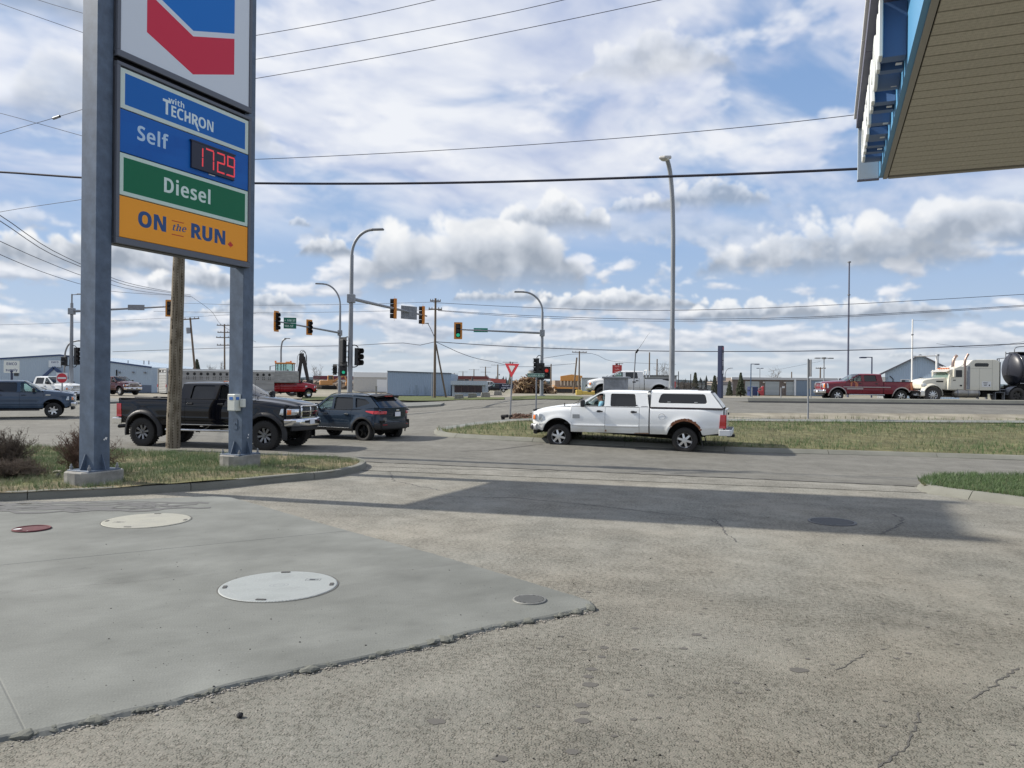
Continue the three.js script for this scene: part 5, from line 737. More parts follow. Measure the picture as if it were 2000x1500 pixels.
// chrome-framed truck front
function addFront(v, o) {
  const { b, root } = v, S = [1, -1], y0 = o.fy0, y1 = o.fy1, gw = o.gw ?? 0.56, ch = o.grilleMat || M.chrome;
  const g = mesh('grille', [...b.band(1, -gw, gw, y0 - 0.02, y0 + 0.04, 0.07, 0.05), ...b.band(1, -gw, gw, y1 - 0.07, y1, 0.075, 0.05), ...S.flatMap((s) => b.band(1, s * gw - 0.035, s * gw + 0.035, y0, y1 - 0.03, 0.072, 0.05, 3)), ...(o.cross ? [...b.band(1, -gw, gw, (y0 + y1) / 2 - 0.025, (y0 + y1) / 2 + 0.02, 0.06, 0.05), ...b.band(1, -0.035, 0.035, y0, y1, 0.065, 0.05, 2)] : b.band(1, -gw, gw, (y0 + y1) / 2 - 0.03, (y0 + y1) / 2 + 0.02, 0.055, 0.05))], ch, root);
  mesh('mesh_insert', b.band(1, -gw, gw, y0, y1 - 0.02, 0.02, 0.04), M.black, g);
  const bars = []; for (let i = 1; i < 8; i++) { const y = lerp(y0, y1 - 0.05, i / 8); bars.push(...b.band(1, -gw, gw, y - 0.006, y + 0.006, 0.045, 0.03, 14)); } mesh('bars', bars, o.barMat || M.chrome, g);
  for (const s of S) { const w0 = gw + 0.05, q = (a, c) => (s > 0 ? [a, c] : [-c, -a]); const h = mesh('headlight', b.band(1, ...q(w0, 0.985), o.hy0, o.hy1, 0.022, 0.04, 10, 0.15), M.lamp, root); mesh('reflector', b.band(1, ...q(w0 + 0.04, w0 + 0.20), o.hy0 + 0.03, o.hy1 - 0.03, 0.028, 0.02, 5), M.chrome, h); mesh('turn_light', b.band(1, ...q(0.90, 0.98), o.hy0 + 0.02, o.hy1 - 0.03, 0.030, 0.02, 5, 0.1), M.amber, h); }
  for (const s of S) mesh('headlight', b.panel([[b.xN - (o.hlx ?? 0.13), o.hy0 + 0.03], [b.xN - 0.002, o.hy0]], [[b.xN - (o.hlx ?? 0.13) * 0.6, o.hy1 - 0.01], [b.xN - 0.002, o.hy1]], s, 6, 6, 0.016, 0.03), M.lamp, root);
  const fb = mesh('front_bumper', b.band(1, -0.995, 0.995, o.by0, o.by1, 0.11, 0.14, 30, 0.25), o.bumpFMat || o.bumpMat || M.chrome, root);
  mesh('air_dam', b.band(1, -0.9, 0.9, o.by0 - 0.13, o.by0 + 0.02, 0.02, 0.1, 20), M.plastic, root);
  mesh('bumper_slot', b.band(1, -0.42, 0.42, o.by0 + 0.10, o.by1 - 0.06, 0.113, 0.02, 14, 0.2), M.black, fb);
  mesh('number_plate', [mv(rbox(0.012, 0.15, 0.30, 0.004), o.xF + 0.125, (o.by0 + o.by1) / 2 + 0.01, 0)], M.plate, fb);
  for (const s of S) { const q = (a, c) => (s > 0 ? [a, c] : [-c, -a]); mesh('fog_light', b.band(1, ...q(0.68, 0.80), o.by0 + 0.09, o.by0 + 0.17, 0.116, 0.02, 4, 0.2), M.lamp, fb); }
}

// ---- measures of a full size crew cab pickup; up lifts everything but the wheels
function pickupSpec(up = 0, q = {}) {
  const yB = 1.40 + up, yRf = 1.96 + up;
  return {
    pickup: true, W: 1.0, wb: 4.10, R: 0.40, rim: 0.235, tw: 0.29, Ra: 0.55, spokes: 6, xF: 3.02, xR: -3.32, yRock: 0.57 + up, yBelt: yB, yRoof: yRf, yF: 1.20 + up, yC: 1.41 + up, xCowl: 1.58, xD0: 1.62, xD1: 0.48, xD2: -0.62, xCab: -0.92, xBack: -0.93, xBed: -0.96, xRoofF: 0.62, xRoofR: -0.86, yRail: 1.40 + up,
    gh: [[1.56, 0.0], [0.66, 1.0], [-0.84, 1.0], [-0.92, 0]], wins: [[[1.34, 0.05], [0.70, 0.90], [0.52, 0.90], [0.52, 0.05]], [[0.33, 0.05], [0.33, 0.90], [-0.46, 0.90], [-0.52, 0.05]]],
    yNose: 0.62 + up, yTail: 0.66 + up, fy0: 0.86 + up, fy1: 1.22 + up, hy0: 0.92 + up, hy1: 1.13 + up, by0: 0.56 + up, by1: 0.84 + up, yBump: 0.58 + up, dust: [0.82, 0.78, 0.70], ...q,
  };
}

// ---------------------------------------------------------------- white pickup with a canopy over its box
const heading = (a, b) => Math.atan2(-(b[1] - a[1]), b[0] - a[0]);      // turn that points +x from a to b, given as [x, z]
{
  const fw = [1.63, -25.48], rw = [5.55, -24.22], c = [(fw[0] + rw[0]) / 2, (fw[1] + rw[1]) / 2], ux = (fw[0] - rw[0]), uz = fw[1] - rw[1], L = Math.hypot(ux, uz), n = [uz / L, -ux / L];
  // the near wheels stand on these points; the middle of the truck lies a metre further
  const mid = [c[0] + 0.85 * -Math.abs(n[0]) * -1 * 0 + 0.2, c[1] - 0.86];
  const o = pickupSpec(0, { pos: [mid[0], 0.0, mid[1]], turn: heading(rw, fw), color: [0.82, 0.84, 0.84], dust: [0.76, 0.73, 0.66], archUp: 0.07, tlMat: M.redLit, openWin: -1, seatX: 0.62, spokeW: 0.040, hlx: 0.2, bumpMat: std([0.62, 0.64, 0.65], 0.4), barMat: M.white, grilleMat: M.white, bumpFMat: std([0.50, 0.51, 0.52], 0.4, 0.3), by0: 0.58, by1: 0.80, mirMat: M.plastic, handleMat: M.plastic, steer: 0.06 });
  const v = makeVehicle('white_pickup', o); addBed(v, o); addFront(v, o); tag(v.root, 'white crew cab pickup with white canopy and rust above its rear wheel', 'pickup truck');
  const { b, root, zb } = v;
  // canopy over the box
  const x0 = o.xBed - 0.02, x1 = o.xR + 0.12, y0 = o.yRail + 0.03, y1 = 1.965, shell = [], W0 = o.W - 0.055, lean = 0.26;
  const zAt = (y) => W0 - lean * (y - y0), endX = (y) => x1 + 0.40 * Math.pow((y - y0) / (y1 - y0), 1.1);
  const win = [[x0 - 0.32, 1.86], [x0 - 0.22 - 0.0, 1.56], [endX(1.56) + 0.38, 1.56], [endX(1.86) + 0.22, 1.86]], hole = rpoly(win, 0.09, 5), outer = [[x0, y0], [x0, y1 - 0.06], [endX(y1 - 0.06), y1 - 0.06], [x1, y0]];
  const lay = (g, s, off) => { const q = flat(g), p = q.attributes.position; for (let i = 0; i < p.count; i++) { p.setZ(i, s * (zAt(p.getY(i)) + p.getZ(i) + off)); } if (s < 0) for (let i = 0; i < p.count; i += 3) for (const a of Object.values(q.attributes)) for (let c = 0; c < a.itemSize; c++) { const t = a.array[i * a.itemSize + c]; a.array[i * a.itemSize + c] = a.array[(i + 1) * a.itemSize + c]; a.array[(i + 1) * a.itemSize + c] = t; } q.computeVertexNormals(); return q; };
  const shellMat = phy([0.86, 0.87, 0.86], 0.35, { clearcoat: 0.7, clearcoatRoughness: 0.15 });
  for (const s of [1, -1]) shell.push(lay(extr(outer, 0.03, 0.004, [hole.slice()]), s, -0.03));
  shell.push(grid((u, w) => { const q = w * 2 - 1, x = lerp(x0, endX(y1) - 0.02, u); return [x, lerp(y1 - 0.065, y1 + 0.02 - 0.03 * Math.pow(Math.abs(u - 0.4) * 1.6, 3), Math.pow(Math.max(0, 1 - Math.pow(Math.abs(q), 6)), 0.6)), q * zAt(y1 - 0.06), x, q]; }, 12, 20), grid((u, w) => [x0, lerp(y0, y1 - 0.02, w), (u * 2 - 1) * zAt(lerp(y0, y1 - 0.06, w)), u, w], 4, 4));
  const cap = mesh('canopy', shell, shellMat, root);
  for (const s of [1, -1]) { const w = mesh('side_window', lay(extr(rpoly(win.map((p) => [p[0], p[1]]), 0.09, 5), 0.006, 0), s, -0.018), M.tint, cap); const xs = [win[1][0] - 0.35, win[2][0] + 0.35]; for (const x of xs) mesh('latch', rbox(0.10, 0.02, 0.02, 0.006, x, 1.60, s * (zAt(1.60) + 0.005)), M.alloy, cap); }
  mesh('rear_door', [grid((u, w) => { const y = lerp(y0 + 0.01, y1 - 0.07, w); return [endX(y) - 0.015, y, (u * 2 - 1) * (zAt(y) - 0.02), u, w]; }, 4, 6, true)], M.tint, cap);
  mesh('base_strip', [1, -1].map((s) => box(x0 - x1 + 0.02, 0.045, 0.03, (x0 + x1) / 2, y0 - 0.018, s * (W0 - 0.01))), std([0.03, 0.012, 0.018], 0.5), cap);
  for (const [x, z] of [[x0 - 0.35, 0.42], [x0 - 0.70, 0.42], [x1 + 0.62, 0.42], [x1 + 0.98, 0.42], [x0 - 0.45, -0.42], [x1 + 0.7, -0.42]]) mesh('rack_foot', [rbox(0.20, 0.05, 0.09, 0.02, x, y1 + 0.035, z), rbox(0.08, 0.09, 0.05, 0.02, x + 0.02, y1 + 0.07, z)], M.plastic, cap);
  // rust, fuel door, badges, dents
  const NS = -1, R = rng(14), rust = []; for (let i = 0; i < 170; i++) { const a = Math.PI * (0.22 + 0.62 * R()), r = o.Ra + 0.004 + 0.075 * R() * R() * Math.sin(a), x = -v.F + Math.cos(a) * r, y = o.R + 0.07 + Math.sin(a) * r; rust.push(mv(extr(rpoly([[-0.03, -0.015], [0.03, -0.02], [0.025, 0.018], [-0.028, 0.02]].map((p) => [p[0] * (0.5 + R()), p[1] * (0.6 + R())]), 0.01, 2), 0.002), x, y, NS * (b.hw(x, y) + 0.0025 + 0.0015 * R()), 0, 0, a - 1.57)); }
  const rm = mesh('rust_patch', rust, std([0.20, 0.085, 0.045], 0.95), root); rm.userData.kind = 'stuff';
  mesh('rust_streak', [mv(extr([[-0.02, 0], [0.03, 0], [0.02, 0.17], [-0.01, 0.20]], 0.002), o.xD1 - 0.03, o.yRock + 0.04, -b.hw(0.4, 0.65) - 0.005), mv(extr([[-0.25, 0], [0.25, 0], [0.2, 0.02], [-0.2, 0.03]], 0.002), -0.7, o.yRock + 0.005, -b.hw(-0.7, 0.6) - 0.005)], std([0.26, 0.15, 0.09], 0.95), root);
  mesh('fuel_door', mv(new THREE.TorusGeometry(0.10, 0.004, 6, 28), -1.34, 1.13, -b.hw(-1.34, 1.13) - 0.003), M.steel, root);
  const badge = (w, h, txt) => ctex(256, Math.round(256 * h / w), (c, X, Y) => { c.fillStyle = '#c6c8c8'; c.fillRect(0, 0, X, Y); c.fillStyle = '#3a3d40'; for (let i = 0; i < 7; i++) c.fillRect(12 + i * 34, Y * 0.18, 26, Y * 0.32); for (let i = 0; i < 4; i++) c.fillRect(50 + i * 40, Y * 0.6, 26, Y * 0.22); });
  mesh('door_badge', mv(box(0.24, 0.13, 0.006), 1.44, 1.08, -b.hw(1.44, 1.08) - 0.006, 0, Math.PI, 0), std([0.6, 0.61, 0.62], 0.4, 0.2, { map: badge(0.24, 0.13) }), root);
  mesh('cab_badge', [mv(box(0.22, 0.022, 0.006), -0.77, 1.435, -zb + 0.012), mv(box(0.04, 0.06, 0.006), -0.53, 1.46, -zb + 0.014)], std([0.12, 0.12, 0.13], 0.4), root);
  mesh('hood_ornament', [rod([1.9, 1.40, -0.72], [1.9, 1.50, -0.72], 0.016), rbox(0.05, 0.03, 0.03, 0.01, 1.9, 1.40, -0.72)], M.plastic, root);
  mesh('bug_deflector', b.band(1, -0.80, 0.80, 1.215, 1.275, 0.05, 0.02, 24), M.black, root);
  mesh('broken_bumper_corner', [...b.band(1, -0.96, -0.52, 0.58, 0.80, 0.125, 0.03, 8, 0.35)], M.black, root);
  for (const s of [1, -1]) mesh('mud_flap', rbox(0.015, 0.50, 0.28, 0.005, -v.F - 0.50, 0.44, s * 0.80, 0, 0, -0.25), M.rubber, root);
  mesh('side_moulding', [rbox(1.10, 0.045, 0.018, 0.008, 1.04, 0.80, -b.hw(1.04, 0.80) - 0.004), rbox(1.06, 0.045, 0.018, 0.008, -0.07, 0.80, -b.hw(-0.07, 0.80) - 0.004)], shellMat, root);

  // the driver: one seated body with a face, arms to the wheel; hair is its child
  {
    const sx = o.seatX ?? o.xD1 + 0.32, S0 = [sx + 0.09, o.yBelt - 0.37, -0.50];
    const J = [[[0, 0, 0], [-0.03, 0.25, 0], 0.15, 0.145], [[-0.03, 0.25, 0], [-0.05, 0.44, 0], 0.145, 0.13], [[-0.05, 0.47, -0.13], [-0.05, 0.47, 0.13], 0.075, 0.075], [[-0.04, 0.50, 0], [-0.01, 0.60, 0], 0.056, 0.052],
      [[0, 0, -0.10], [0.42, 0.03, -0.12], 0.085, 0.06], [[0, 0, 0.10], [0.42, 0.03, 0.12], 0.085, 0.06], [[0.42, 0.03, -0.12], [0.55, -0.30, -0.12], 0.06, 0.045], [[0.42, 0.03, 0.12], [0.55, -0.30, 0.12], 0.06, 0.045],
      [[-0.05, 0.46, 0.17], [0.10, 0.24, 0.22], 0.055, 0.045], [[0.10, 0.24, 0.22], [0.40, 0.32, 0.14], 0.043, 0.032], [[-0.05, 0.46, -0.17], [0.10, 0.24, -0.22], 0.055, 0.045], [[0.10, 0.24, -0.22], [0.40, 0.32, -0.14], 0.043, 0.032],
      [[0.40, 0.32, 0.14], [0.47, 0.34, 0.13], 0.032, 0.028], [[0.40, 0.32, -0.14], [0.47, 0.34, -0.13], 0.032, 0.028]];
    const field = (bones, ctr, size, res) => {
      const mc = new MarchingCubes(res, new THREE.MeshBasicMaterial(), false, false, 120000); mc.isolation = 0; const st = 2 / res;
      for (let k = 0; k < res; k++) for (let j = 0; j < res; j++) for (let i = 0; i < res; i++) {
        const p = [(-1 + i * st) * size + ctr[0], (-1 + j * st) * size + ctr[1], (-1 + k * st) * size + ctr[2]]; let d = 1e3;
        for (const [a, c, ra, rc] of bones) { const ab = [c[0] - a[0], c[1] - a[1], c[2] - a[2]], ap = [p[0] - a[0], p[1] - a[1], p[2] - a[2]], L = ab[0] ** 2 + ab[1] ** 2 + ab[2] ** 2 || 1e-9, t = clamp((ap[0] * ab[0] + ap[1] * ab[1] + ap[2] * ab[2]) / L, 0, 1), e = Math.hypot(ap[0] - ab[0] * t, ap[1] - ab[1] * t, ap[2] - ab[2] * t) - lerp(ra, rc, t), h = clamp(0.5 + 0.5 * (e - d) / 0.03, 0, 1); d = lerp(e, d, h) - 0.03 * h * (1 - h); }
        mc.field[i + j * res + k * res * res] = -d;
      }
      mc.update(); const n = mc.count, g = new THREE.BufferGeometry(); g.setAttribute('position', new THREE.BufferAttribute(mc.positionArray.slice(0, n * 3), 3)); g.setAttribute('normal', new THREE.BufferAttribute(mc.normalArray.slice(0, n * 3), 3)); g.scale(size, size, size); g.translate(...ctr); return g;
    };
    const bodyG = field(J, [0.18, 0.16, 0], 0.58, 72);
    const hc = [0.02, 0.70, 0], head = field([[[0, 0.03, 0], [0.02, 0.0, 0], 0.088, 0.082], [[0.02, -0.05, 0], [0.055, -0.085, 0], 0.06, 0.035], [[0.095, 0.0, 0], [0.112, -0.03, 0], 0.012, 0.017], [[0.0, -0.01, 0.08], [-0.01, -0.04, 0.082], 0.018, 0.014], [[0.0, -0.01, -0.08], [-0.01, -0.04, -0.082], 0.018, 0.014], [[0, -0.06, 0], [-0.02, -0.14, 0], 0.05, 0.052], [[0.088, -0.062, -0.02], [0.088, -0.062, 0.02], 0.012, 0.012]], [0, -0.02, 0], 0.19, 56); head.translate(...hc);
    const fingers = []; for (const s of [1, -1]) for (let f = 0; f < 4; f++) { const z = s * (0.12 + 0.017 * (f - 1.5)), L = 0.06 + 0.012 * (f === 1 || f === 2); fingers.push(tube([[0.46, 0.345, z], [0.50, 0.365, z], [0.525, 0.35, z], [0.515 - L * 0.2, 0.32, z]], 0.009, 6, 10)); } for (const s of [1, -1]) fingers.push(tube([[0.44, 0.33, s * 0.10], [0.47, 0.35, s * 0.08], [0.50, 0.34, s * 0.075]], 0.010, 6, 8));
    const col = (g, f) => { const p = g.attributes.position, c = new Float32Array(p.count * 3); for (let i = 0; i < p.count; i++) c.set(f(p.getX(i), p.getY(i), p.getZ(i)), i * 3); g.setAttribute('color', new THREE.BufferAttribute(c, 3)); return g; };
    const skin = [0.42, 0.22, 0.15], shirt = [0.34, 0.62, 0.78], jeans = [0.03, 0.045, 0.09];
    col(bodyG, (x, y, z) => (y > 0.555 ? skin : x > 0.20 && y > 0.20 ? skin : (x > 0.12 && y < 0.16) || y < 0.03 ? jeans : Math.abs(z) < 0.14 && x > 0.06 && y > 0.30 && y < 0.36 ? [0.5, 0.6, 0.66] : shirt));
    col(head, (x, y, z) => { x -= hc[0]; y -= hc[1]; return Math.hypot(x - 0.085, y - 0.012, Math.abs(z) - 0.033) < 0.016 ? [0.03, 0.02, 0.02] : Math.hypot(x - 0.098, (y + 0.063) * 2, z) < 0.026 ? [0.30, 0.10, 0.09] : skin; });
    for (const f of fingers) col(f, () => skin);
    const pr = thing('person', 0, 0, 0); root.updateMatrixWorld(true); pr.position.copy(V(...S0).applyMatrix4(root.matrixWorld)); pr.rotation.y = o.turn; tag(pr, 'driver in light blue shirt and dark cap at the wheel of the white pickup', 'person');
    mesh('body', [bodyG, head, ...fingers], std(0xffffff, 0.8, 0, { vertexColors: true }), pr);
    mesh('cap', [mv(new THREE.SphereGeometry(0.102, 20, 10, 0, 6.283, 0, 1.45), hc[0] + 0.0, hc[1] + 0.028, 0), mv(new THREE.CylinderGeometry(0.075, 0.08, 0.008, 20, 1, false, 0.2, 2.75), hc[0] + 0.075, hc[1] + 0.045, 0, 0, 0, -0.12)], std([0.015, 0.013, 0.016], 0.9), pr);
    mesh('hair', mv(new THREE.SphereGeometry(0.098, 16, 8, Math.PI * 0.62, Math.PI * 0.76, 0.9, 1.2), hc[0] - 0.004, hc[1] + 0.01, 0, 0, -Math.PI / 2 * 0 , 0), std([0.03, 0.02, 0.015], 0.9), pr);
  }
}

// ---------------------------------------------------------------- black lifted pickup
{
  const fw = [-7.42, -23.75], rw = [-11.5, -24.75], c = [(fw[0] + rw[0]) / 2 - 0.03, (fw[1] + rw[1]) / 2 - 0.84];
  const o = pickupSpec(0.13, { wb: 4.38, xF: 3.15, pos: [c[0], 0, c[1]], turn: heading(rw, fw), color: [0.0022, 0.0030, 0.0065], dust: [3, 2.8, 2.2], R: 0.455, rim: 0.25, tw: 0.33, Ra: 0.62, archUp: 0, lugs: true, spokes: 8, spokeW: 0.026, spokeT: 1.5, rimMat: std([0.26, 0.26, 0.27], 0.3, 0.9), cross: true, gw: 0.54, inset: -0.03, xR: -3.22, yTail: 0.80, darkFront: true, handleMat: std([0.02, 0.02, 0.022], 0.3), flare: 0.02, fy0: 0.99, fy1: 1.40, hy0: 1.08, hy1: 1.29, by0: 0.72, by1: 1.0, yF: 1.36, bulge: 0.045, crown: 0.06, nF: 2.6, aF: 0.34, barMat: M.plastic, steer: 0.04, mirH: 0.34 });
  const v = makeVehicle('black_pickup', o); addBed(v, o); addFront(v, o); tag(v.root, 'black lifted crew cab pickup with fender flares and chrome front behind the price sign', 'pickup truck');
  const { b, root } = v;
  for (const s of [1, -1]) for (const x of [v.F, -v.F]) {   // bolt-on flares
    const g = grid((u, w) => { const a = Math.PI * 1.06 - u * Math.PI * 1.12, r = o.Ra - 0.02 + 0.12 * w, y = o.R + Math.sin(a) * r, xx = x + Math.cos(a) * r; return [xx, y, s * (b.hw(xx, clamp(y, o.yRock, o.yBelt)) + 0.085 * Math.sqrt(Math.max(0, 1 - w * w)) - 0.01), u, w]; }, 30, 8); const f = mesh('fender_flare', [g, grid((u, w) => { const a = Math.PI * 1.06 - u * Math.PI * 1.12, r = o.Ra - 0.02, xx = x + Math.cos(a) * r, y = o.R + Math.sin(a) * r; return [xx, y, s * (b.hw(xx, clamp(y, o.yRock, o.yBelt)) + 0.075 - 0.15 * w), u, w]; }, 30, 1)], M.plastic, root);
    const bl = []; for (let i = 0; i < 9; i++) { const a = Math.PI * (0.08 + 0.84 * i / 8), r = o.Ra + 0.055, xx = x + Math.cos(a) * r, y = o.R + Math.sin(a) * r; mesh('bolt', ball(0.014, xx, y, s * (b.hw(xx, y) + 0.055), 1, 1, 0.6, 6), M.darkAlloy, f); }
  }
  for (const s of [1, -1]) { const rb = mesh('running_board', [rod([v.F - 0.85, 0.56, s * 0.96], [-v.F + 0.85, 0.56, s * 0.96], 0.038, 10), ...[1.0, 0, -1.0].map((x) => rod([x, 0.56, s * 0.96], [x, 0.70, s * 0.6], 0.02, 6))], M.alloy, root); mesh('step_pad', [rbox(0.42, 0.02, 0.07, 0.006, 0.85, 0.60, s * 0.96), rbox(0.42, 0.02, 0.07, 0.006, -0.25, 0.60, s * 0.96)], M.plastic, rb); }
  mesh('exhaust_pipe', [rod([o.xR + 0.55, 0.66, 0.86], [o.xR + 0.12, 0.62, 0.95], 0.06, 14), rod([o.xR + 0.13, 0.62, 0.95], [o.xR + 0.10, 0.62, 0.955], 0.05, 14)], M.darkAlloy, root);
  mesh('antenna', rod([1.75, 1.48, 0.78], [1.72, 2.25, 0.78], 0.004, 5), M.black, root);
  mesh('roof_lights', [-0.5, -0.25, 0, 0.25, 0.5].map((z) => rbox(0.12, 0.03, 0.07, 0.012, 0.50, 2.105, z)), M.amber, root).userData.kind = 'stuff';
  mesh('bed_tools', [rbox(0.5, 0.12, 1.3, 0.03, -1.3, 1.52, 0), rod([-1.7, 1.56, 0.75], [-2.7, 1.56, 0.72], 0.02, 6), rbox(0.12, 0.06, 0.1, 0.02, -1.9, 1.57, 0.75)], M.plastic, root);
  mesh('rocker_trim', [1, -1].map((s) => rbox(2.4, 0.02, 0.012, 0.005, 0.35, 0.735, s * (b.hw(0.3, 0.735) + 0.002))), M.chrome, root);
}

// ---------------------------------------------------------------- dark blue grey crossover turning away
{
  const th = 29 * Math.PI / 180, nr = [-5.2, -27.2];                    // near rear wheel on the ground
  const o = { pickup: false, archUp: 0.01, W: 0.96, wb: 2.86, R: 0.37, rim: 0.25, tw: 0.25, Ra: 0.46, spokes: 5, spokeW: 0.05, spokeT: 0.35, rimMat: M.darkAlloy, xF: 2.28, xR: -2.22, yRock: 0.40, yBelt: 1.10, yRoof: 1.70, yF: 0.95, yC: 1.10, xCowl: 1.05, xD0: 1.08, xD1: 0.12, xD2: -0.88, xCab: -1, xBack: -9, xRoofF: 0.30, xRoofR: -1.60, riseR: 0.10,
    gh: [[1.05, 0], [0.36, 0.94], [-0.4, 1.0], [-1.56, 0.90], [-2.10, 0.10], [-2.2, 0]], wins: [[[0.80, 0.06], [0.33, 0.84], [0.13, 0.87], [0.10, 0.06]], [[0.00, 0.06], [0.03, 0.87], [-0.78, 0.86], [-0.90, 0.10]], [[-1.00, 0.16], [-0.90, 0.84], [-1.38, 0.74], [-1.60, 0.50]]],
    yNose: 0.42, yTail: 0.52, lean: 0.34, roofDrop: 0.07, color: [0.020, 0.033, 0.053], dust: [2.2, 1.8, 1.5], crease: 0.0, flare: 0.035, darkFront: false, aR: 0.34, nR: 2.6, bow: 0.12, handleMat: std([0.03, 0.04, 0.05], 0.3), mirMat: std([0.02, 0.03, 0.04], 0.3), crown: 0.04, paintOpt: {} };
  const dir = [-Math.cos(th), -Math.sin(th)], side = [Math.sin(th) * -1, Math.cos(th)];   // heading left and away
  const far = [-side[0], -side[1]];
  o.pos = [nr[0] + dir[0] * 1.43 + far[0] * 0.82, 0.01, nr[1] + dir[1] * 1.43 + far[1] * 0.82]; o.turn = Math.atan2(-dir[1], dir[0]);
  const v = makeVehicle('crossover', o); tag(v.root, 'dark blue grey crossover with black wheels turning away in front of the black pickup', 'suv');
  const { b, root, zb, zr, yS } = v, bm = v.body;
  // tail: hatch, glass, spoiler, lights, bumper
  const yb = o.yBelt + 0.10, X = (y) => (y < yb ? lerp(o.xR + 0.02, o.xR + 0.0, (y - 0.6) / (yb - 0.6)) : lerp(o.xR + 0.03, o.xRoofR + 0.02, (y - yb) / (yS + 0.04 - yb)));
  const zz = (y) => (y < o.yBelt ? b.hw(b.xT, y) : lerp(zb, zr, (y - o.yBelt) / (yS - o.yBelt)));
  const tail = grid((u, w) => { const q = u * 2 - 1, y = lerp(0.52, yb + 0.02, w); return [b.planR(q) + 0.02 * Math.sin(w * 3.14) - 0.03 * sm(w, 0.55, 0.75) * (1 - Math.abs(q) ** 4), y, q * b.hw(b.xT, Math.min(y, o.yBelt)), q, y]; }, 24, 14, true, b.dcol);
  const hatch = mesh('tailgate', [tail, grid((u, w) => { const q = u * 2 - 1, y = lerp(yb, yS + 0.03, w); return [X(y) + 0.10 * q * q - 0.01, y, q * (zz(y) - 0.01), q, y]; }, 12, 6, true)], bm, root);
  mesh('rear_window', grid((u, w) => { const q = (u * 2 - 1) * lerp(0.84, 0.88, w), y = lerp(yb + 0.06, yS - 0.04, w); return [X(y) + 0.10 * q * q - 0.022, y, q * (zz(y) - 0.02), q, w]; }, 10, 6, true), M.tint, hatch);
  mesh('spoiler', [grid((u, w) => { const q = u * 2 - 1, x = lerp(o.xRoofR + 0.12, o.xRoofR - 0.26 + 0.06 * q * q, w); return [x, yS + 0.075 - 0.05 * w - 0.05 * q * q, q * zr * 0.98, q, w]; }, 10, 4), grid((u, w) => { const q = u * 2 - 1, x = o.xRoofR - 0.26 + 0.06 * q * q; return [x + 0.05 * w, yS + 0.025 - 0.05 * q * q - 0.07 * w, q * zr * 0.98, q, w]; }, 10, 2)], M.plastic, hatch);
  mesh('brake_lamp', box(0.02, 0.03, 0.42, o.xRoofR - 0.235, yS - 0.01, 0), M.red, hatch);
  mesh('number_plate', rbox(0.012, 0.16, 0.31, 0.004, o.xR - 0.035, 0.98, 0), M.plate, hatch); mesh('emblem', rbox(0.02, 0.05, 0.16, 0.01, o.xR - 0.03, 1.12, 0), M.chrome, hatch);
  for (const s of [1, -1]) { const q = (a, c) => (s > 0 ? [a, c] : [-c, -a]); const t = mesh('tail_light', b.band(-1, ...q(0.62, 0.999), 0.985, 1.10, 0.02, 0.04, 10, 0.1), M.red, root); mesh('lamp_bar', b.band(-1, ...q(0.70, 0.93), 1.0, 1.06, 0.026, 0.02, 8, 0.1), M.redLit, t); mesh('side_light', b.panel([[b.xT - 0.002, 0.99], [b.xT + 0.34, 1.07]], [[b.xT - 0.002, 1.10], [b.xT + 0.34, 1.10]], s, 8, 4, 0.012, 0.02), M.red, t); }
  mesh('rear_bumper', b.band(-1, -0.99, 0.99, 0.44, 0.70, 0.03, 0.1, 24, 0.3), M.plastic, root); mesh('reflector', [0.66, -0.66].map((w) => b.band(-1, w - 0.1, w + 0.1, 0.60, 0.63, 0.036, 0.02, 3)), M.red, root);
  for (const s of [1, -1]) for (const x of [v.F, -v.F]) mesh('arch_trim', grid((u, w) => { const a = Math.PI * 1.04 - u * Math.PI * 1.08, r = o.Ra - 0.005 + 0.06 * w, xx = x + Math.cos(a) * r, y = o.R + Math.sin(a) * r; return [xx, y, s * (b.hw(xx, clamp(y, o.yRock, o.yBelt)) + 0.008), u, w]; }, 24, 2), M.plastic, root);
  for (const s of [1, -1]) { mesh('sill_trim', b.panel([[-0.95, 0.36], [1.0, 0.36]], [[-0.95, 0.45], [1.0, 0.45]], s, 8, 3, 0.015, 0.03), M.plastic, root); mesh('sill_strip', rbox(1.7, 0.018, 0.012, 0.004, 0.05, 0.47, s * (b.hw(0, 0.47) + 0.006)), M.chrome, root); mesh('roof_rail', [tube([[0.25, yS + 0.03, s * (zr - 0.03)], [0.1, yS + 0.075, s * (zr - 0.05)], [-1.3, yS + 0.075, s * (zr - 0.05)], [-1.55, yS + 0.01, s * (zr - 0.03)]], 0.016, 6)], M.plastic, root); }
  mesh('antenna', mv(extr([[0, 0], [0.16, 0], [0.03, 0.07], [0, 0.07]], 0.03, 0.004), -1.5, o.yRoof - 0.06, -0.015), M.plastic, root);
  addFront(v, { ...o, fy0: 0.62, fy1: 0.90, hy0: 0.80, hy1: 0.88, by0: 0.40, by1: 0.58, bumpMat: M.plastic, gw: 0.5 });
}

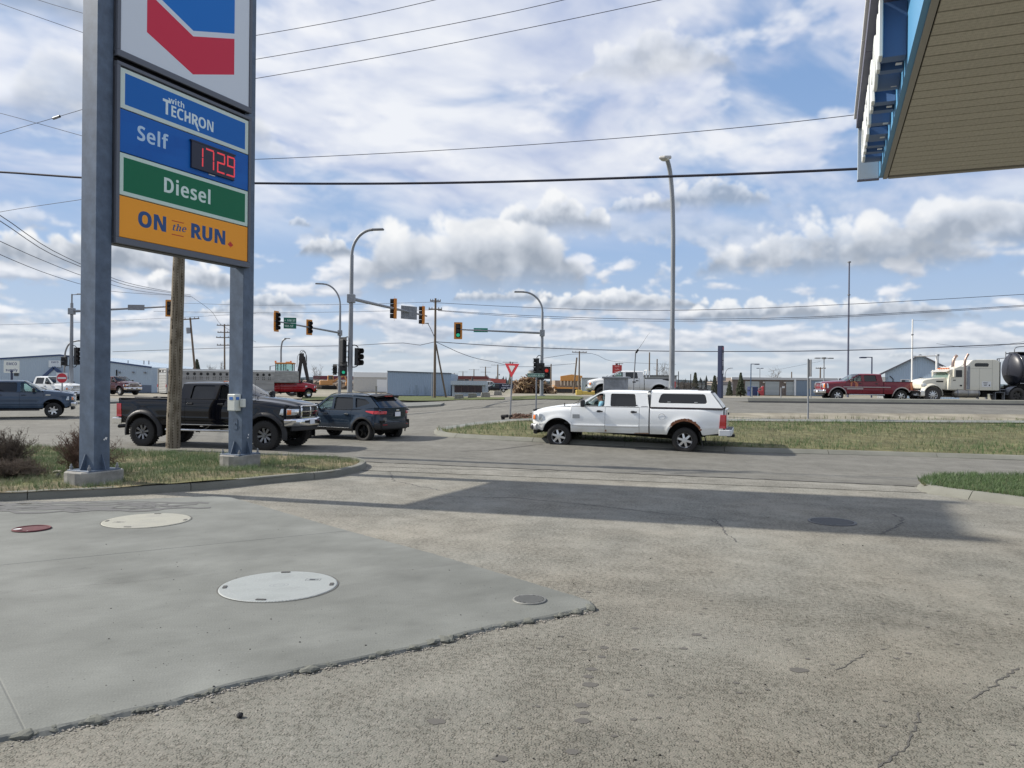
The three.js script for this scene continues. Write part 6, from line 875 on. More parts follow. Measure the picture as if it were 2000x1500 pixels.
// ---------------------------------------------------------------- slate blue pickup on the left, heading right and away
{
  const o = pickupSpec(0, { wb: 3.70, xF: 2.78, xR: -3.05, xCowl: 1.38, xD0: 1.42, xD1: 0.36, xD2: -0.66, xCab: -0.84, xBack: -0.86, xBed: -0.89, xRoofF: 0.52, xRoofR: -0.70, gh: [[1.40, 0], [0.56, 1.0], [-0.72, 1.0], [-0.84, 0]], wins: [[[1.16, 0.03], [0.56, 0.90], [0.40, 0.90], [0.40, 0.05]], [[0.25, 0.05], [0.25, 0.90], [-0.56, 0.90], [-0.62, 0.05]]], yF: 1.26, yRail: 1.36, yRock: 0.52, yBelt: 1.34, fy1: 1.26, color: [0.040, 0.066, 0.108], dust: [1.6, 1.5, 1.35], spokes: 6, spokeW: 0.06, spokeT: 0.5, nF: 4, aF: 0.22, flare: 0.05, handleMat: std([0.03, 0.05, 0.08], 0.3), mirMat: M.black });
  const th = 27 * Math.PI / 180, p = at(26, 760, 39.9); o.pos = [p.x, T(p.x, p.z) + 0.0, p.z]; o.turn = th;
  const v = makeVehicle('blue_pickup', o); addBed(v, o); addFront(v, o); tag(v.root, 'slate blue crew cab pickup driving right at the left edge beyond the shrubs', 'pickup truck');
  mesh('running_board', [1, -1].map((s) => rbox(2.3, 0.07, 0.16, 0.03, 0.1, 0.43, s * 0.95)), M.plastic, v.root);
  mesh('fender_vent', [1, -1].map((s) => rbox(0.22, 0.05, 0.012, 0.01, 1.62, 1.20, s * (v.b.hw(1.62, 1.2) + 0.004))), M.chrome, v.root);
}

// ================================================================ signals, lamps, signs along the roads
const lensMat = (c) => std(c.map((v) => v * 0.5), 0.3, 0, { emissive: new THREE.Color().setRGB(...c), emissiveIntensity: 0.3 });
const LENS = { red: lensMat([0.9, 0.05, 0.03]), green: lensMat([0.03, 0.75, 0.42]), off: M.lensOff };
// signal head at p, facing turn; lit: index of the glowing lens
function signalHead(parent, p, turn, n, lit, opt = {}) {
  const g = new THREE.Group(); g.name = 'signal_head'; g.position.set(...p); g.rotation.y = turn; parent.add(g);
  const h = 0.34 * n, hm = opt.black ? M.plastic : M.orangeSig;
  mesh('housing', rbox(0.34, h, 0.22, 0.03, 0, 0, -0.06), hm, g);
  if (opt.plate !== false) mesh('backplate', mv(extr(rpoly([[-0.32, -h / 2 - 0.15], [0.32, -h / 2 - 0.15], [0.32, h / 2 + 0.15], [-0.32, h / 2 + 0.15]], 0.04), 0.012), 0, 0, -0.02), hm, g);
  if (opt.plate !== false && !opt.black) mesh('face', mv(extr(rpoly([[-0.18, -h / 2 - 0.01], [0.18, -h / 2 - 0.01], [0.18, h / 2 + 0.01], [-0.18, h / 2 + 0.01]], 0.03), 0.01), 0, 0, 0.05), M.black, g);
  for (let i = 0; i < n; i++) { const y = h / 2 - 0.17 - 0.34 * i; const L = LENS[i === lit ? opt.color : 'off']; mesh('lens', mv(new THREE.CylinderGeometry(0.14, 0.14, 0.03, 18), 0, y, 0.07, Math.PI / 2), L, g); mesh('visor', mv(new THREE.CylinderGeometry(0.155, 0.165, 0.24, 18, 1, true, Math.PI * 0.5 - 2.2, 4.4), 0, y, 0.17, Math.PI / 2, 0, 0), M.black, g); }
  return g;
}
const taper = (h, r0, r1) => mv(new THREE.CylinderGeometry(r1, r0, h, 12, 1), 0, h / 2, 0);
function mast(label, base, o) {
  const t = thing('signal_mast', base[0], base[1], base[2]); tag(t, label, 'traffic signal'); if (o.leanZ) t.rotation.z = o.leanZ;
  mesh('pole', [taper(o.h, o.r, o.r * 0.62), cyl(o.r * 1.9, o.r * 2, 0.12, 0, 0.06, 0), rbox(o.r * 2.6, 0.5, o.r * 2.2, 0.03, 0, o.armY, 0)], M.galv, t);
  mesh('plinth', cyl(o.r * 2.6, o.r * 2.8, 0.3, 0, -0.1, 0), M.concrete, t);
  mesh('arm', rod([0, o.armY, 0], [o.arm[0], o.armY + (o.rise || 0), o.arm[1]], o.r * 0.62, 10, o.r * 0.34), M.galv, t);
  if (o.lamp) { const [lx, lz, ly] = o.lamp; const pts = []; for (let i = 0; i <= 8; i++) { const a = i / 8 * Math.PI / 2; pts.push([lx * (1 - Math.cos(a)), o.h + ly * Math.sin(a), lz * (1 - Math.cos(a))]); } mesh('lamp_arm', tube(pts, o.r * 0.5, 8), M.galv, t); const L = Math.hypot(lx, lz); mesh('luminaire', [mv(rbox(0.75, 0.12, 0.28, 0.05), 0, 0, 0, 0, -Math.atan2(lz, lx), 0).translate(lx * (1 + 0.3 / L), o.h + ly, lz * (1 + 0.3 / L))], M.steel, t); }
  return t;
}
const armAt = (o, f) => [o.arm[0] * f, o.armY + (o.rise || 0) * f, o.arm[1] * f];
const board = (w, h, txt, bg, fg, font = 'bold', hh = 0.62) => std(0xffffff, 0.6, 0, { map: ctex(512, Math.round(512 * h / w), (c, W, H) => { c.fillStyle = bg; c.fillRect(0, 0, W, H); c.strokeStyle = fg; c.lineWidth = 8; if (font !== 'plain') c.strokeRect(8, 8, W - 16, H - 16); c.fillStyle = fg; c.textAlign = 'center'; c.textBaseline = 'middle'; const rows = [].concat(txt); rows.forEach((r, i) => { let s = H / rows.length * hh; c.font = `bold ${s}px sans-serif`; const m = c.measureText(r).width; if (m > W * 0.88) { s *= W * 0.88 / m; c.font = `bold ${s}px sans-serif`; } c.fillText(r, W / 2, H * (i + 0.53) / rows.length); }); }) });
// a flat sign board facing +z, printed on its front
function printed(w, h, mat) { const g = new THREE.BoxGeometry(w, h, 0.02); return [g, [M.steel, M.steel, M.steel, M.steel, mat, M.steel]]; }
function signBoard(name, w, h, mat, parent, x, y, z, ry = 0, rx = 0) { const [g, m] = printed(w, h, mat); const o = flags(new THREE.Mesh(g, m)); o.name = name; o.position.set(x, y, z); o.rotation.set(rx, ry, 0); parent.add(o); return o; }

{ // far left junction mast, partly behind the sign post
  const b = px2w(139, 60), o = { h: 7.7, r: 0.17, armY: 7.05, arm: [8.0, -0.2], rise: 0.5, lamp: null };
  const t = mast('signal mast at far left with a long arm reaching right behind the sign post', [b[0], b[2], b[1]], o);
  signalHead(t, [7.75, 7.35, 0.25], 0.1, 3, -1, {}); const sb = signBoard('name_board', 1.3, 0.42, M.steel, t, 5.05, 7.4, 0.05);
  signalHead(t, [-0.42, 3.15, 0.15], -0.9, 2, -1, { black: true }); signalHead(t, [0.50, 3.55, 0.1], 1.15, 4, -1, { black: true, plate: false });
  mesh('bracket', [tube([[0, 4.35, 0], [0.3, 4.35, 0.05], [0.48, 4.2, 0.1]], 0.03, 6), tube([[0, 2.75, 0], [0.3, 2.7, 0.05], [0.48, 2.85, 0.1]], 0.03, 6), rod([0, 3.6, 0], [-0.4, 3.55, 0.1], 0.03), rod([0, 2.8, 0], [-0.4, 2.8, 0.1], 0.03)], M.black, t);
  mesh('lamp_arm', [rod([0, 7.7, 0], [0, 8.4, 0], 0.06), rod([0, 8.35, 0], [0.75, 8.4, 0], 0.035)], M.galv, t); mesh('luminaire', rbox(0.7, 0.09, 0.24, 0.04, 0.75, 8.4, 0), M.steel, t);
}
{ // the tall mast in the middle
  const b = px2w(683, 45), o = { h: 9.4, r: 0.17, armY: 6.85, arm: [2.75, -15], rise: 0.30, lamp: [1.25, 0.3, 1.45], leanZ: -0.006 };
  const t = mast('tallest traffic signal mast, its arm reaching away over the highway', [b[0], b[2], b[1]], o), a = Math.atan2(2.75, 15);
  signalHead(t, armAt(o, 0.50), Math.PI * 0.5 * -1 + 0.15, 4, -1, {}); signalHead(t, armAt(o, 0.93), Math.PI * 0.5 * -1 + 0.1, 4, -1, {});
  const p = armAt(o, 0.71); signBoard('name_board', 1.4, 0.95, M.steel, t, p[0], p[1] - 0.05, p[2], 0.75); for (const x of [-0.4, 0, 0.4]) mesh('board_rib', rbox(0.05, 0.9, 0.03, 0.005, p[0] + x * 0.73, p[1] - 0.05, p[2] - x * 0.68 + 0.02, 0, 0.75, 0), M.galv, t);
  signalHead(t, [-0.38, 3.75, 0.12], 2.4, 4, -1, { black: true, plate: true }); signalHead(t, [0.50, 3.45, 0.12], 1.1, 3, -1, { black: true, plate: false });
  mesh('bracket', [tube([[0, 4.55, 0], [-0.2, 4.6, 0.05], [-0.38, 4.5, 0.1]], 0.03, 6), tube([[0, 2.95, 0], [-0.2, 2.9, 0.05], [-0.38, 3.0, 0.1]], 0.03, 6), tube([[0, 4.1, 0], [0.3, 4.12, 0.05], [0.48, 4.0, 0.1]], 0.03, 6), tube([[0, 2.85, 0], [0.3, 2.85, 0.05], [0.48, 2.95, 0.1]], 0.03, 6)], M.black, t);
}
{ // the mast behind it, arm to the left
  const b = px2w(663, 70), o = { h: 8.6, r: 0.15, armY: 6.1, arm: [-3.2, 9.0], rise: 0.35, lamp: [-1.5, 0.4, 1.9] };
  const t = mast('signal mast with arm to the left carrying a two row green street name board', [b[0], b[2], b[1]], o);
  signalHead(t, armAt(o, 0.97), 1.25, 4, -1, {}); signalHead(t, armAt(o, 0.50), 0.95, 3, -1, {});
  const p = armAt(o, 0.78); signBoard('name_board', 1.0, 0.44, board(1.0, 0.44, '+ 108 ST', '#0b6452', '#cfe2d8', 'plain', 0.6), t, p[0], p[1] + 0.28, p[2] + 0.1, 0.2); signBoard('name_board', 1.0, 0.44, board(1.0, 0.44, '105 ST →', '#0b6452', '#cfe2d8', 'plain', 0.6), t, p[0], p[1] - 0.18, p[2] + 0.1, 0.2);
  signalHead(t, [-0.40, 2.75, 0.2], -0.8, 2, -1, { black: true, plate: true }); signalHead(t, [0.42, 2.85, 0.25], 0.15, 3, 2, { black: true, plate: true, color: 'green' });
  mesh('bracket', [rod([0, 3.2, 0], [-0.4, 3.15, 0.15], 0.03), rod([0, 2.45, 0], [-0.4, 2.45, 0.15], 0.03), rod([0, 3.2, 0], [0.4, 3.25, 0.2], 0.03)], M.black, t);
}
{ // right of centre
  const b = px2w(1058, 60), o = { h: 6.6, r: 0.15, armY: 4.95, arm: [-6.6, 0.2], rise: 0.2, lamp: [-1.55, 0, 1.55] };
  const t = mast('signal mast near the yield sign, its straight arm ending in a green lit signal', [b[0], b[2], b[1]], o);
  signalHead(t, [-6.55, 5.05, 0.25], 0.05, 3, 2, { color: 'green' }); signBoard('name_board', 1.1, 0.32, board(1.1, 0.32, 'Alaska Ave', '#0a8a74', '#cfe8de', 'plain', 0.5), t, -4.8, 5.12, 0.12);
  signalHead(t, [-0.42, 2.30, 0.15], -1.3, 4, -1, { black: true, plate: false }); signalHead(t, [-0.12, 1.95, 0.25], 0.0, 3, -1, { black: true, plate: true }); signalHead(t, [0.35, 1.85, 0.2], 0.2, 2, 0, { black: true, plate: true, color: 'red' });
  mesh('bracket', [tube([[0, 3.15, 0], [-0.25, 3.2, 0.05], [-0.42, 3.0, 0.1]], 0.03, 6), rod([0, 1.6, 0], [-0.4, 1.65, 0.1], 0.03), rod([0, 2.1, 0], [0.35, 2.1, 0.1], 0.03)], M.black, t);
}
// ---- lamps
function lampPost(name, label, px, d, h, r, mat, head, bend) { const b = px2w(px, d), t = thing(name, b[0], b[2], b[1]); tag(t, label, 'street lamp'); mesh('pole', bend ? tube(bend, r, 10, 40) : [taper(h, r, r * 0.7)], mat, t); head(t); return t; }
lampPost('street_lamp', 'tall slender grey street lamp curving over behind the white pickup', 1312, 35, 12, 0.10, M.galv, (t) => { mesh('sleeve', taper(4, 0.135, 0.12), M.galv, t); mesh('base', rbox(0.5, 0.25, 0.5, 0.04, 0, 0.1, 0), M.concrete, t); const hd = mesh('luminaire', [mv(rbox(0.62, 0.16, 0.36, 0.07), -0.52, 11.62, 0.55, 0.15, 0.9, 0.12)], std([0.45, 0.44, 0.42], 0.5), t); mesh('lens', mv(ball(0.17, 0, 0, 0, 1.2, 0.5, 0.9), -0.55, 11.52, 0.6), std([0.55, 0.55, 0.52], 0.2), hd); }, [[0, 0, 0], [0, 3, 0], [0.0, 6, 0], [-0.02, 8.6, 0], [-0.10, 10.2, 0.05], [-0.26, 11.2, 0.25], [-0.42, 11.58, 0.45]]);
const darkBlue = std([0.02, 0.03, 0.075], 0.5);
lampPost('street_lamp', 'tall thin blue grey pole rising behind the maroon pickup on the highway', 1656, 75, 13.2, 0.10, std([0.11, 0.12, 0.17], 0.5), (t) => { mesh('cap', cyl(0.16, 0.16, 0.12, 0, 13.2, 0), M.steel, t); mesh('collar', cyl(0.14, 0.14, 0.10, 0, 10.0, 0), M.steel, t); });
lampPost('parking_lamp', 'grey parking lot lamp with two opposed heads and a hub', 1609, 110, 5.6, 0.10, M.galv, (t) => { mesh('hub', cyl(0.3, 0.25, 0.25, 0, 5.6, 0), M.steel, t); for (const s of [-1, 1]) { mesh('arm', rod([0, 5.6, 0], [s * 0.9, 5.62, 0], 0.05), M.steel, t); mesh('luminaire', rbox(0.75, 0.16, 0.4, 0.06, s * 0.95, 5.6, 0), M.steel, t); } });
lampPost('parking_lamp', 'navy parking lot lamp with one head pointing left behind the maroon pickup', 1702.5, 85, 4.5, 0.09, darkBlue, (t) => { mesh('arm', box(1.1, 0.09, 0.09, -0.55, 4.46, 0), darkBlue, t); mesh('luminaire', rbox(0.7, 0.15, 0.4, 0.05, -1.0, 4.42, 0), darkBlue, t); });
lampPost('parking_lamp', 'navy parking lot lamp with one head pointing right above the blue dumpster', 1466.5, 110, 4.7, 0.09, std([0.03, 0.07, 0.14], 0.5), (t) => { mesh('arm', box(1.0, 0.09, 0.09, 0.5, 4.66, 0), darkBlue, t); mesh('luminaire', rbox(0.65, 0.15, 0.4, 0.05, 0.85, 4.64, 0), darkBlue, t); });
lampPost('parking_lamp', 'small distant lamp with two heads over the garage roof', 1484, 170, 5.6, 0.08, M.steel, (t) => mesh('luminaire', [rbox(0.6, 0.15, 0.3, 0.04, -0.45, 5.6, 0), rbox(0.6, 0.15, 0.3, 0.04, 0.45, 5.6, 0)], darkBlue, t));
lampPost('street_lamp', 'distant grey street lamp with a curved arm right of the navy pylon', 1416, 150, 5, 0.07, M.galv, (t) => mesh('luminaire', rbox(0.6, 0.1, 0.2, 0.04, 1.2, 5.15, 0), M.steel, t), [[0, 0, 0], [0, 3, 0], [0.05, 4.2, 0], [0.45, 4.95, 0], [1.0, 5.15, 0]]);
lampPost('street_lamp', 'thin grey street lamp with curved top standing between backhoe and signal mast', 548.5, 95, 6.8, 0.10, M.steel, (t) => mesh('luminaire', rbox(0.7, 0.1, 0.25, 0.04, 0.75, 6.9, 0), M.steel, t), [[0, 0, 0], [0, 4, 0], [0.02, 5.8, 0], [0.2, 6.6, 0], [0.6, 6.9, 0]]);
lampPost('street_lamp', 'street lamp with curved arm just left of the far left signal mast', 126, 75, 4.9, 0.08, M.steel, (t) => mesh('luminaire', rbox(0.7, 0.1, 0.25, 0.04, 1.9, 5.35, 0), M.steel, t), [[0, 0, 0], [0, 3.2, 0], [0.1, 4.4, 0], [0.5, 5.1, 0], [1.2, 5.35, 0], [1.7, 5.35, 0]]);
// ---- road signs
{
  const b = px2w(997, 34), t = thing('yield_sign', b[0], b[2], b[1], -0.45); t.rotation.z = -0.035; tag(t, 'red and white triangular yield sign leaning on a grey post at the boulevard nose', 'road sign');
  mesh('post', [rbox(0.055, 2.55, 0.055, 0.01, 0, 1.27, 0)], M.galv, t);
  const tri = (r) => rpoly([[-r, r * 0.577], [r, r * 0.577], [0, -r * 1.155]], r * 0.12), yy = 2.26;
  mesh('sign_plate', mv(extr(tri(0.36), 0.006), 0, yy, 0.035), std([0.62, 0.045, 0.06], 0.5), t); mesh('white_field', mv(extr(tri(0.165), 0.003), 0, yy + 0.02, 0.0425), M.white, t);
  mesh('post_foot', [rbox(0.34, 0.14, 0.2, 0.05, -0.22, 0.13, 0.1, 0, 0, 0.12), rbox(0.14, 0.12, 0.14, 0.03, -0.3, 0.03, 0.1), rbox(0.12, 0.2, 0.12, 0.02, 0.03, 0.1, 0)], M.black, t);
}
{
  const b = px2w(1047.5, 33), t = thing('street_name_sign', b[0], b[2], b[1]); tag(t, 'green street name sign on a thin post in front of the white pickup hood', 'street sign'); mesh('post', rbox(0.06, 1.85, 0.06, 0.01, 0, 0.92, 0), M.galv, t); mesh('bracket', rbox(0.04, 0.08, 0.05, 0.01, 0, 1.86, 0), M.steel, t); signBoard('name_plate', 0.74, 0.165, board(0.74, 0.165, 'ALASKA RD N', '#0b5d4c', '#dbe9e2'), t, -0.03, 1.96, 0.02, 0.05);
}
{
  const b = px2w(1579, 34), t = thing('road_sign', b[0], b[2], b[1]); t.rotation.z = 0.008; tag(t, 'grey sign post with plates seen edge on, right of the white pickup', 'road sign'); mesh('post', rbox(0.06, 2.72, 0.06, 0.01, 0, 1.36, 0), M.galv, t); signBoard('sign_plate', 0.6, 0.75, M.white, t, 0.06, 2.30, 0, 1.48); signBoard('sign_plate', 0.45, 0.45, M.white, t, 0.06, 1.62, 0, 1.5);
}
{
  const b = px2w(121.5, 45), t = thing('no_entry_sign', b[0], b[2], b[1], 0.15); tag(t, 'round red no entry sign on a white square plate beyond the blue pickup', 'road sign'); mesh('post', rbox(0.06, 1.9, 0.06, 0.01, 0, 0.95, 0), M.galv, t); mesh('sign_plate', rbox(0.61, 0.61, 0.01, 0.004, 0, 2.02, 0.04), M.white, t); mesh('red_disc', mv(new THREE.CylinderGeometry(0.28, 0.28, 0.004, 32), 0, 2.02, 0.047, Math.PI / 2), std([0.55, 0.03, 0.045], 0.5), t); mesh('white_bar', box(0.46, 0.10, 0.004, 0, 2.02, 0.051), M.white, t);
}
for (const [px, py0, py1, d, l] of [[1181, 762, 690, 46, 'thin leaning dark pole between the utility cabinet and the parked white pickup']]) { const b = px2w(1236, 46), t = thing('marker_post', b[0], b[2], b[1]); t.rotation.z = -0.05; tag(t, l, 'post'); mesh('pole', rod([0, 0, 0], [0, 2.9, 0], 0.035), M.steel, t); mesh('clamp', rbox(0.2, 0.07, 0.08, 0.02, 0.02, 1.15, 0), M.black, t); mesh('mast', rod([0.02, 2.9, 0], [0.75, 4.15, 0], 0.018, 6, 0.008), M.steel, t); mesh('joint', rbox(0.12, 0.25, 0.1, 0.03, 0.08, 3.0, 0, 0, 0, -0.5), M.black, t); }
{
  const b = px2w(1203, 40), t = thing('utility_cabinet', b[0], b[2], b[1], -0.28); tag(t, 'grey roadside utility cabinet with overhanging lid behind the white pickup roof', 'utility cabinet'); mesh('housing', rbox(1.15, 1.5, 0.95, 0.02, 0, 0.75, 0), M.galv, t); mesh('lid', rbox(1.34, 0.10, 1.12, 0.02, 0.02, 1.53, 0), M.galv, t); mesh('side_panel', rbox(0.02, 1.42, 0.86, 0.004, -0.585, 0.74, 0), M.white, t); mesh('vent', [0, 1, 2, 3].map((i) => rbox(0.4, 0.02, 0.012, 0.003, 0, 1.1 + i * 0.06, 0.48)), M.steel, t);
}
{
  const b = px2w(1407, 60), t = thing('pylon_sign', b[0], b[2], b[1], 0.9); tag(t, 'narrow navy blue pylon sign with vertical white lettering behind the white canopy', 'pylon sign'); mesh('column', rbox(0.36, 4.1, 0.34, 0.02, 0, 2.05, 0), darkBlue, t);
  const mt = std(0xffffff, 0.5, 0, { map: ctex(128, 1024, (c, W, H) => { c.fillStyle = '#101a3c'; c.fillRect(0, 0, W, H); c.fillStyle = '#e6e8ee'; c.save(); c.translate(W / 2, H * 0.5); c.rotate(-Math.PI / 2); c.textAlign = 'center'; c.textBaseline = 'middle'; c.font = 'bold 92px sans-serif'; c.fillText('CAR WASH', 40, 0); c.restore(); c.fillStyle = '#b43050'; c.fillRect(30, 30, 68, 90); c.fillStyle = '#e6e8ee'; c.fillRect(28, 880, 72, 110); }) });
  signBoard('sign_face', 0.30, 2.2, mt, t, 0, 2.95, 0.19);
}
{
  const b = px2w(1781, 80), t = thing('sign_frame', b[0], b[2], b[1]); tag(t, 'white empty sign frame of two unequal posts and a crossbar by the gabled house', 'sign frame'); mesh('post', taper(8.2, 0.10, 0.07), M.white, t); mesh('short_post', taper(4.55, 0.11, 0.10).translate(2.56, 0, 0), M.white, t); mesh('crossbar', rod([0, 4.35, 0], [2.56, 4.45, 0], 0.07), M.white, t); mesh('antenna', [rod([0, 8.1, 0], [1.6, 8.05, 0], 0.012, 5), rod([2.7, 0.3, 0.1], [2.7, 4.6, 0.1], 0.03), rbox(0.2, 0.2, 0.15, 0.03, 2.68, 4.5, 0.05)], M.galv, t); mesh('collar', cyl(0.12, 0.12, 0.12, 0, 6.6, 0), M.steel, t);
}
// ---- wooden poles further off
function farPole(label, px, d, h, arms, o = {}) { const b = px2w(px, d), t = thing('utility_pole', b[0], b[2], b[1]); t.rotation.z = o.lean || 0; tag(t, label, 'utility pole'); mesh('shaft', [taper(h, o.r || 0.15, (o.r || 0.15) * 0.7)], woodFar, t); for (const [y, w, ry] of arms) { const a = mesh('crossarm', box(w, 0.13, 0.1, 0, y, 0.12, 0, ry ?? 0.2, 0), woodFar, t); mesh('insulators', [-0.46, -0.25, 0.25, 0.46].map((k) => cyl(0.04, 0.06, 0.16, k * w * Math.cos(ry ?? 0.2), y + 0.14, 0.12 - k * w * Math.sin(ry ?? 0.2), 0, 0, 0, 6)), M.steel, a); } if (o.can) mesh('transformer', cyl(0.24, 0.24, 0.7, o.can[0], o.can[1], 0.2), M.galv, t); if (o.extra) o.extra(t); return t; }
farPole('leaning wooden utility pole with one crossarm and a transformer behind the near pole', 385, 95, 9.4, [[9.2, 2.2, 0.2]], { lean: 0.10, can: [-0.3, 7.8] });
farPole('wooden utility pole with four crossarms left of the second sign post', 439, 120, 10.4, [[10.2, 2.2], [9.1, 2.0], [8.3, 2.4], [7.1, 2.2]], { lean: 0.012 });
farPole('wooden utility pole with a brace pole standing before the blue grey metal building', 849, 80, 10.4, [[10.1, 1.1], [9.25, 1.4]], { extra: (t) => { mesh('brace', rod([1.25, 0, 0.3], [0.1, 5.6, 0], 0.10, 8, 0.08), woodFar, t); mesh('lamp_arm', tube([[0, 6.2, 0], [-0.45, 7.2, 0.1], [-0.75, 7.75, 0.15]], 0.04, 6), M.steel, t); mesh('luminaire', rbox(0.4, 0.1, 0.2, 0.04, -0.85, 7.78, 0.15), M.steel, t); mesh('stub_post', rod([-0.22, 0, 0.4], [-0.22, 2.6, 0.4], 0.05), M.galv, t); } });
farPole('twin wooden poles with one crossarm right of the orange shop', 1131, 130, 7.2, [[7.0, 2.6]], { extra: (t) => mesh('second_shaft', rod([-1.0, 0, 0.3], [-0.45, 6.1, 0.3], 0.13), woodFar, t) });
[[887, 560, 8], [904, 500, 8.4], [925.5, 440, 9], [948, 390, 9.6], [972, 340, 9.6], [996, 300, 9.9]].forEach(([px, d, h], i) => farPole(`distant wooden pole, ${['first', 'second', 'third', 'fourth', 'fifth', 'sixth'][i]} from the left in the row over the small shop roof`, px, d, h, i === 3 ? [[h - 0.3, 6], [h - 2.8, 5]] : [[h - 0.3, 6]], { r: 0.35, can: i > 1 && i < 5 ? [0.7, h - 4.5] : null }));
[[1076, 150, 5.6, 'thin wooden pole left of the orange shop'], [1268, 140, 7.6, 'tall bare wooden pole behind the parked white pickup bed'], [1283, 150, 6.8, 'shorter bare pole right of the tall bare one behind the parked white pickup'], [1209, 190, 7.0, 'distant wooden pole with crossarm right of the red board'], [1546, 170, 4.9, 'short bare pole over the garage roof'], [1602, 140, 5.2, 'thin wooden pole left of the two headed lamp']].forEach(([px, d, h, l], i) => farPole(l, px, d, h, i === 3 ? [[h - 0.2, 2]] : i === 5 ? [[h - 0.2, 2]] : [], { r: 0.16 }));
{ // wires on the far poles
  const D = 80; wire('upper distant wire running from the braced pole to the right over the highway', [P(846, 591, D), P(1000, 599, 78), P(1240, 606.5, 75), P(1480, 602, 72), P(1700, 592, 70), P(2100, 569, 68)], 0.025);
  wire('second distant wire running from the braced pole to the right over the highway', [P(855, 606, D), P(1000, 615, 78), P(1240, 623, 75), P(1480, 622, 72), P(1700, 614, 70), P(2100, 590, 68)], 0.025);
  wire('third distant wire just under the second, right of the braced pole', [P(856, 607, D), P(1000, 618, 78), P(1240, 627, 75), P(1480, 625, 72), P(1700, 616.5, 70), P(2100, 592, 68)], 0.02);
  wire('darker low wire from the braced pole across the highway to the right edge', [P(850, 667.5, D), P(1000, 677, 76), P(1240, 685, 72), P(1480, 686.5, 70), P(1700, 683, 68), P(2100, 667, 66)], 0.04);
  wire('upper distant wire from the left to the braced pole', [P(350, 592, 100), P(500, 596, 95), P(680, 594.5, 88), P(846, 590, D)], 0.02); wire('second distant wire from the left to the braced pole', [P(300, 608, 100), P(500, 611, 95), P(680, 609, 88), P(846, 605, D)], 0.02);
  wire('darker low wire from the left to the braced pole', [P(220, 687, 95), P(500, 678, 90), P(680, 675, 86), P(790, 670, 82), P(810, 673, 81.5), P(826, 674, 81), P(850, 667.5, D)], 0.03);
  wire('wire drooping from the braced pole towards the yield sign', [P(852, 668, D), P(900, 690, 84), P(960, 706, 100), P(1040, 716, 130), P(1125, 710, 130)], 0.03);
  wire('thin wires between the twin poles and the red board', [P(1040, 703, 130), P(1131, 690, 130), P(1200, 706, 160), P(1320, 712, 190)], 0.03);
  wire('long wire crossing the sky low on the left behind the posts', [P(-60, 636, 110), P(120, 631, 110), P(330, 621, 110), P(500, 612, 112)], 0.02);
  wire('low cable dropping from the leaning pole to the right', [P(372, 578, 95), P(410, 605, 100), P(440, 640, 110), P(500, 668, 115)], 0.02);
  wire('single wire sloping from the thin wooden pole down to the garage roof', [P(1602, 706, 140), P(1560, 714, 145), P(1500, 726, 150)], 0.02);
  wire('thin service wire from the white sign frame towards the right edge', [P(1829, 671, 80), P(1900, 679, 78), P(2050, 660, 74)], 0.015);
}

// ================================================================ buildings beyond the roads
const ribBump = dtex(256, (u) => { const t = (u * 8) % 1; return [t < 0.12 ? 230 : t < 0.2 ? 150 : 60]; }, false, 0.45);
const siding = (c, o = {}) => std(c.map((v) => Math.min(0.7, v * 1.35)), 0.6, 0.1, { bumpMap: ribBump, bumpScale: 0.03, ...o });
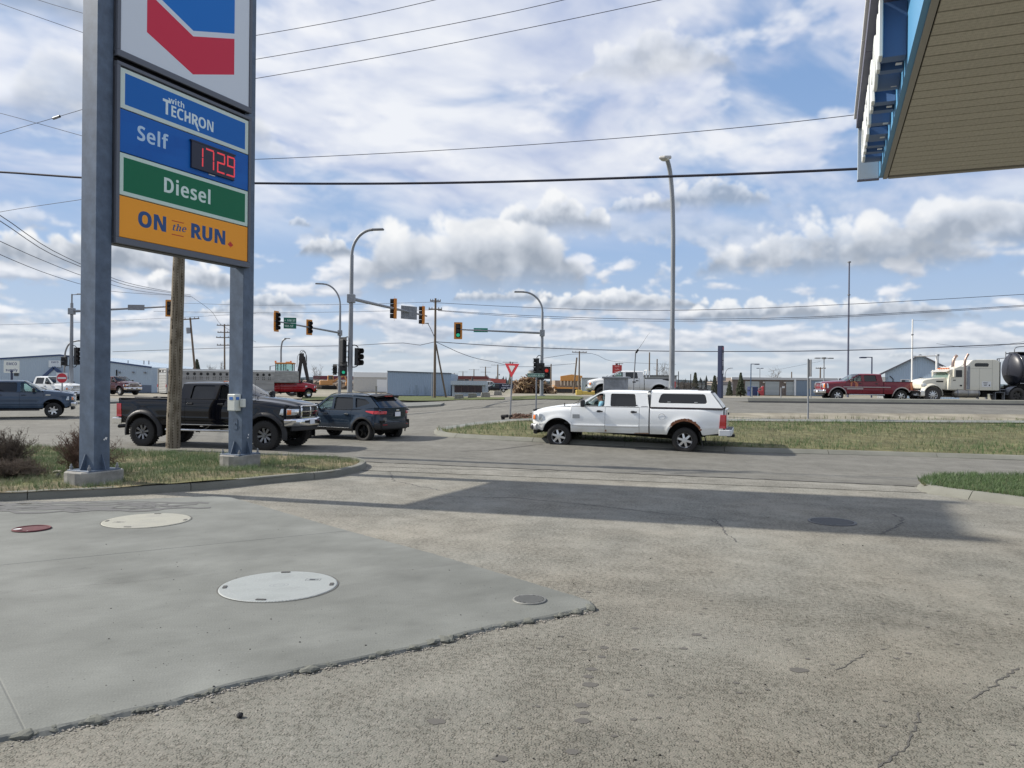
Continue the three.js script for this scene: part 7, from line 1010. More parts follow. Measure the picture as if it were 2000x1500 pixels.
// wall outline given as [x, y] on the front, extruded back by depth
function building(label, px0, px1, d, pts, depth, wall, o = {}) {
  const b0 = px2w(px0, d), b1 = px2w(px1, d), w = b1[0] - b0[0], t = thing(o.name || 'building', b0[0], Math.min(b0[2], b1[2]) - 0.1, -d, o.turn || 0); tag(t, label, 'building');
  const P2 = pts.map((p) => [p[0] * w, p[1] + 0.1]); mesh('wall', mv(extr(P2, depth), 0, 0, -depth), wall, t);
  return { t, w, T: (name, geo, mat, par) => mesh(name, geo, mat, par || t) };
}
const trimBlue = std([0.03, 0.06, 0.15], 0.5), winM = std([0.03, 0.035, 0.045], 0.1), doorG = siding([0.42, 0.44, 0.45]);
{ // long blue trimmed metal building at the left
  const { t, w, T: p } = building('long pale blue metal building with dark blue trim and low gable at far left', -120, 296, 95, [[0, 0], [1, 0], [1, 3.15], [0.57, 4.55], [0, 3.5]], 18, siding([0.27, 0.33, 0.39]));
  const line = (a, b, h) => { const L = Math.hypot(b[0] - a[0], b[1] - a[1]); return box(L, h, 0.16, (a[0] + b[0]) / 2, (a[1] + b[1]) / 2 + 0.1, 0.02, 0, 0, Math.atan2(b[1] - a[1], b[0] - a[0])); };
  p('fascia', [line([0, 3.5], [w * 0.57, 4.55], 0.18)], trimBlue); p('fascia', [line([w * 0.57, 4.55], [w, 3.15], 0.18)], trimBlue);
  p('base_band', box(w * 0.55, 0.5, 0.06, w * 0.275, 1.05, 0.03), trimBlue); p('base_band', box(w * 0.42, 0.9, 0.05, w * 0.79, 0.6, 0.025), std([0.11, 0.14, 0.19], 0.6));
  const ex = (px) => (px + 120) / 416 * w;
  p('window', box(0.55, 0.85, 0.06, ex(32), 2.45, 0.03), winM);
  p('entrance_gable', [line([ex(86), 1.6], [ex(110), 3.0], 0.35).translate(0, 0, 0.5), line([ex(110), 3.0], [ex(136), 1.6], 0.35).translate(0, 0, 0.5), box(0.35, 1.6, 0.4, ex(86), 0.8, 0.5)], trimBlue);
  p('roof', mv(extr([[ex(86), 1.5], [ex(136), 1.5], [ex(110), 2.9]], 0.5), 0, 0.1, 0), siding([0.30, 0.36, 0.42]));
  signBoard('name_board', 1.55, 0.85, board(1.55, 0.85, ['EMCO', ' '], '#cfd6da', '#1d2f66', 'plain', 0.75), t, ex(108), 3.55, 0.12);
  for (const px of [234, 261, 284]) p('wall_lamp', rbox(0.2, 0.2, 0.3, 0.04, ex(px), 2.6, 0.15), M.steel); for (const px of [226, 258, 268]) p('roof_vent', cyl(0.06, 0.06, 0.5, ex(px), 3.9, -3), M.steel); p('downpipe', rod([ex(228), 0.3, 0.08], [ex(228), 2.9, 0.08], 0.07), M.black);
}
{ const b = px2w(23, 75), t = thing('company_sign', b[0], b[2], b[1]); tag(t, 'white board on a navy post in front of the long blue building', 'sign'); mesh('post', rbox(0.16, 2.4, 0.16, 0.02, 0, 1.2, 0), darkBlue, t); signBoard('name_board', 1.55, 1.2, board(1.55, 1.2, ['EMCO', 'supply'], '#d3d8d4', '#26346a', 'plain', 0.62), t, 0, 2.75, 0.03); }
{ // blue grey metal shed in the middle, its white end and the shop beside it
  const { t, w, T: p } = building('blue grey windowless metal building with white end wall behind the braced pole', 757, 881, 95, [[0, 0], [1, 0], [1, 2.75], [0, 2.95]], 12, siding([0.20, 0.26, 0.335]));
  p('roof_edge', box(w + 0.1, 0.12, 0.2, w / 2, 2.98, 0.02, 0, 0, -0.025), std([0.09, 0.11, 0.14], 0.6)); p('white_end', mv(new THREE.BoxGeometry(0.08, 2.9, 12), -0.06, 1.5, -6), M.white);
  const st = []; const R = rng(3); for (let i = 0; i < 16; i++) { const x = w * (0.12 + 0.7 * R()); st.push(box(0.03 + 0.05 * R(), 0.3 + 1.2 * R(), 0.012, x, 0.5 + 0.3 * R(), 0.008 + 0.001 * i)); } p('weathering', st, std([0.235, 0.30, 0.365], 0.9)).userData.kind = 'stuff';
}
{ const { t, w, T: p } = building('white ended tan shed left of the blue grey metal building', 690, 758, 125, [[0, 0], [1, 0], [1, 3.0], [0, 3.2]], 14, siding([0.36, 0.35, 0.33])); p('fascia', box(w, 0.8, 0.1, w / 2, 2.85, 0.06), M.white); for (let i = 0; i < 3; i++) p('door', box(1.1, 2.0, 0.08, w * (0.78 + i * 0.08), 1.1, 0.05 + i * 0.01), M.white); }
{ const { t, w, T: p } = building('small grey flat roofed shop with a dark strip window beside the concrete blocks', 883, 949, 92, [[0, 0], [1, 0], [1, 1.75], [0, 1.85]], 9, siding([0.24, 0.28, 0.31])); p('fascia', box(w + 0.3, 0.5, 0.3, w / 2, 1.72, 0.1), siding([0.30, 0.35, 0.39])); p('window', box(w * 0.80, 0.8, 0.06, w * 0.48, 0.98, 0.03), std([0.035, 0.022, 0.026], 0.2)); for (const f of [0.08, 0.28, 0.48, 0.68, 0.88]) p('mullion', box(0.05, 0.8, 0.03, w * f, 0.98, 0.07), std([0.08, 0.05, 0.05], 0.5)); p('roof_clutter', [rbox(0.5, 0.3, 0.5, 0.04, w * 0.4, 2.05, -2), cyl(0.12, 0.12, 0.6, w * 0.56, 2.1, -3), rbox(0.8, 0.25, 0.4, 0.04, w * 0.22, 2.0, -2)], std([0.06, 0.05, 0.05], 0.8)); }
for (let i = 0; i < 4; i++) { const b = px2w([897, 923, 948.5, 972][i], [69, 69.5, 69, 76][i]), t = thing('concrete_block', b[0], b[2] + 0.02, b[1], 0.05 * i); tag(t, `${['first', 'second', 'third', 'fourth and smallest'][i]} from the left of four grey concrete barrier blocks by the small shop`, 'barrier', 'concrete barrier blocks'); mesh('block', mv(extr(rpoly([[-0.42, 0], [0.42, 0], [0.36, 0.42], [-0.36, 0.42]], 0.03), 0.5, 0.01), 0, 0, -0.25), std([0.30, 0.29, 0.26], 0.9, 0, { map: worn }), t); mesh('lifting_eye', mv(new THREE.TorusGeometry(0.07, 0.012, 6, 12), 0, 0.43, 0), M.steel, t); }
{ const { t, w, T: p } = building('long low white building with maroon fascia far behind the backhoe', 612, 690, 190, [[0, 0], [1, 0], [1, 2.3], [0, 2.3]], 16, siding([0.55, 0.55, 0.53])); p('fascia', box(w, 0.9, 0.3, w / 2, 2.55, 0.1), std([0.16, 0.03, 0.05], 0.6)); for (let i = 0; i < 5; i++) p('door', box(1.0, 1.6, 0.08, w * (0.1 + i * 0.18), 0.9, 0.05), winM); }
{ const { t, w, T: p } = building('distant building with blue wall and salmon red roof band right of the small shop', 944, 986, 230, [[0, 0], [1, 0], [1, 1.6], [0, 2.2]], 20, siding([0.05, 0.10, 0.24])); p('fascia', box(w, 1.2, 0.4, w * 0.55, 2.4, 0.1, 0, 0, -0.07), std([0.50, 0.13, 0.11], 0.7)); }
{ const { t, w, T: p } = building('distant dark red roofed building behind the small shop', 880, 955, 210, [[0, 0], [1, 0], [1, 2.6], [0, 2.6]], 18, siding([0.30, 0.20, 0.18])); p('roof', mv(extr([[0, 2.5], [w, 2.5], [w * 0.94, 3.4], [w * 0.06, 3.4]], 14), 0, 0.1, -14), std([0.17, 0.05, 0.05], 0.8)); }
{ // orange fronted shop
  const { t, w, T: p } = building('shop with orange parapet, pale columns and orange awning', 1084, 1136, 150, [[0, 0], [1, 0], [1, 2.4], [0, 2.4]], 12, std([0.30, 0.24, 0.19], 0.8)); const or = std([0.62, 0.29, 0.075], 0.6);
  p('parapet', mv(extr([[w * 0.2, 0], [w + 0.1, 0], [w + 0.1, 1.0], [w * 0.62, 1.25], [w * 0.2, 0.9]], 0.5, 0.02), 0, 2.45, -0.2), or); p('awning', mv(extr([[0, 0], [0.9, -0.42], [0.9, -0.5], [0, -0.1]], w * 1.12), -w * 0.1, 1.55, 0.05, 0, 0, 0).rotateY(0), or); p('awning_valance', box(w * 1.1, 0.32, 0.06, w * 0.47, 1.05, 0.9), or);
  for (let i = 0; i < 7; i++) p('column', rbox(0.24, 1.0, 0.2, 0.03, w * (0.22 + i * 0.125), 1.98, 0.15), std([0.62, 0.52, 0.40], 0.7)); p('window', box(w * 0.95, 0.75, 0.08, w * 0.5, 0.62, 0.03), winM);
}
{ const { t, w, T: p } = building('grey shop front with upper windows right of the orange shop', 1136, 1167, 148, [[0, 0], [1, 0], [1, 2.9], [0, 2.9]], 12, siding([0.25, 0.29, 0.32])); for (const f of [0.2, 0.5]) p('window', box(0.6, 1.5, 0.06, w * f, 1.1, 0.03), std([0.35, 0.42, 0.44], 0.3)); p('window', box(0.5, 0.7, 0.06, w * 0.84, 1.6, 0.03), winM); p('roof_edge', box(w + 0.2, 0.15, 0.3, w / 2, 3.0, 0.05), M.steel); p('house_sign', box(0.5, 0.5, 0.08, w * 0.34, 1.5, 0.06), M.black); }
{ const { t, w, T: p } = building('cream gabled metal shed behind the parked white pickup', 1166, 1242, 140, [[0, 0], [1, 0], [1, 1.7], [0.55, 3.0], [0, 1.9]], 14, siding([0.46, 0.44, 0.38])); p('fascia', [box(w * 0.57, 0.14, 0.3, w * 0.27, 2.55, 0.05, 0, 0, 0.26), box(w * 0.48, 0.14, 0.3, w * 0.78, 2.45, 0.05, 0, 0, -0.36)], M.white); }
{ const { t, w, T: p } = building('long low grey building behind black fence right of the tall street lamp', 1226, 1392, 112, [[0, 0], [1, 0], [1, 1.55], [0.8, 1.85], [0, 1.9]], 14, siding([0.22, 0.24, 0.245])); p('roof_edge', box(w * 1.01, 0.14, 0.3, w / 2, 1.98, 0.05, 0, 0, -0.012), M.steel); p('upper_storey', [box(w * 0.66, 1.0, 8, w * 0.28, 2.45, -6)], siding([0.20, 0.20, 0.19])); p('upper_roof', box(w * 0.68, 0.12, 8.3, w * 0.28, 3.02, -6), std([0.10, 0.10, 0.10], 0.7)); for (let i = 0; i < 6; i++) p('window', box(0.9, 0.55, 0.06, w * (0.06 + i * 0.085), 1.3, 0.03), std([0.30, 0.36, 0.42], 0.3)); p('name_board', box(3.2, 0.42, 0.08, w * 0.30, 1.62, 0.05), M.white); }
{ const { t, w, T: p } = building('low tan office with white shed front left of the first garage door', 1406, 1432, 130, [[0, 0], [1, 0], [1, 2.3], [0, 2.3]], 9, std([0.33, 0.29, 0.26], 0.85)); p('shed', box(w * 0.9, 1.75, 0.5, w * 0.42, 0.95, 0.3), M.white); p('roof_edge', box(w * 0.98, 0.12, 0.7, w * 0.42, 1.88, 0.3), M.steel); for (const f of [0.2, 0.45, 0.7]) p('roof_vent', cyl(0.25, 0.25, 0.7, w * f, 2.9, -3), M.steel); }
{ // garages
  const { t, w, T: p } = building('brown block garage with three pale overhead doors and a blue grey extension', 1430, 1633, 140, [[0, 0], [1, 0], [1, 3.0], [0, 3.15]], 12, std([0.25, 0.205, 0.18], 0.9, 0, { map: worn }));
  const X = (px) => (px - 1430) / 203 * w;
  p('roof_edge', box(w + 0.3, 0.42, 0.5, w / 2, 3.12, 0.1), std([0.50, 0.50, 0.50], 0.6));
  p('extension', box(X(1632) - X(1553), 2.75, 0.3, (X(1632) + X(1553)) / 2, 1.45, 0.15), siding([0.145, 0.185, 0.235])); p('white_pilaster', box(0.3, 3.0, 0.5, X(1551.5), 1.6, 0.2), M.white);
  for (const [a, b] of [[1455, 1483], [1494, 1522], [1535, 1550]]) { const dw = X(b) - X(a), d = p('overhead_door', box(dw, 2.5, 0.08, (X(a) + X(b)) / 2, 1.35, 0.03), std([0.40, 0.42, 0.42], 0.6)); for (let k = 0; k < 5; k++) p('door_panel', rbox(dw - 0.04, 0.46, 0.05, 0.015, (X(a) + X(b)) / 2, 0.38 + k * 0.5, 0.085), std([0.36 + 0.03 * (k % 2), 0.39 + 0.03 * (k % 2), 0.39 + 0.03 * (k % 2)], 0.55), d); p('frame', [box(0.12, 2.6, 0.14, X(a) - 0.05, 1.4, 0.05), box(0.12, 2.6, 0.14, X(b) + 0.05, 1.4, 0.05)], std([0.20, 0.16, 0.14], 0.8), d); }
  for (const px of [1489, 1530]) { p('wall_sign', box(0.5, 0.35, 0.05, X(px), 1.6, 0.04), M.white); p('wall_lamp', rbox(0.35, 0.25, 0.3, 0.05, X(px + 2), 2.45, 0.15), std([0.6, 0.55, 0.5], 0.4)); }
  p('lettering', [box(0.9, 0.16, 0.02, X(1598), 1.75, 0.315), box(0.3, 0.3, 0.02, X(1590), 1.4, 0.315), box(0.9, 0.18, 0.02, X(1599), 1.35, 0.315)], M.black).userData.kind = 'stuff';
}
{ // gabled house
  const { t, w, T: p } = building('blue grey gabled house with white name board behind the cream highway truck', 1729, 1855, 105, [[0, 0], [1, 0], [1, 3.35], [0.475, 5.75], [0, 3.55]], 12, siding([0.26, 0.33, 0.41]), { turn: -0.45 });
  const line = (a, b, h) => { const L = Math.hypot(b[0] - a[0], b[1] - a[1]); return box(L, h, 0.9, (a[0] + b[0]) / 2, (a[1] + b[1]) / 2 + 0.1, 0.0, 0, 0, Math.atan2(b[1] - a[1], b[0] - a[0])); };
  const rf = std([0.09, 0.09, 0.11], 0.85); p('roof', [line([-1.15, 2.95], [w * 0.475, 5.85], 0.16), line([w * 0.475, 5.85], [w + 0.6, 3.0], 0.16)], rf); p('roof_slab', [line([-1.0, 3.1], [w * 0.475, 5.88], 0.1).translate(0, 0, 0).scale(1, 1, 13).translate(0, 0, -6), line([w * 0.475, 5.88], [w + 0.5, 3.1], 0.1).scale(1, 1, 13).translate(0, 0, -6)], rf);
  const X = (px) => (px - 1729) / 147 * w; p('side_wing', box(X(1737) - X(1714), 2.9, 6, X(1724), 1.5, -3), siding([0.50, 0.50, 0.47]));
  const wn = p('window', box(1.15, 0.85, 0.06, X(1769.5), 2.25, 0.03), M.white); p('pane', box(0.46, 0.66, 0.04, X(1766), 2.25, 0.06), winM, wn); p('pane', box(0.46, 0.66, 0.04, X(1773), 2.25, 0.06), std([0.20, 0.26, 0.32], 0.15), wn);
  signBoard('name_board', 1.95, 0.72, board(1.95, 0.72, ['Pallet Sales', '785-0000'], '#c9d2d8', '#2b3848', 'plain', 0.55), t, X(1801.5), 2.25, 0.06); p('lamp', rbox(0.45, 0.15, 0.3, 0.06, X(1801), 2.85, 0.12), M.black); p('downpipe', [rod([X(1745), 0.2, 0.08], [X(1745), 2.7, 0.08], 0.05), rod([X(1745), 2.7, 0.08], [X(1738), 3.1, 0.08], 0.05)], M.black);
}
{ const b = px2w(1205, 160), t = thing('shop_sign', b[0], b[2], b[1]); tag(t, 'square red sign board with pale lettering on a post over the parked white pickup', 'sign'); mesh('post', rod([0, 0, -0.1], [0, 4.2, -0.1], 0.12), M.steel, t); signBoard('board', 2.0, 1.75, board(2.0, 1.75, ['Kwik', 'Lube', 'SHOP'], '#b53a38', '#e8b0a8', 'bold', 0.7), t, 0, 4.9, 0); mesh('top_cap', rbox(0.5, 0.35, 0.2, 0.05, -0.1, 5.95, 0), std([0.12, 0.03, 0.03], 0.6), t); }
{ const b = px2w(989, 95), t = thing('rental_sign', b[0], b[2], b[1]); tag(t, 'navy board with white lettering low beside the black parked van', 'sign'); for (const x of [-0.7, 0.7]) mesh('leg', rod([x, 0, -0.05], [x, 0.8, -0.05], 0.05), M.steel, t); signBoard('board', 1.75, 0.62, board(1.75, 0.62, ['Rental 1', 'Lube shop'], '#141a34', '#d4d8e2', 'plain', 0.85), t, 0, 0.98, 0); }

// ================================================================ trees, fence and odds and ends
function spruce(label, px, d, h, w, seed) { const b = px2w(px, d), t = thing('spruce_tree', b[0], b[2] - 0.1, b[1]); tag(t, label, 'tree'); mesh('trunk', taper(h, 0.10, 0.015), std([0.07, 0.05, 0.04], 0.95), t); const R = rng(seed), gs = []; for (let i = 0; i < 420; i++) { const f = Math.pow(R(), 0.8), y = h * (0.08 + 0.9 * f), r = w * (1 - f * 0.95) * (0.55 + 0.5 * R()), a = R() * 6.28; const e = [Math.cos(a) * r, y - 0.12 * r, Math.sin(a) * r]; gs.push(rod([0, y, 0], e, 0.012, 3)); for (let k = 0; k < 5; k++) { const q = 0.35 + 0.65 * R(); const c = mv(new THREE.ConeGeometry(0.06 + 0.04 * R(), 0.22 + 0.12 * R(), 4), e[0] * q, y - 0.12 * r * q - 0.03, e[2] * q, R() * 2 + 1, R() * 6, R()); gs.push(c); } } mesh('crown', gs, std([0.055, 0.065, 0.04], 0.95), t); }
spruce('young dark spruce in front of the first garage door', 1447, 115, 3.6, 0.95, 3); spruce('young spruce behind the black fence left of the navy pylon', 1358, 100, 3.1, 0.75, 4); spruce('young spruce just left of the navy pylon', 1396, 105, 2.9, 0.7, 5); spruce('top of a spruce rising behind the livestock trailer', 384, 105, 4.6, 1.4, 6); spruce('small spruce beside the low tan office', 1425, 128, 2.5, 0.7, 8);
function bare(label, px, d, h, w, seed, n = 130) { const b = px2w(px, d), t = thing('bare_tree', b[0], b[2] - 0.1, b[1]); tag(t, label, 'tree'); const R = rng(seed), gs = [], st = []; for (let k = 0; k < 5; k++) { const top = V((R() - 0.5) * w, h * (0.75 + 0.25 * R()), (R() - 0.5) * w); st.push(rod([0, 0, 0], top, 0.05, 5, 0.012)); for (let i = 0; i < n / 5; i++) { const s = top.clone().multiplyScalar(0.35 + 0.65 * R()), e = s.clone().add(V((R() - 0.5) * w * 0.7, h * 0.22 * R(), (R() - 0.5) * w * 0.7)); gs.push(rod(s, e, 0.018, 3, 0.006)); gs.push(rod(s.clone().lerp(e, 0.5), e.clone().add(V((R() - 0.5) * 0.5, 0.2, 0)), 0.012, 3, 0.004)); } } mesh('trunk', st, std([0.10, 0.08, 0.07], 0.95), t); mesh('crown', gs, std([0.13, 0.11, 0.095], 0.95), t); }
bare('bare bush top behind the livestock trailer, right of the spruce', 424, 105, 4.1, 1.8, 12); bare('leafless tree behind the garage roof', 1508, 170, 5.6, 3.5, 13); bare('leafless tree top behind the long grey building left of the street lamp', 1294, 140, 5.8, 3.2, 14); bare('leafless shrubs at the foot of the long white and maroon building', 618, 185, 5.4, 2.4, 15); bare('reddish bare bush in front of the long grey building', 1340, 100, 1.9, 3.0, 16, 300);
{ const t = thing('chain_fence', 0, 0, 0); tag(t, 'black chain link fence with rails in front of the long grey building', 'fence'); for (const px of [1325, 1336, 1349, 1371, 1379, 1402]) { const b = px2w(px, 95), h = px === 1325 ? 3.0 : px === 1349 ? 2.7 : 2.0; mesh('post', rod([b[0], b[2], -95], [b[0], b[2] + h, -95], px === 1379 ? 0.12 : 0.05), M.black, t); } const a = px2w(1322, 95), b = px2w(1404, 95); mesh('rail', rod([a[0], a[2] + 1.95, -95], [b[0], b[2] + 1.75, -95], 0.035), M.black, t); mesh('rail', rod([a[0], a[2] + 0.3, -95], [b[0], b[2] + 0.3, -95], 0.03), M.black, t); const w = []; for (let i = 0; i < 60; i++) { const x = lerp(a[0], b[0], i / 60); w.push(rod([x, a[2] + 0.3, -95], [x + 0.8, a[2] + 1.9, -95], 0.006, 3), rod([x + 0.8, a[2] + 0.3, -95], [x, a[2] + 1.9, -95], 0.006, 3)); } mesh('wire_mesh', w, M.black, t).userData.kind = 'stuff'; }
{ const b = px2w(1470, 118), t = thing('dumpster', b[0], b[2], b[1]); tag(t, 'navy blue waste container standing before the first garage door', 'dumpster'); mesh('bin', mv(extr([[-0.62, 0], [0.62, 0], [0.62, 1.3], [-0.62, 1.3]], 1.2, 0.03), 0, 0.05, -0.6), std([0.02, 0.035, 0.12], 0.5), t); mesh('lid', rbox(1.35, 0.08, 1.3, 0.03, 0, 1.42, 0, 0.08), darkBlue, t); for (const s of [-1, 1]) mesh('lift_pocket', box(0.1, 0.15, 1.0, s * 0.69, 0.9, 0), darkBlue, t); mesh('post', rod([0.55, 0, 0.9], [0.55, 0.7, 0.9], 0.05), std([0.25, 0.4, 0.5], 0.6), t); }
{ const b = px2w(1486.5, 122), t = thing('red_machine', b[0], b[2], b[1]); tag(t, 'small red upright machine between the first two garage doors', 'machine'); const r = std([0.42, 0.05, 0.06], 0.5); mesh('body', rbox(0.7, 0.8, 0.6, 0.06, -0.2, 0.45, 0), r, t); mesh('column', rbox(0.28, 1.5, 0.3, 0.04, 0.3, 0.8, 0), r, t); mesh('arm', rod([0.3, 1.5, 0], [-0.4, 1.0, 0], 0.05), r, t); mesh('wheel_pair', [cyl(0.2, 0.2, 0.1, -0.4, 0.2, 0.3, Math.PI / 2), cyl(0.2, 0.2, 0.1, -0.4, 0.2, -0.3, Math.PI / 2)], M.rubber, t); }
for (const [px, d, l] of [[1469, 66, 'left'], [1525.5, 66, 'middle'], [1584, 66, 'right']]) { const b = px2w(px, d), t = thing('marker_post', b[0], b[2], b[1]); tag(t, `${l} one of three short grey posts along the far edge of the highway`, 'post', 'posts along the highway edge'); mesh('post', rod([0, 0, 0], [0, 0.85, 0], 0.045, 8), M.galv, t); mesh('cap', cyl(0.055, 0.055, 0.05, 0, 0.86, 0), M.steel, t); }
{ const b = px2w(735, 72), t = thing('marker_post', b[0], b[2], b[1]); tag(t, 'pale short post in the grass strip behind the crossover roof', 'post'); mesh('post', rbox(0.16, 1.2, 0.16, 0.02, 0, 0.6, 0), M.concrete, t); mesh('cap', rbox(0.2, 0.06, 0.2, 0.01, 0, 1.22, 0), M.concrete, t); }
{ const b = px2w(1165, 75), t = thing('kerb_blocks', b[0], b[2], b[1]); tag(t, 'yellow painted concrete pieces at the foot of the twin wooden poles', 'barrier'); const y = std([0.62, 0.45, 0.10], 0.7); mesh('block', rbox(2.2, 0.35, 0.5, 0.05, -0.3, 0.15, 0), y, t); mesh('block', rbox(0.6, 0.5, 0.5, 0.05, -1.7, 0.2, 0), y, t); mesh('pallet', rbox(1.2, 0.5, 0.9, 0.04, 0.3, 0.55, -0.6), std([0.40, 0.26, 0.16], 0.9), t); mesh('drum', cyl(0.25, 0.25, 0.7, 0.1, 1.1, -0.6), std([0.55, 0.5, 0.48], 0.7), t); }
{ // heap of sawn wood
  const b = px2w(1043, 130), t = thing('wood_pile', b[0], b[2] - 0.1, b[1]); tag(t, 'heap of brown and tan scrap wood and logs behind the street name sign', 'wood pile'); const R = rng(21), A = [], B = [], C = []; for (let i = 0; i < 700; i++) { const x = (R() * 2 - 1) * 3.3, hmax = 2.5 * Math.pow(Math.max(0, 1 - Math.pow(Math.abs(x + 0.6) / 3.5, 2)), 0.7) + 0.2, y = hmax * Math.pow(R(), 0.6), z = (R() - 0.5) * 3 + y * -0.2; const g = R() < 0.55 ? box(0.4 + R() * 1.5, 0.07, 0.16, x, y, z, R() * 0.8 - 0.4, R() * 6, R() * 1.2 - 0.6) : mv(cyl(0.09, 0.1, 0.6 + R() * 1.4, 0, 0, 0, 0, 0, 0, 7), x, y, z, R() * 6, R() * 6, R() * 6); (R() < 0.4 ? A : R() < 0.6 ? B : C).push(g); } for (const [n, g, c] of [['tan_boards', A, [0.36, 0.25, 0.14]], ['brown_logs', B, [0.14, 0.08, 0.05]], ['grey_boards', C, [0.20, 0.15, 0.11]]]) mesh(n, g, std(c, 0.95), t).userData.kind = 'stuff'; mesh('mound', ball(1, -0.5, 0, -1.0, 3.2, 1.9, 1.6, 20), std([0.11, 0.075, 0.05], 1), t);
}
{ const t = thing('silo', ...(() => { const b = px2w(1040, 175); return [b[0], b[2], b[1]]; })()); tag(t, 'pale grey concrete silo rising over the wood pile', 'silo'); mesh('shaft', cyl(1.0, 1.05, 4.6, 0, 2.3, 0, 0, 0, 0, 24), std([0.40, 0.40, 0.37], 0.9, 0, { map: worn }), t); mesh('roof', cyl(0.15, 1.05, 0.35, 0, 4.75, 0, 0, 0, 0, 24), M.steel, t); }
{ // low distant ridge with forest
  const g = grid((u, v) => { const a = -0.75 + 1.5 * u, r = 2600, h = 9 + 16 * (0.5 + 0.5 * fbm(u * 9 + 3, 2, 5)); return [Math.sin(a) * r, -8 + v * h, -Math.cos(a) * r + (1 - v) * 30, u, v]; }, 400, 1); struct(mesh('hills', g, std([0.07, 0.10, 0.12], 1)));
  const R = rng(55), gs = []; for (let i = 0; i < 900; i++) { const a = -0.62 + 1.24 * R(), r = 420 + 380 * R(); const h = 4 + 5 * R() * (0.4 + 0.8 * sm(fbm(a * 14, 5, 3), -0.2, 0.4)); gs.push(mv(new THREE.ConeGeometry(1.3 + 1.4 * R(), h, 5), Math.sin(a) * r, -2 + h / 2, -Math.cos(a) * r)); } const m = mesh('treeline', gs, std([0.05, 0.06, 0.055], 1)); m.userData.kind = 'stuff'; tag(m, 'dark treeline far off along the horizon', 'treeline');
}

// ================================================================ vehicles further off
const place = (px, d) => { const b = px2w(px, d); return [b[0], b[2] + 0.01, b[1]]; };
const F150 = (q) => pickupSpec(0, { wb: 3.70, xF: 2.78, xR: -3.05, xCowl: 1.38, xD0: 1.42, xD1: 0.36, xD2: -0.66, xCab: -0.84, xBack: -0.86, xBed: -0.89, xRoofF: 0.52, xRoofR: -0.70, gh: [[1.40, 0], [0.56, 1.0], [-0.72, 1.0], [-0.84, 0]], wins: [[[1.16, 0.03], [0.56, 0.90], [0.40, 0.90], [0.40, 0.05]], [[0.25, 0.05], [0.25, 0.90], [-0.56, 0.90], [-0.62, 0.05]]], yF: 1.26, yRail: 1.36, yRock: 0.52, yBelt: 1.34, fy1: 1.26, nF: 4, aF: 0.22, flare: 0.04, ...q });
const truck = (name, label, o) => { const v = makeVehicle(name, o); addBed(v, o); addFront(v, o); tag(v.root, label, 'pickup truck'); return v; };
truck('white_pickup', 'white crew cab pickup parked before the long blue building behind the no entry sign', F150({ pos: place(100, 60), turn: -0.35, color: [0.72, 0.73, 0.72], barMat: M.black }));
truck('maroon_pickup', 'dark maroon pickup facing right between left sign post and livestock trailer', F150({ pos: place(228, 80), turn: -0.50, color: [0.055, 0.012, 0.018], gw: 0.62 }));
{ const v = truck('red_pickup', 'bright red crew cab dually pickup towing the livestock trailer', pickupSpec(0.05, { pos: place(556, 74), turn: 0.74, color: [0.36, 0.010, 0.018], tw: 0.30, spokes: 8, rimMat: M.chrome })); mesh('wide_fender', [1, -1].map((s) => v.b.panel([[-2.7, 0.7], ...v.b.arch(-v.F), [-1.4, 0.7]], [[-2.7, 1.05], [-1.4, 1.05]], s, 20, 6, 0.13, 0.14)), v.body, v.root); mesh('door_badge', [1, -1].map((s) => box(0.2, 0.15, 0.006, 1.75, 1.12, s * (v.b.hw(1.75, 1.12) + 0.006))), M.white, v.root); }
{ const v = truck('white_pickup', 'white lifted pickup parked side on beyond the highway, seen over the cabinet', pickupSpec(0.0, { pos: place(1229, 54), turn: Math.PI - 0.06, color: [0.70, 0.70, 0.68], R: 0.42, rim: 0.24, Ra: 0.57, wb: 3.9, xF: 2.9, xR: -3.1, spokes: 8, rimMat: M.darkAlloy, dust: [0.62, 0.56, 0.46], flare: 0.05 })); mesh('headache_rack', [1, -1].flatMap((s) => [rod([-1.05, 1.5, s * 0.8], [-1.15, 2.0, s * 0.75], 0.03), rod([-1.3, 1.5, s * 0.8], [-1.3, 1.95, s * 0.75], 0.03)]).concat([rod([-1.15, 2.0, -0.75], [-1.15, 2.0, 0.75], 0.03)]), M.white, v.root); mesh('box_decal', [1, -1].map((s) => box(0.5, 0.10, 0.006, -2.45, 1.33, s * (v.b.hw(-2.45, 1.33) + 0.005))), M.black, v.root); }
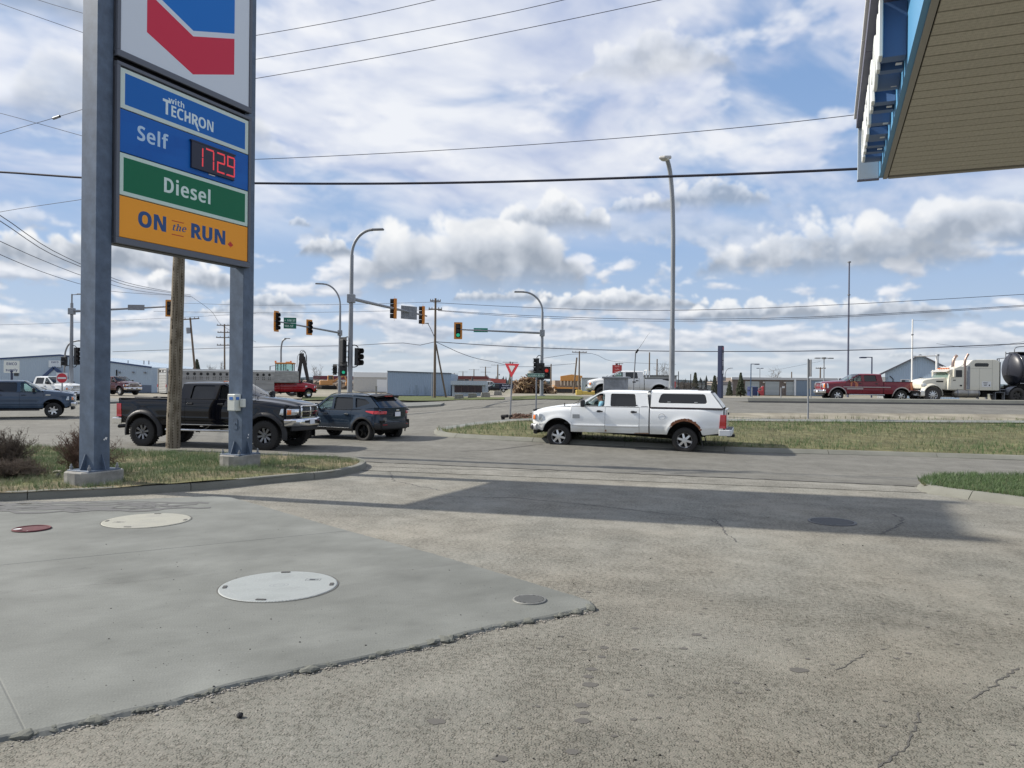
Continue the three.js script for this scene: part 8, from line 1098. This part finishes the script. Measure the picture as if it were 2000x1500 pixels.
{ // maroon work pickup on the highway
  const v = truck('maroon_pickup', 'deep red work pickup with door graphics waiting before the cream highway truck', pickupSpec(-0.04, { pos: place(1687, 53.5), turn: Math.PI - 0.03, color: [0.16, 0.012, 0.022], dust: [1.5, 2.2, 1.9], archUp: 0, wb: 4.3, xF: 3.1, xR: -3.38, spokes: 6, spokeW: 0.045, yF: 1.26, fy1: 1.30, hy1: 1.22, nF: 4, aF: 0.22, plate: false }));
  const { b, root } = v, or = std([0.55, 0.20, 0.10], 0.6), gr = std([0.42, 0.38, 0.36], 0.7); const sd = 1;
  for (const s of [1, -1]) { mesh('door_graphic', [mv(extr([[-0.32, 0], [-0.32, 0.36], [-0.05, 0.52], [0.12, 0.40], [0.12, 0.1], [0.02, 0.1], [0.02, 0.34], [-0.06, 0.40], [-0.20, 0.32], [-0.20, 0]], 0.004), 1.18, 0.93, s * (b.hw(1.2, 1.1) + (s > 0 ? 0.004 : 0.008))), box(0.1, 0.3, 0.004, 0.85, 1.08, s * (b.hw(1.0, 1.1) + 0.006))], or, root); mesh('door_lettering', box(1.1, 0.09, 0.004, 1.0, 0.87, s * (b.hw(1.0, 0.87) + 0.008)), gr, root); mesh('tail_panel', b.panel([[-3.05, 0.78], [-2.74, 0.78]], [[-3.05, 1.32], [-2.74, 1.32]], s, 6, 12, 0.006, 0.01), or, root); mesh('side_moulding', rbox(3.2, 0.06, 0.02, 0.01, 0.2, 0.98, s * (b.hw(0.2, 0.98) + 0.006)), gr, root); for (const x of [v.F, -v.F]) mesh('arch_trim', grid((u, w) => { const a = Math.PI * 1.02 - u * Math.PI * 1.04, r = 0.545 + 0.07 * w, xx = x + Math.cos(a) * r, y = 0.4 + Math.sin(a) * r; return [xx, y, s * (b.hw(xx, y) + 0.012), u, w]; }, 20, 1), gr, root); }
  mesh('running_board', [1, -1].map((s) => rbox(2.4, 0.06, 0.15, 0.02, 0.2, 0.46, s * 0.95)), M.alloy, root); mesh('bed_hose', [tube([[-2.9, 0.62, 0.6], [-3.3, 0.5, 0.7], [-3.7, 0.52, 0.5]], 0.04, 6)], M.white, root);
}
{ // small cars and vans in the far yard
  const small = (name, label, px, d, turn, c, van) => { const o = { pickup: false, W: 0.95, wb: 2.8, R: 0.35, rim: 0.22, tw: 0.24, Ra: 0.44, spokes: 6, xF: 2.2, xR: -2.2, yRock: 0.36, yBelt: van ? 1.15 : 1.02, yRoof: van ? 2.0 : 1.6, yF: 0.9, yC: 1.05, xCowl: van ? 1.35 : 1.0, xD0: van ? 1.38 : 1.04, xD1: 0.1, xD2: -0.9, xCab: -1, xBack: -9, xRoofF: van ? 0.7 : 0.2, xRoofR: -1.9, riseR: 0, gh: [[van ? 1.35 : 1.0, 0], [van ? 0.75 : 0.3, 1], [-1.85, 1], [-2.15, 0]], wins: [[[van ? 1.1 : 0.75, 0.08], [van ? 0.7 : 0.25, 0.88], [0.12, 0.88], [0.1, 0.08]], [[0, 0.08], [0, 0.88], [-0.85, 0.88], [-0.9, 0.08]], [[-1.0, 0.1], [-1.0, 0.86], [-1.75, 0.86], [-1.9, 0.1]]], yNose: 0.4, yTail: 0.45, lean: 0.22, color: c, pos: place(px, d), turn, crease: 0, fy0: 0.55, fy1: 0.85, hy0: 0.68, hy1: 0.86, by0: 0.38, by1: 0.56, bumpMat: M.plastic }; const v = makeVehicle(name, o); addFront(v, o); const tl = grid((u, w) => { const q = u * 2 - 1, y = lerp(0.45, o.yBelt + 0.02, w); return [v.b.planR(q), y, q * v.b.hw(v.b.xT, Math.min(y, o.yBelt)), q, y]; }, 16, 8, true, v.b.dcol); mesh('tailgate', [tl, grid((u, w) => { const q = u * 2 - 1, y = lerp(o.yBelt, v.yS + 0.02, w); return [lerp(o.xR + 0.05, o.xRoofR, w), y, q * lerp(v.zb, v.zr, w), q, y]; }, 6, 3, true)], v.body, v.root); tag(v.root, label, van ? 'van' : 'car'); return v; };
  small('parked_car', 'pale parked car in the yard left of the white ended shed', 701, 165, 0.2, [0.55, 0.55, 0.54], false); small('parked_van', 'white parked van in front of the white ended shed', 728, 160, -0.9, [0.65, 0.66, 0.66], true); small('parked_car', 'dark parked car in the yard behind the signal poles', 668, 165, 0.1, [0.03, 0.04, 0.045], false); small('parked_car', 'dark parked car left of the other yard cars', 638, 170, 0.3, [0.035, 0.04, 0.04], false);
  small('black_van', 'low black covered vehicle parked beside the navy rental board', 968, 135, Math.PI, [0.008, 0.008, 0.012], false); small('parked_car', 'grey car parked in front of the orange shop', 1088, 165, -1.25, [0.25, 0.26, 0.28], false); small('parked_car', 'white car half hidden by the small grey shop', 955, 175, 0.2, [0.6, 0.6, 0.6], true);
}
{ // livestock trailer
  const p = px2w(318, 66), th = 0.74, c = Math.cos(th), s = Math.sin(th), L = 9.6, t = thing('livestock_trailer', p[0] + c * L / 2, p[2] + 0.05, -66 - s * L / 2, th); tag(t, 'long aluminium livestock trailer with round vent holes behind the black pickup', 'trailer');
  const al = std([0.44, 0.43, 0.41], 0.45, 0.3, { map: worn }), y0 = 0.55, y1 = 2.62, hw = 1.15;
  mesh('body', [rbox(L, y1 - y0, hw * 2 - 0.04, 0.06, 0, (y0 + y1) / 2, 0), rbox(2.6, y1 - 1.45, hw * 2 - 0.1, 0.1, L / 2 + 1.2, (y1 + 1.45) / 2, 0)], al, t); mesh('roof_rail', [box(L, 0.10, 0.06, 0, y1 - 0.12, hw), box(L, 0.10, 0.06, 0, y1 - 0.12, -hw)], M.alloy, t); mesh('side_rail', [box(L, 0.12, 0.05, 0, y0 + 0.06, hw), box(L, 0.12, 0.05, 0, y0 + 0.06, -hw)], M.alloy, t);
  const big = new THREE.CylinderGeometry(0.13, 0.13, 0.02, 16), dk = std([0.03, 0.03, 0.03], 0.9); big.rotateX(Math.PI / 2); const smallG = []; for (let i = 0; i < 16; i++) { const x = -L / 2 + 0.55 + i * 0.57, m = flags(new THREE.Mesh(big, dk)); m.name = 'vent_hole'; m.position.set(x, 2.2, hw - 0.02); t.add(m); for (const [a, b] of [[-0.08, 0.08], [0.08, 0.08], [-0.08, -0.08], [0.08, -0.08]]) smallG.push(mv(new THREE.CylinderGeometry(0.045, 0.045, 0.02, 8), x + a, 1.84 + b, hw - 0.02, Math.PI / 2)); } mesh('small_vents', smallG, dk, t).userData.kind = 'stuff';
  const dr = mesh('rear_door', [rbox(0.05, y1 - y0 - 0.35, hw * 2 - 0.5, 0.01, -L / 2 - 0.02, (y0 + y1) / 2 - 0.18, 0.05)], M.alloy, t); for (let i = 0; i < 11; i++) mesh('slat', rbox(0.04, 0.09, hw * 2 - 0.55, 0.02, -L / 2 - 0.05, y0 + 0.15 + i * 0.135, 0.05), al, dr); mesh('rear_frame', [1, -1].map((q) => rbox(0.1, y1 - y0, 0.16, 0.02, -L / 2 - 0.02, (y0 + y1) / 2, q * (hw - 0.08))), al, t); mesh('rear_window', [box(0.03, 0.24, hw * 1.5, -L / 2 - 0.02, y1 - 0.22, 0)], M.black, t); for (const z of [-0.1, 0.5, 0.75]) mesh('light', rbox(0.04, 0.14, 0.18, 0.02, -L / 2 - 0.05, y1 - 0.24, z), M.white, t); mesh('tail_light', [1, -1].map((q) => rbox(0.05, 0.25, 0.12, 0.02, -L / 2 - 0.08, 1.15, q * (hw - 0.08))), M.red, t);
  const wo = { R: 0.38, rim: 0.22, tw: 0.24, spokes: 8, rimMat: M.alloy }; for (const x of [-0.6, -1.55]) for (const q of [1, -1]) wheel(wo, t, x, q * 1.06, q); mesh('fender', [1, -1].map((q) => rbox(2.1, 0.06, 0.3, 0.02, -1.08, 0.86, q * 1.1)), al, t); mesh('axle_frame', box(L, 0.14, 1.2, 0, 0.5, 0), M.under, t); mesh('gooseneck', [rod([L / 2 + 1.8, 1.5, 0], [L / 2 + 1.9, 0.95, 0], 0.08)], M.under, t);
}
{ // backhoe
  const p = place(556, 84), t = thing('backhoe', p[0], p[1], p[2], 0.15); tag(t, 'orange roofed backhoe loader with folded dark boom behind the red dually', 'backhoe'); const or = std([0.52, 0.22, 0.06], 0.6), dk = std([0.025, 0.022, 0.022], 0.6);
  mesh('chassis', [rbox(3.6, 0.6, 1.2, 0.08, -0.1, 1.05, 0), rbox(1.6, 0.7, 1.0, 0.1, -1.6, 1.6, 0)], or, t); mesh('roof', [rbox(2.0, 0.16, 1.7, 0.06, 0.05, 3.55, 0), rbox(0.5, 0.12, 0.5, 0.04, 0.35, 3.68, 0)], or, t);
  for (const [x, z] of [[-0.85, 0.75], [-0.85, -0.75], [0.0, 0.78], [0.0, -0.78], [0.9, 0.75], [0.9, -0.75]]) mesh('pillar', rod([x * 1.02, 1.5, z], [x, 3.5, z], 0.05), dk, t); mesh('cab_glass', [box(0.02, 1.7, 1.4, -0.86, 2.6, 0), box(1.7, 1.7, 0.02, 0.02, 2.6, 0.74), box(1.7, 1.7, 0.02, 0.02, 2.6, -0.74)], M.glass, t); mesh('cab_base', rbox(1.9, 0.8, 1.5, 0.05, 0.02, 1.6, 0), dk, t); mesh('seat', [rbox(0.5, 0.2, 0.5, 0.05, 0.1, 2.1, 0), rbox(0.15, 0.8, 0.5, 0.05, 0.3, 2.5, 0)], dk, t); mesh('work_lamp', [rbox(0.2, 0.2, 0.2, 0.04, -0.9, 3.72, 0.5), rbox(0.2, 0.2, 0.2, 0.04, 0.7, 3.72, 0.5)], M.amber, t);
  mesh('mirror', [rod([-0.9, 3.3, 0.8], [-1.35, 3.2, 1.0], 0.02), rbox(0.06, 0.45, 0.28, 0.02, -1.4, 3.0, 1.0)], dk, t);
  mesh('boom', [mv(extr([[-0.22, 0], [0.22, 0], [0.20, 3.0], [-0.10, 3.2]], 0.35, 0.02), 1.35, 1.2, -0.17, 0, 0, -0.12), mv(extr([[-0.25, -0.3], [0.3, -0.2], [0.25, 0.5], [-0.2, 0.4]], 0.4, 0.02), 1.75, 4.2, -0.2)], dk, t); mesh('stick', [mv(extr([[-0.22, 0], [0.2, 0], [0.16, -3.0], [-0.14, -3.0]], 0.3, 0.02), 1.95, 4.3, -0.15, 0, 0, 0.20)], dk, t); mesh('bucket', mv(extr([[0, 0], [0.75, 0.2], [0.8, -0.35], [0.3, -0.75], [-0.05, -0.4]], 0.7, 0.02), 2.25, 1.6, -0.35), dk, t); mesh('hoses', [tube([[1.6, 4.0, 0.1], [1.9, 4.9, 0.15], [2.25, 4.6, 0.15], [2.35, 3.4, 0.1]], 0.03, 6), tube([[1.5, 3.6, -0.1], [1.7, 5.0, -0.15], [2.1, 4.9, -0.1], [2.3, 3.8, -0.1]], 0.03, 6), tube([[1.3, 3.2, 0.15], [1.45, 4.5, 0.2], [1.9, 4.75, 0.2]], 0.025, 6)], M.black, t); mesh('stabiliser', [rod([1.4, 1.0, 0.6], [1.9, 0.1, 1.2], 0.09), rod([1.4, 1.0, -0.6], [1.9, 0.1, -1.2], 0.09)], or, t);
  for (const [x, r, w] of [[0.9, 0.75, 0.5], [-1.6, 0.5, 0.36]]) for (const q of [1, -1]) wheel({ R: r, rim: r * 0.55, tw: w, spokes: 6, rimMat: M.white }, t, x, q * 0.95, q);
}
{ // excavator in the far yard
  const p = place(642, 150), t = thing('excavator', p[0], p[1], p[2], 0.3); tag(t, 'small distant orange excavator in front of the long white and maroon building', 'excavator'); const or = std([0.50, 0.24, 0.08], 0.6); mesh('tracks', [rbox(3.0, 0.7, 0.5, 0.25, 0, 0.4, 0.9), rbox(3.0, 0.7, 0.5, 0.25, 0, 0.4, -0.9)], M.under, t); mesh('body', [rbox(2.4, 0.9, 2.0, 0.15, -0.5, 1.3, 0)], or, t); mesh('cab', rbox(1.1, 1.3, 0.9, 0.1, 0.3, 2.1, 0.5), or, t); mesh('window', box(0.8, 0.7, 0.02, 0.3, 2.3, 0.96), M.tint, t); mesh('boom', [mv(extr([[0, 0], [2.4, 1.6], [2.6, 1.3], [0.4, -0.2]], 0.3), 0.4, 1.4, -0.3), rod([2.9, 2.9, -0.15], [3.6, 1.4, -0.15], 0.16)], or, t); mesh('bucket', rbox(0.8, 0.7, 0.9, 0.1, 3.6, 1.1, -0.15), or, t);
}
{ const p = place(600, 160); const t = thing('material_heap', p[0], p[1], p[2]); tag(t, 'low heaps of brown salvage stored along the far yard', 'heap'); const R = rng(66), gs = []; for (let i = 0; i < 260; i++) gs.push(box(0.4 + R() * 1.8, 0.2 + 0.6 * R(), 0.5 + R(), (R() - 0.2) * 16, R() * 1.3, (R() - 0.5) * 4, 0, R() * 3, R() * 0.4)); mesh('scrap', gs, std([0.22, 0.17, 0.13], 0.95), t).userData.kind = 'stuff'; mesh('mound', [ball(1, 3, 0, 0, 4, 0.8, 2, 14), ball(1, 8, 0, 0, 3.5, 1.1, 2, 14)], std([0.2, 0.16, 0.12], 1), t); }

// ================================================================ cream highway tractor and black tanker
{
  const d = 52, k = d / 1500, b = px2w(1806, d), t = thing('semi_truck', b[0], b[2], b[1], Math.PI - 0.02); tag(t, 'cream sleeper cab highway tractor coupled to the black tanker at right', 'semi truck');
  const X = (px) => -(px - 1806) * k * 1.0, Yv = (py) => (754.2 - py) * k + 2.2 - b[2] , cr = paint([0.68, 0.65, 0.55], { vertexColors: false }), cr2 = phy([0.68, 0.65, 0.55], 0.4, { clearcoat: 0.6, map: worn });
  const R = 0.53, W = 1.12, ex = (pts, w, bev = 0.05, s = 3) => mv(extr(pts, w * 2 - bev * 2, bev, [], s), 0, 0, -w + bev), Q = (a) => a.map((p) => [X(p[0]), Yv(p[1])]);
  mesh('sleeper', [ex(rpoly(Q([[1931, 762], [1931, 706], [1922, 702.5], [1886, 703], [1880, 704.5], [1873, 713], [1868, 716], [1868, 762]]), 0.08), W)], cr, t);
  mesh('cab', [ex(rpoly(Q([[1870, 763], [1870, 716], [1856, 716], [1842, 722], [1838, 726], [1836, 738], [1834, 762]]), 0.06), W - 0.06)], cr, t);
  mesh('hood', [ex(rpoly(Q([[1838, 762], [1838, 737.5], [1810, 739], [1797, 741.5], [1790, 744], [1788, 752], [1790, 760]]), 0.10), 0.82, 0.10, 4)], cr, t);
  for (const s of [1, -1]) { const f = grid((u, v) => { const a = Math.PI * 1.03 - u * Math.PI * 1.0, r = lerp(0.60, 0.74, v), sp = v; return [Math.cos(a) * r * (a < 1.5 ? 1.02 : 1.0), R + 0.03 + Math.sin(a) * r, s * lerp(1.16, 0.86, v * v), u, v]; }, 24, 6); mesh('fender', [f, grid((u, v) => { const a = Math.PI * 1.03 - u * Math.PI; return [Math.cos(a) * 0.60, R + 0.03 + Math.sin(a) * 0.60, s * lerp(1.16, 0.7, v), u, v]; }, 24, 1)], cr2, t); }
  const wd = mesh('windshield', grid((u, v) => { const q = u * 2 - 1; return [lerp(X(1831), X(1839), v) - 0.10 * q * q + 0.02, lerp(Yv(738), Yv(725), v), q * 0.98, u, v]; }, 10, 3), M.shield, t);
  mesh('sun_visor', grid((u, v) => { const q = u * 2 - 1; return [lerp(X(1840), X(1829), v) - 0.08 * q * q, lerp(Yv(722), Yv(727), v), q * 1.05, u, v]; }, 10, 2), cr2, t); mesh('roof_lamps', [-0.6, -0.3, 0, 0.3, 0.6].map((z) => rbox(0.14, 0.08, 0.1, 0.03, X(1842), Yv(720), z)), M.amber, t).userData.kind = 'stuff'; mesh('air_horn', [rod([X(1845), Yv(717), 0.3], [X(1838), Yv(716), 0.3], 0.03), rod([X(1848), Yv(715.5), 0.3], [X(1845), Yv(717), 0.3], 0.02)], M.chrome, t);
  for (const s of [1, -1]) {
    const z = s * (W - 0.04), stack = s < 0, dr = mesh('door', mv(extr(rpoly(Q([[1862, 760], [1862, 721], [1845, 721], [1839, 739], [1838, 760]]), 0.05), 0.02), 0, 0, s > 0 ? z - 0.01 : z - 0.01), cr, t); mesh('window', mv(extr(rpoly(Q([[1860.5, 737], [1860.5, 723.5], [1847, 723.5], [1843, 737]]), 0.04), 0.008), 0, 0, z + s * 0.018), M.tint, dr); mesh('handle', rbox(0.16, 0.05, 0.03, 0.01, X(1846), Yv(743), z + s * 0.02), M.plastic, dr); mesh('step_plate', rbox(0.14, 0.10, 0.02, 0.01, X(1858.5), Yv(753), z + s * 0.02), M.black, dr);
    mesh('sleeper_window', mv(extr(rpoly(Q([[1910, 716.5], [1910, 709.8], [1884, 709.8], [1883, 716.5]]), 0.11), 0.012), 0, 0, s * W + (s > 0 ? -0.002 : -0.010)), M.tint, t); mesh('placard', mv(box(0.60, 0.36, 0.01), X(1906), Yv(750), s * (W + 0.006)), M.white, t); mesh('placard_text', [0, 1, 2].map((i) => box(0.3 - 0.05 * i, 0.03, 0.004, X(1904), Yv(747 + i * 2.6), s * (W + 0.014))).concat([box(0.07, 0.09, 0.004, X(1911.5), Yv(752), s * (W + 0.014))]), M.black, t); mesh('seam', [box(0.012, Yv(704) - Yv(761), 0.006, X(1917), (Yv(704) + Yv(761)) / 2, s * (W + 0.002)), box(X(1868) - X(1917), 0.012, 0.006, (X(1868) + X(1917)) / 2, Yv(720), s * (W + 0.002)), box(0.012, Yv(720) - Yv(761), 0.006, X(1893), (Yv(720) + Yv(761)) / 2, s * (W + 0.002))], std([0.30, 0.30, 0.25], 0.7), t);
    if (stack) mesh('exhaust_stack', [tube([[X(1866), Yv(762), s * 1.02], [X(1866.5), Yv(730), s * 1.02], [X(1867), Yv(706), s * 1.02], [X(1869), Yv(699.5), s * 1.02], [X(1873), Yv(692.5), s * 1.02]].map((p) => p), 0.075, 12, 30)], std([0.34, 0.25, 0.21], 0.35, 0.8), t); if (stack) mesh('heat_shield', [mv(new THREE.CylinderGeometry(0.15, 0.15, Yv(716) - Yv(760), 16, 1, true), X(1872), (Yv(716) + Yv(760)) / 2, s * 1.02)], M.galv, t);
    mesh('mirror', [rbox(0.14, 0.52, 0.2, 0.05, X(1842), Yv(730), s * (W + 0.2)), rod([X(1845), Yv(724), s * W], [X(1842), Yv(725), s * (W + 0.2)], 0.02), rod([X(1845), Yv(737), s * W], [X(1842), Yv(736), s * (W + 0.2)], 0.02)], cr2, t); mesh('fuel_tank', [mv(new THREE.CapsuleGeometry(0.30, X(1846) - X(1898) - 0.6, 6, 18), (X(1846) + X(1898)) / 2, 0.66, s * 0.88, 0, 0, Math.PI / 2)], std([0.42, 0.40, 0.36], 0.35, 0.7, { map: worn }), t); mesh('tank_strap', [1852, 1872, 1892].map((px) => cyl(0.315, 0.315, 0.05, X(px), 0.66, s * 0.88, 0, 0, Math.PI / 2, 20)), M.steel, t); mesh('step', [box(0.5, 0.03, 0.3, X(1932), 0.75, s * 0.95), box(0.03, 0.5, 0.3, X(1924), 0.5, s * 0.95), box(0.03, 0.5, 0.3, X(1941), 0.5, s * 0.95)], M.steel, t);
    mesh('headlight', rbox(0.25, 0.22, 0.3, 0.06, X(1792), Yv(753), s * 0.85), M.lamp, t); mesh('hood_vent', rbox(0.46, 0.09, 0.02, 0.02, X(1822.5), Yv(745.5), s * 0.83), M.black, t);
  }
  mesh('intake', [tube([[X(1855), Yv(717), -0.3], [X(1856), Yv(707), -0.3], [X(1859), Yv(699), -0.3], [X(1863), Yv(694.5), -0.3]], 0.10, 12, 20)], std([0.36, 0.27, 0.23], 0.35, 0.8), t);
  mesh('bumper', rbox(0.3, 0.40, 2.3, 0.06, X(1786.5), 0.62, 0), M.chrome, t); mesh('frame', [box(X(1790) - X(2010), 0.25, 0.9, (X(1790) + X(2010)) / 2, 0.75, 0), box(0.3, 0.5, 1.4, X(1910), 0.65, 0)], M.under, t); mesh('bulkhead', rbox(0.05, Yv(707) - Yv(764), 2.1, 0.02, X(1933.5), (Yv(707) + Yv(764)) / 2, 0), std([0.12, 0.13, 0.14], 0.6), t);
  mesh('deck', box(0.9, 0.05, 1.2, X(1945), Yv(760), 0), M.steel, t);
  const wo = { R, rim: 0.30, tw: 0.30, spokes: 10, spokeW: 0.035, nuts: 10, rimMat: M.alloy, tyreMat: std([0.055, 0.05, 0.046], 0.95) }; for (const q of [1, -1]) { wheel(wo, t, 0, q * 0.98, q); for (const px of [1966, 2003]) { wheel({ ...wo, spokes: 6, spokeW: 0.08, rimMat: std([0.06, 0.055, 0.05], 0.8), tw: 0.6 }, t, X(px), q * 0.85, q); mesh('mud_guard', grid((u, v) => { const a = Math.PI * 0.98 - u * Math.PI * 0.62, r = 0.62; return [X(px) + Math.cos(Math.PI - a) * r * -1 * -1, R + Math.sin(a) * r, q * lerp(1.12, 0.5, v), u, v]; }, 14, 1), M.steel, t); } }
  mesh('air_line', [tube([[X(1936), Yv(756), 0.2], [X(1944), Yv(750), 0.2], [X(1950), Yv(725), 0.15], [X(1947), Yv(700), 0.1]], 0.03, 6), tube([[X(1936), Yv(752), -0.2], [X(1943), Yv(740), -0.2], [X(1948), Yv(722), -0.1], [X(1949), Yv(700), 0]], 0.025, 6), tube([[X(1938), Yv(759), 0.3], [X(1950), Yv(752), 0.3], [X(1952), Yv(735), 0.25], [X(1948), Yv(705), 0.1]], 0.04, 6)], M.black, t);

  // tanker
  const tk = thing('tanker_trailer', t.position.x, t.position.y, t.position.z, Math.PI - 0.02); tag(tk, 'glossy black tanker trailer cut off by the right edge of the picture', 'trailer'); const bk = phy([0.008, 0.009, 0.016], 0.25, { clearcoat: 1, clearcoatRoughness: 0.06 }), cy = (Yv(689) + Yv(752)) / 2, rr = (Yv(689) - Yv(752)) / 2, L = 9, x0 = X(1976);
  mesh('barrel', cyl(rr, rr, L, x0 - L / 2, cy, 0, 0, 0, Math.PI / 2, 40), bk, tk); mesh('end_cap', mv(new THREE.SphereGeometry(rr, 32, 16, 0, Math.PI * 2, 0, Math.PI / 2).scale(1, 0.36, 1), x0, cy, 0, 0, 0, -Math.PI / 2), std([0.022, 0.024, 0.034], 0.4), tk); mesh('hoop', mv(new THREE.TorusGeometry(rr + 0.02, 0.05, 8, 40), x0 - 0.04, cy, 0, 0, Math.PI / 2, 0), bk, tk);
  mesh('catwalk', box(L, 0.08, 1.0, x0 - L / 2, cy + rr + 0.04, 0), M.black, tk); mesh('hand_rail', [tube([[x0 - 0.35, cy + rr, 0.4], [x0 - 0.35, cy + rr + 0.35, 0.4], [x0 - 0.55, cy + rr + 0.45, 0.4], [x0 - 5, cy + rr + 0.45, 0.4]], 0.03, 6, 40)], M.steel, tk); mesh('davit_arm', [rod([x0 - 0.2, cy + rr - 0.05, 0], [x0 + 0.5, cy + rr - 0.02, 0], 0.04), rod([x0 + 0.5, cy + rr + 0.1, 0], [x0 + 0.5, cy + rr - 0.35, 0], 0.03), rod([x0 + 0.5, cy + rr - 0.32, 0], [X(1947), Yv(700), 0.1], 0.025)], M.steel, tk); mesh('placard', mv(extr([[0, -0.16], [0.12, 0], [0, 0.16], [-0.12, 0]], 0.01), x0 - 0.14, cy - 0.05, rr * 1.0), M.white, tk).position.set(0, 0, 0); mesh('fifth_wheel_frame', [box(3, 0.25, 1.0, x0 - 1.2, cy - rr - 0.1, 0), box(L, 0.18, 1.0, x0 - L / 2, cy - rr + 0.08, 0)], M.under, tk); mesh('side_strip', [1, -1].map((q) => box(L, 0.03, 0.02, x0 - L / 2, cy - rr * 0.86, q * rr * 0.56)), M.white, tk); for (const x of [-6.5, -7.8]) for (const q of [1, -1]) wheel({ ...wo, tw: 0.6 }, tk, x0 + x, q * 0.85, q);
}
renderer.render(scene, camera);
